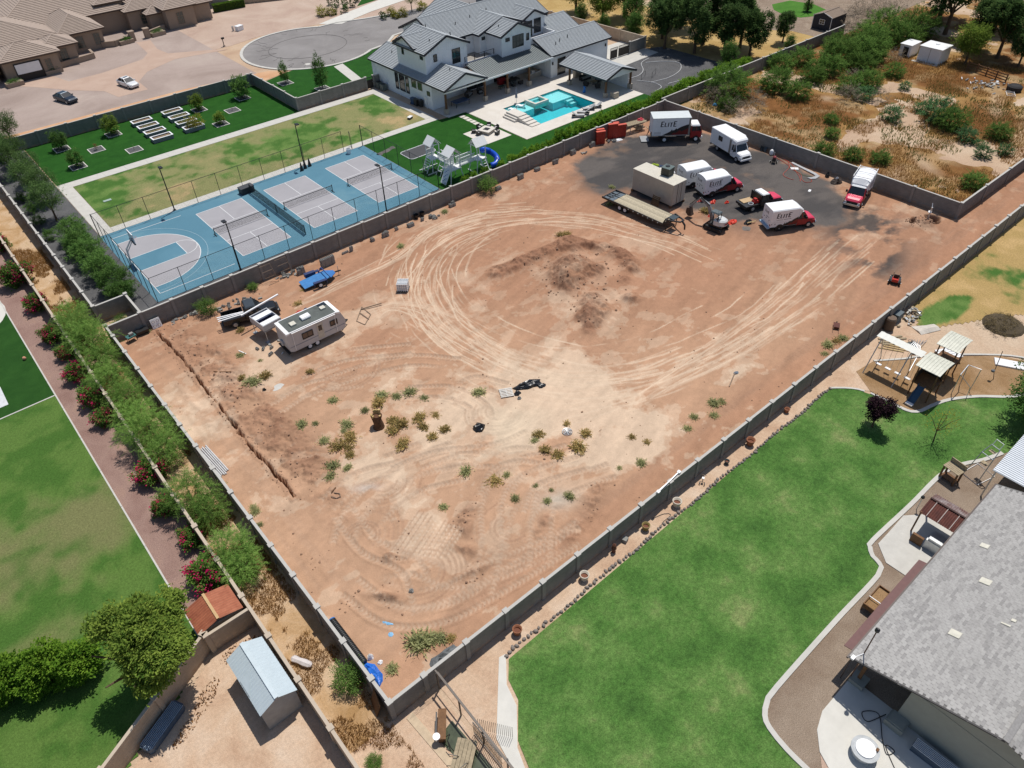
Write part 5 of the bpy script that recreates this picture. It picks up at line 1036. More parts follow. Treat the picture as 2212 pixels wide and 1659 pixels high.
MB().ext([(29.12,.6,3.2),(29.12,-8.2,3.2),(29.12,-8.2,3.9),(29.12,-3.8,5.25),(29.12,.6,3.95)],(.15,0,0)).build('gable_wall', STUC, rh)
MB().bx(28.2,29.1,-.2,.9,0,.55).bx(28.3,29.1,-.1,.8,.55,.62).build('bench_wall', STUC, rh); MB().bar((28.7,3.9,2.9),(28.9,-3.8,5.1),.12,.2).build('barge_board', mat('dark_barge', C(70,70,74)), rh); MB().bar((28.7,-11.5,2.9),(28.9,-3.8,5.1),.12,.2).build('barge_board', mat('dark_barge', (.1,.1,.1)), rh)
under = MB().ext([(28.6,4.1,2.93),(48.4,4.1,2.93),(48.4,-3.8,5.43),(28.6,-3.8,5.43)],(0,0,-.12)).build('roof', mat('roof_felt', C(130,128,126), .95), rh)
MB().ext([(28.6,-11.7,2.93),(48.4,-11.7,2.93),(48.4,-3.8,5.43),(28.6,-3.8,5.43)],(0,0,-.12)).build('roof', mat('roof_felt', (.2,.2,.2)), rh)
slope = Vector((0,-7.9,2.5)); SLn = slope.length; sd_ = slope/SLn; nrm_ = Vector((0,2.5,7.9)).normalized()
rows = 46; rowh = SLn/rows; tabw = .43; ntab = int(19.8/tabw)
SH1 = shingle_mat('asphalt_shingle', False); SH2 = shingle_mat('asphalt_shingle_course', True)
def sh_verts(w, L): return [Vector((0,0,0))+nrm_*.028, Vector((w,0,0))+nrm_*.028, Vector((w,0,0))+sd_*L+nrm_*.004, sd_*L+nrm_*.004, Vector((0,0,0)), Vector((w,0,0))]
sme = MB().add(sh_verts(tabw-.012, rowh*1.06), [(0,1,2,3),(4,5,1,0),(4,0,3),(1,5,2)]).mesh('shingle', SH1)
rs_ = random.Random(2); cells = []
for r_ in range(rows):
    off = (r_ % 2)*tabw*.5+rs_.uniform(-.05,.05)
    for c_ in range(ntab+1):
        x = 28.5+c_*tabw-off
        if 28.4 < x < 48.4-tabw: cells.append((x, r_))
cells.sort(key=lambda q: (q[0]-28.5)+abs(4.1-7.9*q[1]/rows)*.0+q[1]*.09)
jm = MB(); rv = []
for i, (x, r_) in enumerate(cells):
    p = Vector((x,4.1,2.94))+sd_*(r_*rowh)
    if i < 300: place('shingle', sme, None, under, p)
    else: jm.add([p+v for v in sh_verts(tabw-.012, rowh*1.06)], [(0,1,2,3),(4,5,1,0),(4,0,3),(1,5,2)]); rv += [rs_.random()]*6
jo = jm.build('shingle_courses', SH2, under); a_ = jo.data.attributes.new('rnd','FLOAT','POINT'); a_.data.foreach_set('value', np.array(rv, np.float32)); link_tag(jo, kind='stuff')
jm = MB(); rv = []
for r_ in range(rows):
    for c_ in range(ntab+1):
        x = 28.5+c_*tabw-(r_%2)*tabw*.5
        if not 28.4 < x < 48: continue
        p = Vector((x,-11.7,2.94))+Vector((0,7.9,2.5))*(r_/rows); v = [Vector((w.x,-w.y,w.z)) for w in sh_verts(tabw-.012,rowh*1.06)]
        jm.add([p+q for q in v], [(3,2,1,0)]); rv += [rs_.random()]*6
jo = jm.build('shingle_courses', SH2, under); a_ = jo.data.attributes.new('rnd','FLOAT','POINT'); a_.data.foreach_set('value', np.array(rv, np.float32)); link_tag(jo, kind='stuff')
MB().bar((28.5,-3.8,5.5),(48.4,-3.8,5.5),.3,.05).build('ridge_cap', SH2, under)
MB().bar((28.45,4.15,2.86),(48.4,4.15,2.86),.12,.12).build('gutter', mat('bronze_gutter', C(90,76,70), .5), rh)
MB().bar((28.52,4.1,2.93),(28.52,-3.8,5.43),.1,.09).build('drip_edge', mat('dark_edge', C(84,82,82)), rh)
MB().ext([(29.2,4.22,2.68),(38.4,4.22,2.68),(38.4,4.72,2.55),(29.2,4.72,2.55)],(0,0,.04)).build('awning', mat('maroon_metal', C(116,78,74), .6), rh)
for (x,f_,w,l_) in ((33.4,.40,.5,.62),(38.4,.35,.5,.62),(43.5,.55,.5,.6),(35.9,.62,.12,.5),(36.4,.66,.22,.24),(37.6,.78,.42,.4),(34.6,.93,.5,.5),(41.5,.2,.4,.5)):
    p = Vector((x,4.1,2.96))+slope*f_; MB().add([p+nrm_*.05, p+Vector((w,0,0))+nrm_*.05, p+Vector((w,0,0))+sd_*l_+nrm_*.05, p+sd_*l_+nrm_*.05, p, p+Vector((w,0,0)), p+Vector((w,0,0))+sd_*l_, p+sd_*l_],[(0,1,2,3),(4,5,1,0),(5,6,2,1),(7,4,0,3)]).build('roof_vent', mat('cream_vent', C(226,222,206), .7), rh)
p = MB().bx(29.4,29.6,3.1,3.3,.4,2.95).build('porch_post', WOODB, rh); MB().bx(29.0,29.9,2.7,3.6,0,.42).build('post_base', STUC, p); MB().bar((29.5,3.2,2.5),(29.3,.9,3.0),.1,.16).build('porch_beam', WOODB, rh)
MB().cyl((28.9,4.0,0),.04,2.85,8).build('downpipe', mat('bronze_gutter', (.1,.1,.1)), rh)
at_root(rh)
t = thing('antenna_mast', 'thin mast with a lamp at the corner of the shingled house', 'mast', (29.2,3.6,0)); MB().cyl((0,0,0),.035,5.6,8).build('pole', mat('brown_pipe', C(120,86,70)), t); MB().lathe([(.08,5.6),(.14,5.7),(.14,5.85),(.05,5.95)],(0,0,0),10).build('lamp', BLACK, t); MB().bar((-.02,0,3.2),(-.5,.25,3.0),.04).ob((-.6,.3,3.0),(.3,.2,.14)).build('floodlight', WHITE2, t)
t = thing('round_planter', 'round white fire ring table on the pale patio', 'round table', (25.75,.75,.05)); MB().lathe([(.62,0),(.68,.5),(.78,.52),(.78,.6)],(0,0,0),28).build('base', mat('pale_grey_ring', C(200,204,206), .8), t); MB().lathe([(.56,.6),(.54,.68),(.0,.7)],(0,0,0),28).build('cover', WHITE2, t); MB().bx(.3,.5,-.55,-.4,.66,.72).build('latch', WOODB, t)
def coil(name, P, r, m, label, cat, group=None): return single(name, MB().tube([(a,b,c_) for a,b,c_ in P], r, 6), m, label, cat, group)
hp = spline([(28.8,1.0),(27.6,1.5),(27.9,2.0),(28.5,1.3),(27.3,.4),(26.7,-.2),(27.2,-.4),(27.1,.1),(26.3,-.9),(25.9,-1.6)], .12)
coil('garden_hose', [(q[0],q[1],.08) for q in hp], .025, mat('black_hose', (.015,.016,.018)), 'black garden hose snaking over the shaded patio', 'hose')
t = thing('ribbed_bench', 'blue striped corrugated trough against the stucco wall', 'trough', (28.3,-2.1,.05), R(-88)); MB().bx(-1.2,1.2,-.35,.35,0,.5).build('body', mat('blue_grey_corrugated', C(96,112,130), .5, .3), t)
for i in range(7): MB().bx(-1.2,1.2,-.32+i*.1,-.28+i*.1,.5,.53).build('rib', WHITE2, t)
t = thing('raised_planter', 'wooden raised planter box on legs beside the shingle roof', 'planter', (35.2,5.3,0)); MB().bx(-1.05,1.05,-.4,-.34,.35,.75).bx(-1.05,1.05,.34,.4,.35,.75).bx(-1.05,-.99,-.34,.34,.35,.75).bx(.99,1.05,-.34,.34,.35,.75).build('side', WOODB, t); MB().bx(-.99,.99,-.34,.34,.35,.6).build('soil', TANBARK, t)
for sx in (-1,1):
    for sy in (-.36,.36): MB().bx(sx-.04,sx+.04,sy-.04,sy+.04,0,.5).build('leg', WOODB, t)
MB().bar((-.3,-.4,.78),(-.3,.4,.78),.05).build('batten', WHITE2, t)
# rusty lean-to, oven wall, corrugated carport
RUST = mat('rusty_tin', C(124,72,60), .8, .2, .3, 2.2, c2=C(92,56,50)); ZINC = mat('zinc_sheet', C(224,230,236), .45, .35, .06, 1)
def corrugated(mb, e0, e1, r1, r0, pitch=.15, amp=.025):
    e0,e1,r0,r1 = map(Vector,(e0,e1,r0,r1)); n = max(4,int((e1-e0).length/pitch*2)); nr = (e1-e0).cross(r0-e0).normalized(); nr = nr if nr.z > 0 else -nr
    A = [e0.lerp(e1,i/n)+nr*(amp if i%2 else -amp) for i in range(n+1)]; B = [r0.lerp(r1,i/n)+nr*(amp if i%2 else -amp) for i in range(n+1)]
    return mb.add(A+B, [(i,i+1,n+2+i,n+1+i) for i in range(n)])
t = thing('rusty_leanto', 'rusty corrugated tin roof over the barbecue beside shingled house', 'lean-to', (43.9,5.4,.05))
corrugated(MB(),(-1.3,1.3,2.15),(-1.3,-1.3,2.15),(.1,-1.3,2.55),(.1,1.3,2.55)).build('roof', RUST, t); corrugated(MB(),(1.2,1.3,2.15),(1.2,-1.3,2.15),(.12,-1.3,2.56),(.12,1.3,2.56)).build('roof', mat('streaked_tin', C(190,180,178), .6, .3, .3, 1.3, c2=C(118,70,60)), t)
MB().bar((.1,1.3,2.6),(.1,-1.3,2.6),.14,.05).build('ridge_cap', mat('dark_rust', C(74,50,44)), t)
for sx in (-1.2,1.1):
    for sy in (-1.2,1.2): MB().bx(sx-.05,sx+.05,sy-.05,sy+.05,0,2.2).build('post', WOODB, t)
for i in range(3): MB().bar((-1.3,.8-i*.8,2.2),(.05,.8-i*.8,2.58),.05,.02).build('skylight_strip', mat('pale_strip', C(190,176,168)), t)
t = thing('barbecue', 'steel barbecue under the rusty tin roof', 'barbecue', (42.4,4.9,.05)); MB().bx(-.5,.5,-.8,.5,0,.9).build('cabinet', STEEL, t); MB().bx(-.45,.45,-.7,.4,.9,1.1).build('grill_hood', STEEL, t); MB().bx(-.6,-.4,.6,1.4,0,.8).build('side_shelf', WOODB, t)
cp = thing('carport', 'white corrugated metal carport roof at the right edge', 'carport', (53.5,1.5,0)); MB().bx(-4,6,-6,3.4,2.9,2.96).build('deck', ZINC, cp)
sm = MB()
for i in range(46): sm.bx(-3.95+i*.215,-3.9+i*.215,-6,3.4,2.96,3.0)
link_tag(sm.build('ribs', ZINC, cp), kind='stuff')
for x,y in ((-3.8,3.2),(5.8,3.2),(-3.8,-5.8),(5.8,-5.8)): MB().bx(x-.05,x+.05,y-.05,y+.05,0,2.9).build('post', STEEL, cp)
t = thing('potting_bench', 'light wooden cabinet bench beside the lawn kerb', 'bench', (49.5,7.1,.0), R(-10))
for sx in (-.35,.35):
    for sy in (-.55,.55): MB().bx(sx-.06,sx+.06,sy-.06,sy+.06,0,1.3).build('leg', WOODB, t)
for i in range(5): MB().bx(-.45+i*.18,-.29+i*.18,-.65,.65,1.3,1.35).build('board', WOOD, t)
MB().bx(.4,.48,-.65,.65,1.35,1.75).build('back_board', WOOD, t); MB().bx(-.35,.35,-.55,.55,.25,.3).build('shelf', WOODB, t)
t = thing('exercise_frame', 'white tubular exercise frame beside the carport', 'exercise frame', (51.6,5.8,0), R(-15)); r_ = .035
MB().tube([(-.9,-.7,.05),(-.9,.7,.05),(1.0,.8,.05),(1.0,-.7,.05)],r_,6,closed=True).build('base', WHITE2, t)
for sy in (-.6,.6): MB().tube([(-.9,sy,.05),(-.2,sy*.8,2.3),(.3,sy*.6,3.0)],r_,6).build('upright', STEEL, t)
MB().tube([(.3,-.36,3.0),(.3,.36,3.0)],r_,6).tube([(-.2,-.48,2.3),(-.2,.48,2.3)],r_,6).build('cross_bar', STEEL, t); MB().ob((0,0,1.4),(.35,.5,.06)).ob((.15,0,2.6),(.3,.45,.05)).build('seat', WOOD, t); MB().tube([(.3,-.3,3.0),(.5,-.3,3.5),(.5,.3,3.5),(.3,.3,3.0)],.03,6).build('hanger', WHITE2, t)
t = thing('lamp_post', 'small garden lamp post on the gravel beside the rusty roof', 'lamp', (44.9,7.3,0)); MB().cyl((0,0,0),.03,1.3,8).build('pole', STEEL, t); MB().lathe([(.05,1.3),(.14,1.36),(.12,1.5),(.03,1.56)],(0,0,0),10).build('lamp_head', BLACK, t)
# right play yard
ALU = mat('white_sheet_roof', C(232,232,224), .5, .1, .04)
t = thing('swing_set', 'swing set under a long narrow white metal roof', 'swing set', (57.8,16.4,0))
corrugated(MB(),(-.42,2.1,3.45),(-.42,-2.0,3.45),(.42,-2.0,3.55),(.42,2.1,3.55),.45,.02).build('roof', ALU, t)
MB().tube([(0,2.0,3.4),(0,-1.9,3.4)],.05,8).build('beam', STEEL, t)
for y in (1.7,-1.0):
    for sx in (-1,1): MB().tube([(0,y,3.35),(sx*1.6,y-.3*sx*0,0)],.045,8).build('leg', STEEL, t)
MB().tube([(1.6,-1.0,.0),(3.6,-.6,.3)],.04,6).build('brace', STEEL, t)
for i,y in enumerate((1.2,.3,-.6,-1.5)):
    MB().tube([(0,y-.2,3.4),(0,y-.2,.55)],.012,4).tube([(0,y+.2,3.4),(0,y+.2,.55)],.012,4).build('chain', STEEL, t); MB().bx(-.12,.12,-.26+y,.26+y,.48,.54).build('seat', WHITE2, t)
def arch_roof(par, x0,x1,y0,y1,z,rise,m,n=10):
    P = [(x0+(x1-x0)*i/n, z+rise*math.sin(math.pi*i/n)) for i in range(n+1)]
    mb = MB().add([(x,y0,zz_) for x,zz_ in P]+[(x,y1,zz_) for x,zz_ in P],[(i,i+1,n+2+i,n+1+i) for i in range(n)]).add([(x,y0,zz_-.04) for x,zz_ in P]+[(x,y1,zz_-.04) for x,zz_ in P],[(n+1+i,n+2+i,i+1,i) for i in range(n)])
    o = mb.build('roof', m, par); rb = MB()
    for k in range(1,8):
        y = y0+(y1-y0)*k/8
        for i in range(n): rb.bar((P[i][0],y,P[i][1]+.02),(P[i+1][0],y,P[i+1][1]+.02),.03,.04)
    link_tag(rb.build('seams', m, o), kind='stuff')
pt = thing('play_tower', 'play tower with curved cream metal roof and blue slide', 'play tower', (57.5,13.25,0)); arch_roof(pt,-1.3,1.3,-1.05,1.05,3.35,.14,mat('cream_sheet', C(222,222,206), .5))
for sx in (-.9,.9):
    for sy in (-.8,.8): MB().bx(sx-.05,sx+.05,sy-.05,sy+.05,0,3.35).build('post', WOODB, pt)
MB().bx(-1,1,-.9,.9,1.4,1.5).build('platform', WOODB, pt); MB().bx(-.95,.95,.84,.88,1.5,2.3).bx(.9,.94,-.85,.85,1.5,2.3).build('side_panel', mat('lattice_dark', C(70,60,54)), pt)
MB().ext([(-.9,-.25,1.5),(-.9,.25,1.5),(-2.1,.25,.25),(-2.1,-.25,.25)],(0,0,-.06)).bar((-.9,-.28,1.55),(-2.15,-.28,.3),.05,.14).bar((-.9,.28,1.55),(-2.15,.28,.3),.05,.14).build('slide', mat('dark_blue_slide', C(60,90,120), .4), pt); MB().bx(-2.45,-2.1,-.3,.3,.12,.24).build('slide_end', WHITE2, pt)
pt = thing('play_tower', 'taller play tower with curved cream metal roof, behind the slide tower', 'play tower', (61.05,13.4,0)); arch_roof(pt,-1.35,1.35,-.95,.95,3.75,.14,mat('cream_sheet', (.6,.6,.5)))
for sx in (-.9,.9):
    for sy in (-.75,.75): MB().bx(sx-.05,sx+.05,sy-.05,sy+.05,0,3.75).build('post', WOODB, pt)
MB().bx(-1,1,-.85,.85,1.7,1.8).build('platform', WOODB, pt); MB().bx(-1,-.96,-.8,.8,1.8,2.5).build('side_panel', mat('lattice_dark', (.1,.1,.1)), pt)
t = thing('monkey_bars', 'white bridge ladder between the two cream-roofed play towers', 'ladder', (59.2,13.3,2.2)); MB().bar((-.7,0,0),(.9,0,.1),.07).build('spine', WHITE2, t)
for i in range(4): MB().bar((-.55+i*.42,-.35,.03+i*.02),(-.55+i*.42,.35,.03+i*.02),.06).build('rung', WHITE2, t)
t = thing('chin_up_frame', 'grey pipe goal frame standing on the brown play yard', 'frame', (60.1,11.0,0))
MB().tube([(-.8,.5,0),(-.9,.5,2.3),(.7,.6,2.4),(.7,.5,0)],.04,6).build('frame_side', STEEL, t); MB().tube([(-.3,-.6,0),(-.4,-.5,1.2),(-.9,.5,2.3)],.03,6).tube([(.6,-.4,0),(.9,-.4,2.4),(.7,.6,2.4)],.035,6).build('brace', STEEL, t)
t = thing('tether_pole', 'leaning dark tether pole with a ball in the play yard', 'pole', (63.9,9.9,0)); MB().tube([(0,0,0),(-.2,.2,.9),(.6,.5,2.6)],.03,6).build('pole', BLACK, t); MB().lathe([(.02,-.16),(.14,-.08),(.16,.0),(.14,.08),(.02,.16)],(-.25,.3,.95),10).build('ball', mat('grey_ball', C(120,128,134)), t)
def planks(name, label, cat, loc, rz, n, L, w, h, m, gap=.02, jit=0, dz=0):
    t = thing(name, label, cat, loc, rz); rq = random.Random(int(loc[0]*10))
    for i in range(n): MB().ob((rq.uniform(-jit,jit),(i-(n-1)/2)*(w+gap),h/2+dz*(i%2)),(L,w,h),rq.uniform(-jit,jit)*.25).build('plank', m, t)
    return t
planks('metal_sheets', 'stack of long white ribbed sheets on the ground at right', 'metal sheets', (67.6,8.6,0), R(-62), 7, 5.2, .13, .16, WHITE2)
planks('board_stack', 'stack of white boards behind the cream play tower roof', 'board stack', (63.6,14.0,.6), R(-28), 5, 1.9, .24, .12, WHITE, .06); single('wooden_crate', MB().bx(-.9,.9,-.7,.7,0,.6), WOODB, 'dark crate under the stack of white boards', 'crate', loc=(63.6,14.0,0), rz=R(-28))
planks('timber_pile', 'loose timber offcuts beside the near end of the wall', 'timber', (62.6,18.6,0), R(-35), 4, 2.4, .2, .1, WOOD, .12, .3)
planks('timber_pile', 'scattered yellow planks behind the swing set roof', 'timber', (61.6,18.0,0), R(-60), 3, 2.2, .14, .08, mat('yellow_pine', C(196,170,120)), .2, .3)
t = thing('junk_pipes', 'tangle of grey pipes and curved metal behind the swings', 'scrap', (63.2,16.6,0), .3)
for i in range(7): MB().tube([(-1.4+.1*i,-.5+.2*i,.1+.05*i),(0,.1*i-.2,.35+.04*i),(1.5-.1*i,-.6+.25*i,.1)],.03,6).build('pipe', STEEL, t)
MB().ext([(-1.2,.2,.1),(.2,.9,.15),(.5,.4,.3),(-.8,-.4,.2)],(0,0,.05)).build('curved_panel', mat('dark_panel', C(90,96,96)), t)
jr = random.Random(4); rp = thing('rubble_pile', 'pile of pale rubble and scrap against the wall shadow', 'rubble', (67.4,19.4,0))
for i in range(38): MB().ob((jr.gauss(0,.9),jr.gauss(0,.4),jr.uniform(.05,.3)),(jr.uniform(.15,.5),jr.uniform(.1,.3),jr.uniform(.05,.2)),jr.uniform(0,3),jr.uniform(-.5,.5)).build('piece', jr.choice((CMU,CONC,WOOD,STEEL)), rp)
single('crumpled_tarp', MB().loft([[(x,-.5,.0),(x,-.1,.1+jr.uniform(0,.15)),(x,.4,.05),(x,.7+jr.uniform(-.2,.2),0),(x,0,-.01)] for x in (-1.1,-.6,-.2,.3,.8,1.2)]), mat('pale_tarp', C(216,208,196), .8), 'pale crumpled tarp on the ground by the green patch', 'tarp', loc=(66.6,17.3,.02), rz=-.4)
single('water_tank', MB().lathe([(.5,0),(.5,1.2),(.42,1.35),(0,1.4)],(0,0,0),20), mat('rust_tank', C(120,100,84)), 'brown round drum against the near wall', 'drum', loc=(64.0,19.9,0)); single('grey_cabinet', MB().bx(-.5,.5,-.25,.25,0,.9).bx(-.54,.54,-.28,.28,.9,.95), mat('grey_cab', C(104,116,122)), 'grey cabinet against the near wall beside the drum', 'cabinet', loc=(65.8,20.0,0))
# ------------------------------------------------------------------ sheds
def gshed(name, label, x0,x1,y0,y1,ze,zr,ax,wm,rm,rows=1,tr=None):
    t = thing(name, label, 'shed', ((x0+x1)/2,(y0+y1)/2,0)); cx_,cy_ = (x0+x1)/2,(y0+y1)/2
    a,b,c_,d = x0-cx_,x1-cx_,y0-cy_,y1-cy_; MB().bx(a+.1,b-.1,c_+.1,d-.1,0,ze).build('wall', wm, t)
    if ax == 'y':
        for yy,s_ in ((c_+.1,.05),(d-.1,-.05)): MB().ext([(a+.1,yy,ze-.01),(b-.1,yy,ze-.01),(0,yy,zr-.06)],(0,s_,0)).build('gable', wm, t)
        for sx,e in ((a,1),(b,-1)): o = corrugated(MB(),(sx,c_,ze),(sx,d,ze),(0,d,zr),(0,c_,zr),.22,.012).build('roof', rm, t)
        MB().bar((0,c_,zr+.02),(0,d,zr+.02),.25,.04).build('ridge_cap', rm, o)
    else:
        for xx,s_ in ((a+.1,.05),(b-.1,-.05)): MB().ext([(xx,c_+.1,ze-.01),(xx,d-.1,ze-.01),(xx,0,zr-.06)],(s_,0,0)).build('gable', wm, t)
        for sy in (c_,d): o = corrugated(MB(),(a,sy,ze),(b,sy,ze),(b,0,zr),(a,0,zr),.22,.012).build('roof', rm, t)
        MB().bar((a,0,zr+.02),(b,0,zr+.02),.25,.04).build('ridge_cap', rm, o)
    return t
s_ = gshed('metal_shed', 'white metal shed with bent pale roof by the beige wall', .55,2.95,24.6,29.2,2.15,2.8,'y',mat('pale_grey_metal', C(168,168,166), .6),mat('pale_blue_roof', C(208,222,228), .5, .1, .05))
MB().ext([(-1.16,.4,2.2),(-1.16,-.9,2.2),(-.35,.5,2.62)],(.02,0,.05)).build('dented_panel', mat('pale_blue_roof', (.6,.6,.6)), s_)
t = thing('rusty_shed', 'small shed with rusty orange corrugated roof beside magenta bougainvillea', 'shed', (1.5,33.3,0))
MB().bx(-1.4,1.4,-1.05,1.05,0,1.85).build('wall', WALLB, t); RUST2 = mat('orange_rust_tin', C(190,116,84), .8, .1, .25, 1.6, c2=C(158,88,62))
corrugated(MB(),(-1.55,1.2,1.9),(-1.55,-1.2,1.9),(-.1,-1.2,2.35),(-.1,1.2,2.35),.2,.03).build('roof', RUST2, t); corrugated(MB(),(1.5,1.2,1.95),(1.5,-1.2,1.95),(-.1,-1.2,2.36),(-.1,1.2,2.36),.2,.03).build('roof', mat('orange_rust_light', C(204,132,100), .8, .1, .2, 2.2, c2=C(176,104,76)), t); MB().bar((-.1,1.2,2.39),(-.1,-1.2,2.39),.18,.03).build('ridge_cap', mat('pale_rust_cap', C(214,178,130)), t)
t = thing('water_trough', 'long blue-grey corrugated trough beside the diagonal beige wall', 'trough', (-4.1,29.0,0), R(28)); MB().loft([[(x,-w,.05),(x,w,.05),(x,w*1.08,.55),(x,-w*1.08,.55)] for x,w in ((-1.5,.3),(-1.3,.42),(1.3,.42),(1.5,.3))]).build('tank', mat('tank_blue', C(92,112,136), .45, .3), t)
for i in range(8): MB().bx(-1.4,1.4,-.4+i*.11,-.36+i*.11,.55,.58).build('lid_rib', mat('pale_blue_rib', C(176,196,212), .4), t)
t = gshed('storage_shed', 'dark navy shed with white window and brown roof at the top right', 141.6,147,73.6,77.6,2.4,3.1,'x',mat('navy_siding', C(46,52,66), .7),mat('brown_shingle', C(150,132,116), .9))
win(t,'x',-2.6,-.6,.5,1.0,1.9,-1,WHITE,GLASS,2,2); MB().bx(-2.66,-2.6,-1.95,-1.85,0,2.4).bx(-2.66,-2.6,1.85,1.95,0,2.4).build('corner_trim', WHITE, t); MB().bar((-2.66,-2,2.4),(-2.66,0,3.1),.06,.12).bar((-2.66,2,2.4),(-2.66,0,3.1),.06,.12).build('barge_board', WHITE, t)
def flatshed(name,label,x0,x1,y0,y1,h,m,rm):
    t = thing(name,label,'shed',((x0+x1)/2,(y0+y1)/2,0)); a,c_ = (x1-x0)/2,(y1-y0)/2
    MB().bx(-a,a,-c_,c_,0,h).build('wall', m, t); MB().bx(-a-.12,a+.12,-c_-.12,c_+.12,h,h+.1).build('roof', rm, t); return t
t = flatshed('white_container', 'white flat-roofed shed in the weeds, larger of the two', 138.0,141.6,51.1,54.8,2.4,WHITE,WHITE2); MB().bx(.3,.9,-.2,.3,2.5,2.62).build('roof_vent', WHITE2, t); MB().bx(-1.83,-1.8,-.05,.05,0,2.4).build('panel_joint', CONC, t); MB().bx(-2.6,-1.8,-2,2.4,-.05,.06).build('floor_slab', CONC, t)
t = flatshed('small_white_shed', 'smaller white open shed behind the larger white one', 138.4,141.6,56.4,58.3,1.9,WHITE,WHITE2); MB().bx(-1.63,-1.58,-.6,.3,0,1.6).build('doorway_shade_panel', BLACK, t)  # black panel stands in for the shade inside the doorway
t = thing('corral_fence', 'dark wooden rail fence under the trees at far right', 'fence', (138.6,43.4,0), R(-105))
for i in range(5): MB().bx(-3.6+i*1.8-.08,-3.6+i*1.8+.08,-.08,.08,0,1.4).build('post', WOODB, t)
for z in (.4,.8,1.2): MB().bx(-3.6,3.6,-.04,.04,z-.08,z+.08).build('rail', WOODB, t)
rp = thing('pale_debris', 'heap of pale broken debris in the dry field', 'debris', (134.6,41.6,0))
for i in range(40): MB().ob((jr.gauss(0,1.2),jr.gauss(0,1.5),jr.uniform(.05,.3)),(jr.uniform(.2,.6),jr.uniform(.1,.4),jr.uniform(.05,.2)),jr.uniform(0,3),jr.uniform(-.5,.5)).build('piece', jr.choice((CMU,CONC,WHITE)), rp)
single('old_tyres', MB().lathe([(.9,0),(1.1,.2),(1.1,.7),(.8,.9),(.6,.8)],(0,0,0),16), RUBBER, 'round black tank by the corral fence', 'tank', loc=(135.2,37.6,0)); single('white_rack', MB().bx(-1,1,-.6,-.55,.2,.25).bx(-1,1,.55,.6,.2,.25).bx(-1,-.95,-.6,.6,.2,.25).bx(-.3,-.25,-.6,.6,.2,.25).bx(.3,.35,-.6,.6,.2,.25).bx(.95,1,-.6,.6,.2,.25).bx(-1,-.95,-.6,-.55,0,.2).bx(.95,1,.55,.6,0,.2), WHITE, 'white metal rack lying near the corral fence', 'rack', loc=(133.0,37.2,0), rz=.5)
# ------------------------------------------------------------------ aviary pens in the near corner outside the lot
t = thing('animal_pen', 'dark metal pen frame with barred gate outside the near corner', 'pen', (8.7,18.0,0))
MB().bar((1.15,2.2,2.0),(.95,-6.0,2.0),.09).bar((1.3,2.2,1.6),(1.1,-6,1.6),.06).build('top_rail', mat('bronze_tube', C(96,84,74), .5), t)
for i in range(4):
    y = 2.0-2.2*i; MB().bx(1.06,1.14,y-.04,y+.04,0,2.0).build('post', BLACK, t)
b_ = MB()
for i in range(22): b_.bx(1.0,1.03,-1.6-.12*i,-1.58-.12*i,.1,1.6)
b_.bx(.99,1.04,-4.2,-1.6,1.56,1.6).bx(.99,1.04,-4.2,-1.6,.1,.14).build('bars', BLACK, t)
b_ = MB()
for i in range(18): b_.bx(1.35+.07*i,1.37+.07*i,-1.6-.1*i,-1.58-.1*i,.1,1.5)
b_.build('gate_bars', BLACK, t); MB().quad((-.9,1.9,.05),(1.0,1.9,.05),(1.0,1.9,1.7),(-.9,1.9,1.7)).build('wire_panel', wire_mat('pen_wire', (.2,.19,.16), .1, .12), t)
planks('wooden_ramp', 'pale plank ramp leading down to the pen', 'ramp', (8.2,15.5,.55), R(38), 5, 2.3, .22, .06, WOOD)
t = thing('pen_table', 'cluttered wooden bench with a white dish beside the pen', 'bench', (8.5,17.9,0), R(52)); MB().bx(-.9,.9,-.25,.25,.6,.66).build('top', WOODB, t); MB().cyl((-.75,.3,.66),.22,.06,16).build('dish', WHITE2, t); MB().bx(-.6,.7,.3,.38,.62,.7).build('bar', BLACK, t)
for sx in (-.8,.8): MB().bx(sx-.04,sx+.04,-.2,.2,0,.6).build('leg', WOODB, t)
sheet('pond', [(7.9,17.6),(9.2,17.9),(9.3,14.0),(8.3,14.0)], .02, mat('murky_water', C(74,84,62), .15, var=.3, scale=4)); sheet('concrete_edging', [(7.2,19.8),(7.7,19.9),(8.0,14),(7.5,14)], .05, mat('tan_concrete', C(212,190,160)))
for i in range(5): single('pen_branch', MB().tube([(0,0,.05),(.3,.2,.5+.1*i),(.5+.1*i,.1*i,.9)],.025,5), BLACK, f'bent black rod leaning in the pen, {["first","second","third","fourth","fifth"][i]} from the wall', 'rod', loc=(7.9+.15*i,17.0-.45*i,0), rz=i*.7)
# ------------------------------------------------------------------ vehicles (x forward, origin on the ground under the middle)
def rr(x, hw, z0, z1, c=.1, zc=None):
    zc = c if zc is None else zc
    return [(x,-hw+c*.5,z0),(x,hw-c*.5,z0),(x,hw,z0+zc*.6),(x,hw,z1-zc),(x,hw-c,z1),(x,-hw+c,z1),(x,-hw,z1-zc),(x,-hw,z0+zc*.6)]
RIM = mat('steel_wheel', (.5,.51,.52), .4, .5, .1)
def wheel(t, x, y, r=.38, w=.26, rim=RIM):
    s = 1 if y > 0 else -1
    o = MB().tube([(x,y-w/2,r),(x,y-w/2+.03,r),(x,y+w/2-.03,r),(x,y+w/2,r)], [r*.9,r,r,r*.9], 20).build('wheel', RUBBER, t)
    MB().tube([(x,y+s*(w/2-.02),r),(x,y+s*(w/2+.015),r)], [r*.62,r*.55], 14).tube([(x,y+s*(w/2),r),(x,y+s*(w/2+.04),r)], r*.2, 8).build('rim', rim, o)
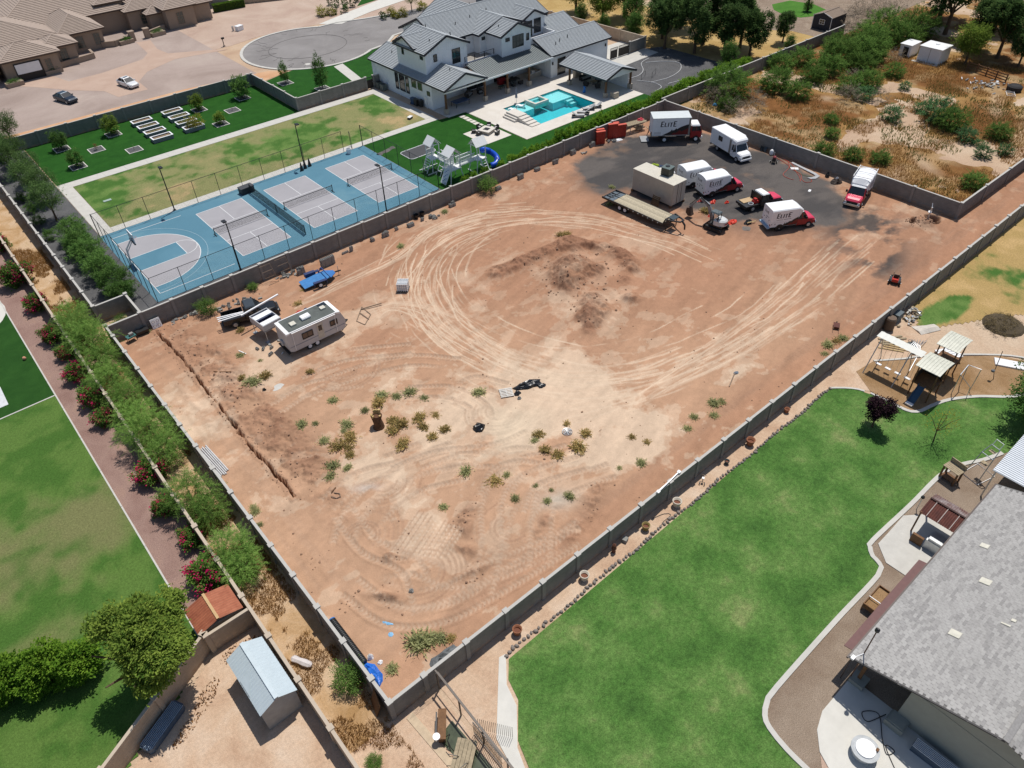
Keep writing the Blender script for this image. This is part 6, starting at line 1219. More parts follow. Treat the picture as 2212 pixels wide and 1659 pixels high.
def nose(t, x0, xw, x1, hw, zb, zr, body, roof, hood, rake=.6, back=.05, grille=CHROME, bump=CHROME, zlow=.42, pill=None):
    pill = pill or roof
    MB().loft([rr(x0,hw,zlow,zb,.08), rr(xw,hw,zlow,zb,.08)]).build('cab', body, t)
    MB().loft([rr(xw-.02,hw*.99,zlow,zb-.16,.08), rr(x1-.35,hw*.97,zlow,zb-.3,.08), rr(x1-.05,hw*.9,zlow+.04,zb-.42,.08)]).build('fender', body, t)
    MB().loft([rr(xw-.03,hw*.94,zb-.3,zb+.01,.16,.1), rr((xw+x1)/2,hw*.92,zb-.32,zb-.05,.18,.1), rr(x1-.2,hw*.84,zb-.42,zb-.16,.18,.1), rr(x1-.02,hw*.74,zb-.5,zb-.34,.12,.08)]).build('hood', hood, t, smooth=False)
    hb, ht = hw-.03, hw*.84; bot = [(x0+.02,-hb,zb-.01),(xw-.02,-hb,zb-.01),(xw-.02,hb,zb-.01),(x0+.02,hb,zb-.01)]; top = [(x0+back,-ht,zr-.05),(xw-rake,-ht,zr-.05),(xw-rake,ht,zr-.05),(x0+back,ht,zr-.05)]
    MB().loft([bot, top]).build('windows', GLASS, t)
    pl = MB()
    for i in range(4): pl.bar(bot[i], top[i], .08, .08)
    for s in (1,-1): m_ = (Vector(bot[0])+Vector(bot[1]))/2; pl.bar(((x0+xw)/2,s*hb,zb),((x0+back+xw-rake)/2,s*ht,zr-.05),.07,.07)
    pl.build('pillars', pill, t)
    MB().loft([[(x0+back-.03,-ht-.04,zr-.08),(xw-rake+.05,-ht-.04,zr-.08),(xw-rake+.05,ht+.04,zr-.08),(x0+back-.03,ht+.04,zr-.08)],[(x0+back+.06,-ht+.08,zr+.03),(xw-rake-.1,-ht+.08,zr+.03),(xw-rake-.1,ht-.08,zr+.03),(x0+back+.06,ht-.08,zr+.03)]]).build('cab_roof', roof, t)
    gr = MB().bx(x1-.06,x1+.0,-hw*.6,hw*.6,zlow+.2,zb-.42); gr.build('grille', BLACK, t)
    MB().bx(x1,x1+.03,-hw*.6,hw*.6,zb-.5,zb-.44).bx(x1,x1+.03,-hw*.6,hw*.6,zlow+.28,zlow+.33).bx(x1,x1+.03,-hw*.6,-hw*.55,zlow+.2,zb-.44).bx(x1,x1+.03,hw*.55,hw*.6,zlow+.2,zb-.44).build('grille_bars', grille, t)
    for s in (1,-1):
        MB().bx(x1-.1,x1+.01,min(s*hw*.62,s*hw*.88),max(s*hw*.62,s*hw*.88),zb-.62,zb-.44).build('headlight', mat('headlight_glass', (.7,.7,.68), .2), t)
        MB().ob((xw-.35,s*(hw+.16),zb+.15),(.12,.22,.3)).build('mirror', BLACK, t)
        MB().bx(x0+.45,x0+.6,min(s*hw,s*(hw+.02)),max(s*hw,s*(hw+.02)),zb-.2,zb-.16).build('door_handle', BLACK, t)
    MB().loft([rr(x1-.02,hw*.96,zlow-.06,zlow+.2,.06), rr(x1+.16,hw*.86,zlow-.04,zlow+.18,.06)]).build('bumper', bump, t)
LETT = {'E':(.72,[(0,.27,0,1),(.27,.72,0,.13),(.27,.6,.44,.57),(.27,.72,.87,1)]),'L':(.64,[(0,.27,0,1),(.27,.64,0,.13)]),'I':(.27,[(0,.27,0,1)]),'T':(.76,[(.245,.515,0,.87),(0,.76,.87,1)])}
NAVYINK = mat('dark_lettering', C(36,34,48), .5, var=.03); BLKINK = mat('black_graphic', (.012,.011,.012), .5); REDINK = mat('red_graphic', C(120,22,22), .5)
def elite(t, o, ux, nrm, h):
    """the word painted on a panel: tall first and last letters, slightly slanted"""
    o, ux, nrm = Vector(o), Vector(ux), Vector(nrm); m_ = MB(); x = 0
    for i, ch in enumerate('ELITE'):
        s = 1.28 if i in (0,4) else 1.0; w, q = LETT[ch]
        for (a,b,c_,d) in q:
            P = [o+ux*(x+(u*(1.1 if s > 1 else 1)+v*s*.12)*h*.9)+Vector((0,0,v*s*h)) for u,v in ((a,c_),(b,c_),(b,d),(a,d))]
            m_.ext([p+nrm*.004 for p in P], nrm*.004)
        x += (w*(1.1 if s > 1 else 1)+.2)*h*.9
    return m_.build('lettering', NAVYINK, t)
def decal(t, pts, y, s, m, name='graphic'): return MB().ext([(x,y+s*.003,z) for x,z in pts], (0,s*.004,0)).build(name, m, t)
def service_truck(label, loc, rz, arch=True, step=False, texty=1.62):
    t = thing('service_truck', label, 'truck', (*loc,0), rz, 'white and red service trucks'); hw, xr, xf, zb_ = 1.06, -2.95, .42, .62
    za = 2.5 if arch else 2.72
    def sec(x, sh=0.0, k=1.0):
        b = [(x,-hw*k,zb_+sh),(x,hw*k,zb_+sh),(x,hw*k,za-.12 if not arch else za)]
        if arch: b += [(x,hw*k*math.cos(a),za+.30*math.sin(a)) for a in (.35,.8,1.25,1.57,1.9,2.35,2.8)]+[(x,-hw*k,za)]
        else: b += [(x,hw*k-.1,za),(x,-hw*k+.1,za),(x,-hw*k,za-.12)]
        return b
    MB().loft([sec(xr),sec(xf)]).build('box', WHITE, t)
    if not arch: MB().loft([sec(xf,.8,.97),[(x+.55 if z > 2.0 else x+.15, y*.9, z-.35 if z > 2.0 else z) for x,y,z in sec(xf,.8,.97)]]).build('box_front', WHITE, t)
    else: MB().loft([sec(xf,1.0,.97),[(x+.45,y*.86,min(z,2.3)) for x,y,z in sec(xf,1.0,.97)]]).build('box_front', WHITE, t)
    nose(t, .42, 1.75, 2.85, 1.0, 1.25, 2.12, RED, WHITE, PINK, .62, grille=BLACK, bump=CHROME, pill=RED)
    MB().bx(xr-.02,xf+1.2,-hw*.8,hw*.8,.42,zb_-.01).build('chassis', BLACK, t)
    for x,y in ((-1.75,1),(1.95,1),(-1.75,-1),(1.95,-1)): wheel(t,x,y*.92,.37,.26)
    for s in (1,-1):
        for x in (-1.75,): MB().tube([(x,s*(hw-.1),.42),(x,s*(hw+.012),.42)],.5,18).build('wheel_arch', BLACK, t)
        decal(t, [(-1.75,.64),(-1.35,.78),(-1.3,.9),(-1.1,.92),(-.95,1.06),(-.8,1.04),(-.62,1.18),(-.4,1.16),(-.1,1.38),(.42,1.62),(.42,.64)], s*hw, s, BLKINK)
        decal(t, [(-.9,.70),(-.5,.98),(-.3,.92),(.05,1.22),(.42,1.34),(.42,.70)], s*(hw+.005), s, REDINK)
        L0 = (-2.35,s*hw,texty) if s < 0 else (-.15,s*hw,texty); elite(t, L0, (1 if s < 0 else -1,0,0), (0,s,0), .48)
        decal(t, [(-2.3,1.46),(-1.5,1.46),(-1.5,1.49),(-2.3,1.49)], s*hw, s, NAVYINK, 'small_print'); decal(t, [(-1.4,1.46),(-.5,1.48),(-.5,1.52),(-1.4,1.5)], s*hw, s, NAVYINK, 'small_print')
        decal(t, [(-2.9,1.2),(-1.0,1.2),(-1.0,1.205),(-2.9,1.205)], s*hw, s, CMU, 'panel_seam')
        for x in (-2.8,-2.4,-1.2): MB().bx(x-.05,x+.05,min(s*hw,s*(hw+.02)),max(s*hw,s*(hw+.02)),.95,1.05).build('latch', BLACK, t)
    MB().bx(xr-.02,xr,-.95,.95,.7,2.45).build('rear_door', WHITE2, t); elite(t,(xr-.02,.62,1.95),(0,-1,0),(-1,0,0),.24)
    for q in (-.6,.1,.6): MB().bx(xr-.04,xr-.02,q-.06,q+.06,1.3,1.4).build('latch', BLACK, t)
    MB().bx(xr-.03,xr-.02,-.5,.3,1.62,1.64).bx(xr-.03,xr-.02,-.5,.2,1.55,1.57).build('small_print', CMU, t)
    for s in (1,-1): MB().bx(xr-.03,xr,s*.95-.08,s*.95+.08,.8,1.0).build('tail_light', RED, t)
    if step: MB().bx(xr-.3,xr,-1,1,.45,.62).build('rear_step', mat('pale_blue_step', C(170,196,220)), t)
    else: MB().bx(xr-.15,xr,-1,1,.42,.58).build('rear_bumper', BLACK, t)
    return t
def fwd(rear, rz, d): return (rear[0]+math.cos(rz)*d, rear[1]+math.sin(rz)*d)
service_truck('white and red ELITE service truck behind the twin, next to the container', fwd((72.55,52.7),R(-20),2.95), R(-20))
service_truck('white and red ELITE service truck with arched roof, nearer of the pair', fwd((72.35,49.5),R(-20),2.95), R(-20))
service_truck('white and red ELITE truck with flat box roof beside the flatbed pickup', fwd((71.6,39.25),R(-29),2.95), R(-29), False, True, 1.7)
t = service_truck('white truck with pink hood and ladder rack facing out from the wall', (85.75,35.75), R(-164.5), True)
for x in (-2.7,-1.2,.3): MB().bar((x,-1.05,2.95),(x,1.05,2.95),.06).bar((x,-1.05,2.5),(x,-1.05,2.95),.05).bar((x,1.05,2.5),(x,1.05,2.95),.05).build('rack_bar', WHITE2, t)
for s in (-1,1): MB().tube([(-2.9,s*1.05,2.98),(.5,s*1.05,2.98)],.04,6).build('rack_rail', WHITE2, t)
# cab-over box truck
def boxtruck(loc, rz):
    t = thing('box_truck', 'large white ELITE box truck with red cab and lowered tail lift', 'truck', (*loc,0), rz)
    MB().bx(-3.55,1.75,-1.22,1.22,1.08,3.5).build('box', WHITE, t); MB().bx(-3.58,1.78,-1.25,1.25,3.5,3.56).build('box_roof', mat('translucent_roof', C(226,232,232), .5, var=.06, scale=2), t)
    MB().bx(-3.58,1.78,-1.25,1.25,1.02,1.1).build('box_sill', mat('alloy_sill', C(176,176,176), .4, .5), t); MB().bx(1.5,1.76,-1.23,1.23,1.1,3.45).build('front_corner', mat('tan_strip', C(150,142,134)), t)
    MB().loft([rr(1.95,1.02,.55,1.55,.08),rr(3.35,1.02,.55,1.55,.1),rr(3.55,.96,.6,1.45,.1)]).build('cab', RED, t)
    MB().loft([[(2.0,-1.0,1.54),(3.48,-1.0,1.54),(3.48,1.0,1.54),(2.0,1.0,1.54)],[(2.02,-.9,2.25),(3.2,-.9,2.25),(3.2,.9,2.25),(2.02,.9,2.25)]]).build('windows', GLASS, t)
    MB().loft([[(1.95,-.97,2.2),(3.27,-.97,2.2),(3.27,.97,2.2),(1.95,.97,2.2)],[(2.05,-.85,2.38),(3.1,-.85,2.38),(3.1,.85,2.38),(2.05,.85,2.38)]]).build('cab_roof', WHITE, t)
    pl = MB()
    for s in (1,-1): pl.bar((2.0,s*1.0,1.5),(2.03,s*.92,2.25),.12).bar((3.46,s*1.0,1.5),(3.22,s*.92,2.25),.08).bar((2.75,s*1.0,1.5),(2.7,s*.92,2.25),.05)
    pl.build('pillars', RED, t); MB().bx(3.5,3.68,-.98,.98,.42,.72).build('bumper', WHITE2, t)
    for s in (1,-1):
        MB().bx(3.5,3.58,min(s*.6,s*.9),max(s*.6,s*.9),.85,1.05).build('headlight', mat('headlight_glass', (.7,.7,.7)), t); MB().ob((3.2,s*1.2,1.8),(.1,.2,.4)).build('mirror', BLACK, t)
        decal(t, [(-2.1,1.12),(-1.2,1.55),(-.95,1.7),(-.8,1.95),(-.72,1.78),(-.4,1.85),(-.2,2.1),(-.1,1.95),(.4,2.25),(1.1,2.5),(1.5,2.6),(1.5,1.12)], s*1.22, s, BLKINK); decal(t, [(-.9,1.14),(-.5,1.5),(-.2,1.4),(.3,1.8),(.6,1.6),(1.5,2.1),(1.5,1.14)], s*1.226, s, REDINK)
        L0 = (-2.45,s*1.22,2.32) if s < 0 else (.45,s*1.22,2.35); elite(t, L0, (1 if s < 0 else -1,0,0), (0,s,0), .6)
        for z in (1.3,1.42,1.54): decal(t, [(-3.3,z),(-2.3,z),(-2.3,z+.03),(-3.3,z+.03)], s*1.22, s, CMU, 'small_print')
        MB().tube([(.0,s*.9,.95),(1.3,s*.9,.95)],.22,10).build('fuel_tank', BLACK, t)
    MB().bx(-3.5,2.2,-.5,.5,.7,1.0).build('chassis', BLACK, t)
    for x,y in ((-1.7,1),(2.75,1),(-1.7,-1),(2.75,-1)): wheel(t,x,y*.98,.42,.32,WHITE)
    MB().bx(-4.9,-3.75,-1.0,1.0,.12,.18).build('tail_lift', mat('checker_plate', C(176,178,178), .45, .4), t); MB().bar((-3.6,-1.0,1.0),(-3.85,-1.0,.16),.08).bar((-3.6,1.0,1.0),(-3.85,1.0,.16),.08).bar((-3.62,-1.0,1.6),(-3.62,-1.0,.6),.08).bar((-3.62,1,1.6),(-3.62,1,.6),.08).build('lift_arm', BLACK, t)
boxtruck(fwd((80.75,64.95),R(-40),3.55), R(-40))
# white cutaway box van
t = thing('box_van', 'plain white box van with side window parked by the far wall', 'van', (*fwd((86.0,57.3),R(-106),3.2),0), R(-106))
MB().bx(-3.2,1.2,-1.15,1.15,.75,2.78).build('box', WHITE, t); MB().loft([rr(-3.22,1.17,2.72,2.86,.06),rr(1.2,1.17,2.72,2.86,.06)]).build('box_roof', WHITE2, t); MB().loft([rr(1.2,1.13,2.05,2.86,.12),rr(1.75,1.05,2.15,2.75,.14),rr(1.95,.95,2.3,2.6,.12)]).build('box_front', WHITE, t)
nose(t, 1.1, 2.3, 3.25, .98, 1.3, 2.16, WHITE, WHITE, WHITE2, .5, grille=BLACK, bump=WHITE2)
MB().bx(-3.0,1.2,-.8,.8,.45,.75).build('chassis', BLACK, t); MB().bx(.85,1.19,-1.17,1.17,.78,2.6).build('corner_strip', mat('tan_strip', (.3,.28,.25)), t); MB().bx(-3.4,-3.2,-1,1,.4,.55).build('rear_bumper', BLACK, t)
win(t,'y',-1.15,-1.5,-.7,1.7,2.3,-1,BLACK,GLASS)
for x,y in ((-1.7,1),(2.45,1),(-1.7,-1),(2.45,-1)): wheel(t,x,y*.9,.38,.28)
# pickups
def pickup(label, loc, rz, body, roof, hood, bedm, flat=False, zr=1.85, L=(-2.75,-.55,1.2,2.75)):
    xr, xc, xw, x1 = L; t = thing('pickup_truck', label, 'pickup', (*loc,0), rz)
    nose(t, xc, xw, x1, .95, 1.12, zr, body, roof, hood, .6, .18, grille=BLACK, bump=CHROME if body is not BLACKP else BLACK, pill=body)
    if flat:
        MB().bx(xr,xc-.1,-1.0,1.0,.78,.88).build('flatbed', BLACK, t); MB().bx(xc-.16,xc-.08,-.95,.95,.88,1.85).build('headache_rack', BLACK, t); MB().bx(xr-.05,xr,-1,1,.6,.88).build('rear_bar', BLACK, t)
    else:
        MB().bx(xr,xc-.05,-.95,-.85,.55,1.08).build('bed_side', body, t); MB().bx(xr,xc-.05,.85,.95,.55,1.08).build('bed_side', body, t); MB().bx(xr,xr+.08,-.85,.85,.6,1.06).build('tailgate', body, t); MB().bx(xc-.14,xc-.05,-.85,.85,.6,1.1).build('bed_front', body, t); MB().bx(xr+.08,xc-.14,-.85,.85,.55,.62).build('bed_floor', BLACK, t); MB().bx(xr-.14,xr,-.9,.9,.42,.58).build('rear_bumper', BLACK, t)
    MB().bx(xr+.1,x1-.5,-.7,.7,.38,.56).build('chassis', BLACK, t)
    for x in (xr+1.05,x1-.85):
        for s in (1,-1): wheel(t,x,s*.86,.38,.27)
    return t
BLACKP = mat('black_car_paint', (.012,.013,.015), .25, var=.1)
t = pickup('black pickup with long white boards in its bed', fwd((16.0,64.95),R(-14),2.8), R(-14), BLACKP, mat('blue_black_paint', (.04,.05,.06), .35), BLACKP, BLACK)  # roof colour slightly paler and bluer than the body
bp = t.matrix_basis if False else None
t2 = thing('white_boards', 'three long white boards sticking out of the black pickup bed', 'boards', (*fwd((16.0,64.95),R(-14),1.1),1.0), R(-10))
for i,(a,b) in enumerate(((-.1,.05),(.12,.0),(.3,-.06))): MB().ob((-.2,-.5+a,.12+.05*i),(2.6,.12,.06),b,R(3)).build('board', WHITE2, t2)
single('white_gutter', MB().ob((0,0,0),(4.4,.16,.12),0,R(-2)), WHITE2, 'long white gutter pipe resting above the camper shell', 'pipe', loc=(19.5,62.9,2.0), rz=R(8))
t = pickup('flatbed pickup with white cab and pink hood loaded with tools', fwd((73.05,43.75),R(-17),2.75), R(-17), mat('dark_cab_side', (.02,.016,.02), .4), WHITE, PINK, BLACK, True)
base_t = (*fwd((73.05,43.75),R(-17),1.2),.88)
single('plywood_sheet', MB().bx(-.95,.75,-.1,.85,.02,.08), mat('plywood', C(206,176,134)), 'tan plywood sheet on the flatbed pickup', 'plywood', loc=base_t, rz=R(-17)); single('red_toolbox', MB().bx(.1,.8,-.75,-.2,.02,.35).bx(.2,.5,-.7,-.3,.35,.6), mat('tool_red', C(196,44,40)), 'red tool box on the flatbed pickup', 'tool box', loc=base_t, rz=R(-17))
coil('white_hose', [(base_t[0]-.5+.3*math.cos(a*.5),base_t[1]-.5+.3*math.sin(a*.5),.95+.004*a) for a in range(28)], .025, WHITE2, 'coil of white hose on the flatbed pickup', 'hose')
# sedans
def sedan(label, loc, rz, m, roofm):
    t = thing('sedan', label, 'car', (*loc,0), rz)
    MB().loft([rr(-2.3,.78,.35,.75,.12),rr(-2.15,.86,.28,.95,.14),rr(-1.3,.9,.25,1.0,.12),rr(.7,.9,.25,.98,.12),rr(1.9,.86,.26,.82,.16),rr(2.25,.74,.32,.66,.16)]).build('body', m, t)
    bot = [(-1.75,-.82,.96),(1.0,-.82,.94),(1.0,.82,.94),(-1.75,.82,.96)]; top = [(-1.0,-.62,1.42),(.15,-.62,1.42),(.15,.62,1.42),(-1.0,.62,1.42)]
    MB().loft([bot,top]).build('windows', GLASS, t); MB().loft([[(-1.05,-.65,1.39),(.2,-.65,1.39),(.2,.65,1.39),(-1.05,.65,1.39)],[(-.9,-.5,1.47),(.05,-.5,1.47),(.05,.5,1.47),(-.9,.5,1.47)]]).build('roof', roofm, t)
    pl = MB()
    for i in range(4): pl.bar(bot[i],top[i],.07)
    for s in (1,-1): pl.bar((-.4,s*.82,.95),(-.4,s*.63,1.4),.06)
    pl.build('pillars', m, t); MB().bx(-.55,-.05,-.36,.36,1.472,1.482).build('sunroof', GLASS, t)
    for x in (-1.4,1.4):
        for s in (1,-1): wheel(t,x,s*.8,.33,.22)
    for s in (1,-1): MB().ob((2.05,s*.6,.7),(.25,.3,.1)).build('headlight', mat('headlight_glass', (.7,.7,.7)), t); MB().ob((.75,s*.98,1.0),(.14,.18,.12)).build('mirror', m, t); MB().ob((-2.25,s*.6,.8),(.1,.3,.12)).build('tail_light', RED, t)
sedan('white sedan on the tan paved driveway', (33.6,142.0), R(-78), mat('white_car_paint', (.7,.71,.72), .25, var=.03), mat('white_car_paint', (.7,.7,.7)))
sedan('dark blue-grey sedan beside the orange dirt verge', (23.4,142.4), R(-72), mat('slate_car_paint', C(52,64,78), .25, .3), mat('slate_roof', C(86,104,120), .25, .3))
# ------------------------------------------------------------------ travel trailer, camper shell, utility trailer
RVW = mat('rv_fibreglass', C(206,206,208), .45, var=.05, scale=1.5)
t = thing('travel_trailer', 'white travel trailer with dark roof parked beside the black pickup', 'travel trailer', (21.7,56.75,0), R(-.8))
prof = [(-2.95,.75),(-2.95,2.5),(-2.85,2.75),(2.55,2.75),(2.8,2.55),(3.15,1.6),(3.1,.95),(2.8,.55),(-2.6,.55)]
MB().ext([(x,-1.22,z) for x,z in prof],(0,2.44,0)).build('body', RVW, t)
MB().bx(-2.6,2.35,-1.14,1.14,2.752,2.78).build('roof_membrane', mat('dark_roof_membrane', C(92,98,94), .7, var=.3, scale=1.2), t)
MB().loft([rr(-2.97,1.24,2.55,2.8,.05),rr(-2.6,1.24,2.62,2.8,.05)]).build('roof_cap', WHITE2, t); MB().loft([rr(2.35,1.24,2.62,2.8,.05),rr(2.75,1.24,2.45,2.72,.05)]).build('roof_cap', WHITE2, t)
for s in (1,-1): MB().bx(-2.6,2.4,min(s*1.14,s*1.24),max(s*1.14,s*1.24),2.74,2.8).build('roof_edge', WHITE2, t)
MB().loft([rr(-.75,.36,2.78,3.05,.1),rr(.15,.36,2.78,3.08,.1)]).build('roof_air_conditioner', WHITE2, t); MB().bx(-2.0,-1.45,-.5,.1,2.78,2.95).build('roof_vent', mat('cream_vent', (.6,.6,.5)), t); MB().bx(1.45,1.95,.0,.5,2.78,2.93).build('roof_vent', mat('cream_vent', (.6,.6,.5)), t); MB().bx(1.5,2.3,.55,1.1,2.78,2.81).build('skylight', GLASS, t)
win(t,'y',-1.22,-1.5,-.35,1.45,2.15,-1,BLACK,mat('brown_glass', C(112,92,80), .2),2); win(t,'y',-1.22,1.5,2.3,1.5,2.1,-1,BLACK,mat('brown_glass', (.1,.1,.1)),2)
d = MB().bx(.1,.75,-1.25,-1.22,.72,2.45).build('door', mat('cream_door', C(210,206,192), .5), t); MB().bx(.25,.62,-1.265,-1.25,1.6,2.2).build('door_window', GLASS, d)
MB().bx(-2.9,3.0,-1.235,-1.222,1.12,1.18).build('stripe', mat('blue_grey_stripe', C(140,148,162)), t)
for x in (-2.4,2.1): MB().tube([(x,-1.27,.75),(x,-1.27,2.6)],.03,6).build('awning_arm', WHITE2, t)
MB().tube([(-2.45,-1.27,2.66),(2.2,-1.27,2.66)],.05,8).build('awning_roll', WHITE2, t)
for x in (-.95,-.15):
    for s in (1,-1): wheel(t,x,s*1.08,.34,.22,WHITE)
MB().bar((2.9,-.6,.5),(3.9,0,.48),.1).bar((2.9,.6,.5),(3.9,0,.48),.1).build('hitch', BLACK, t); MB().cyl((3.25,-.2,.5),.15,.5,12).build('gas_bottle', BLACK, t); MB().cyl((3.25,.2,.5),.15,.5,12).build('gas_bottle', BLACK, t)
MB().tube([(-3.1,.3,1.0),(-2.95,.3,1.0)],.34,18).build('spare_tyre_cover', mat('rv_cover', C(200,200,200)), t); MB().bx(-3.15,-2.9,-1.1,1.1,.4,.52).build('rear_bumper', BLACK, t)
t = thing('camper_shell', 'open white camper roof section standing on thin legs by the trailer', 'camper shell', (18.9,60.6,0), R(6))
MB().bx(-1.0,1.0,-1.25,1.25,1.35,1.42).build('floor', mat('shade_tinted_floor', C(70,68,110)), t)  # floor colour carries the blue shade inside the open box
for (a,b,c_,d) in ((-1.0,1.0,-1.25,-1.15),(-1.0,1.0,1.15,1.25),(-1.0,-.92,-1.15,1.15),(.92,1.0,-1.15,1.15)): MB().bx(a,b,c_,d,1.3,2.05).build('side', RVW, t)
MB().bx(-.92,.92,.15,.85,1.9,2.06).build('cover', WHITE2, t); MB().bx(-.92,.92,-1.15,-.55,1.92,2.07).build('cover', WHITE2, t)
for sx in (-.9,.9):
    for sy in (-1.15,1.15): MB().cyl((sx,sy,.1),.035,1.25,8).bx(sx-.2,sx+.2,sy-.2,sy+.2,0,.1).build('leg', STEEL, t)
MB().tube([(-.95,-.8,2.05),(-.95,-.8,1.5),(-1.1,-.6,1.4)],.02,6).build('strap', BLACK, t)
t = thing('utility_trailer', 'bright blue low utility trailer with tilted deck', 'trailer', (27.0,65.35,0), R(-6))
MB().ext([(-1.75,-.85,.3),(-1.75,.85,.3),(1.35,.85,.62),(1.35,-.85,.62)],(0,0,.07)).build('deck', mat('worn_blue_deck', C(74,142,206), .45, var=.18, scale=2.5), t)
for s in (1,-1): MB().bx(-.75,.75,min(s*.9,s*1.25),max(s*.9,s*1.25),.72,.8).bx(-.75,-.68,min(s*.9,s*1.25),max(s*.9,s*1.25),.4,.72).bx(.68,.75,min(s*.9,s*1.25),max(s*.9,s*1.25),.4,.72).build('mudguard', mat('navy_guard', C(40,60,110), .5), t)
for s in (1,-1): wheel(t,-.05,s*1.07,.33,.22,WHITE)
MB().ext([(1.35,-.85,.55),(1.35,.85,.55),(2.1,.3,.58),(2.1,-.3,.58)],(0,0,.07)).build('front_deck', BLUEP, t); MB().bar((2.0,0,.55),(2.85,0,.5),.12).build('tongue', BLACK, t); MB().cyl((2.6,.1,.1),.04,1.0,8).build('jack', STEEL, t)
MB().bar((1.3,-.8,.6),(1.0,-.8,1.15),.08).bar((1.3,.8,.6),(1.0,.8,1.15),.08).bar((1.0,-.85,1.15),(1.0,.85,1.15),.08).bar((.5,.85,.5),(1.0,.8,1.15),.07).build('rack', mat('dark_blue_steel', C(36,70,140), .5), t); MB().bx(-.9,.3,.9,1.35,.45,.85).build('tool_box', mat('navy_guard', (.1,.1,.2)), t)
# ------------------------------------------------------------------ container, gooseneck trailer, excavator, jet ski
CONT = mat('beige_container', C(206,200,186), .7, var=.08, scale=1.2)
t = thing('shipping_container', 'beige shipping container with air conditioner on its roof', 'container', (68.6,53.05,.28)); t.scale = (1,1,1.07)
MB().bx(-1.22,1.22,-3.2,3.2,0,2.5).build('core', CONT, t); MB().bx(-1.25,1.25,-3.25,3.25,2.5,2.56).build('roof', mat('white_tin_roof', C(236,230,214), .6, var=.06, scale=3), t)
rb = MB()
for i in range(30):
    y = -3.1+i*.214; rb.bx(-1.25,-1.22,y-.05,y+.05,.1,2.45).bx(1.22,1.25,y-.05,y+.05,.1,2.45)
link_tag(rb.build('corrugation', CONT, t), kind='stuff'); rb = MB()
for i in range(30): rb.bx(-1.15,1.15,-3.1+i*.214-.03,-3.1+i*.214+.03,2.56,2.585)
link_tag(rb.build('roof_ribs', mat('white_tin_roof', (.7,.7,.7)), t), kind='stuff')
for s in (-1,1): MB().bx(s*.6-.55,s*.6+.55,-3.24,-3.2,.08,2.42).build('door', CONT, t); MB().cyl((s*.35,-3.27,.1),.02,2.3,6).build('lock_bar', BLACK, t)
for x in (-1.2,1.2):
    for y in (-3.1,3.1): MB().bx(x-.15,x+.15,y-.15,y+.15,-.28,0).build('foot', WOODB, t)
t = thing('roof_air_conditioner', 'dark green-grey air conditioner on the container roof', 'air conditioner', (69.1,52.3,3.05), R(8)); MB().bx(-.58,.58,-.58,.58,0,.92).build('cabinet', mat('dark_olive_metal', C(66,70,62), .6), t); MB().bx(-.62,.62,-.62,.62,.92,.98).build('top', mat('grey_green_top', C(96,112,110), .5), t); MB().tube([(.1,.1,.98),(.1,.1,1.06)],.28,14).build('fan_guard', BLACK, t)
t = thing('leaning_pallet', 'dark wooden pallet leaning on the container side', 'pallet', (66.75,51.6,0), R(90))
for i in range(7): MB().ob((0,.35-.06*i*0-.045*i,.12+.17*i),(1.15,.03,.12),0,0,R(14)).build('board', mat('old_dark_wood', C(110,92,62)), t)
for x in (-.5,.5): MB().bar((x,.42,.05),(x,.1,1.3),.06,.05).build('stringer', mat('old_dark_wood', (.1,.1,.1)), t)
t = thing('gooseneck_trailer', 'long gooseneck flatbed trailer with weathered plank deck', 'trailer', (63.6,51.9,0), R(-88.5))
for i in range(10): MB().bx(-2.9,4.75,-1.2+i*.24,-.975+i*.24,.92,.97).build('plank', mat('deck_planks_%d' % (i%4), tuple(v*(.86+.09*(i%4)) for v in C(196,184,158)), .9, var=.2, scale=5), t)
for s in (1,-1): MB().bx(-4.7,4.8,s*1.25-.05,s*1.25+.05,.74,.98).build('side_rail', BLACK, t)
MB().bx(-2.95,-2.9,-1.2,1.2,.7,.98).bx(4.75,4.82,-1.3,1.3,.74,.98).bx(-4.6,4.7,-.5,-.4,.55,.9).bx(-4.6,4.7,.4,.5,.55,.9).build('frame', BLACK, t)
MB().ext([(-2.95,-1.2,.93),(-2.95,1.2,.93),(-4.75,1.2,.74),(-4.75,-1.2,.74)],(0,0,-.06)).build('dovetail', mat('steel_checker', C(120,132,140), .45, .4), t); MB().bar((-2.95,0,.95),(-4.75,0,.77),.1,.06).bar((-3.85,-1.2,.86),(-3.85,1.2,.86),.1,.06).bar((-4.75,-1.2,.78),(-4.75,1.2,.78),.08,.08).build('ramp_frame', BLACK, t)
for x in (-1.9,-1.05):
    for s in (1,-1): wheel(t,x,s*1.05,.38,.26,WHITE)
gn = MB()
for s in (1,-1): gn.bar((4.75,s*1.1,.9),(4.9,s*.95,1.35),.14).bar((4.9,s*.95,1.35),(6.6,s*.3,1.45),.14).bar((4.8,s*1.1,.9),(5.8,s*.55,1.38),.1)
gn.bar((4.9,-.95,1.38),(4.9,.95,1.38),.14).bar((5.6,-.6,1.42),(5.6,.6,1.42),.1).bar((6.55,-.3,1.45),(6.55,.3,1.45),.14).bar((6.6,0,1.45),(7.0,0,1.1),.16).bar((7.0,0,1.15),(7.05,0,.55),.14).build('gooseneck', BLACK, t)
MB().bx(4.95,5.75,-.5,.5,1.4,1.5).build('tool_tray', mat('dark_tray', C(60,74,80), .4), t); MB().cyl((5.1,-1.0,0),.06,1.3,8).cyl((5.1,1.0,0),.06,1.3,8).build('jack_leg', BLACK, t)
for i in range(7): MB().bx(-.4+i*.75,-.3+i*.75,1.3,1.42,.78,.9).build('stake_pocket', CMU, t)
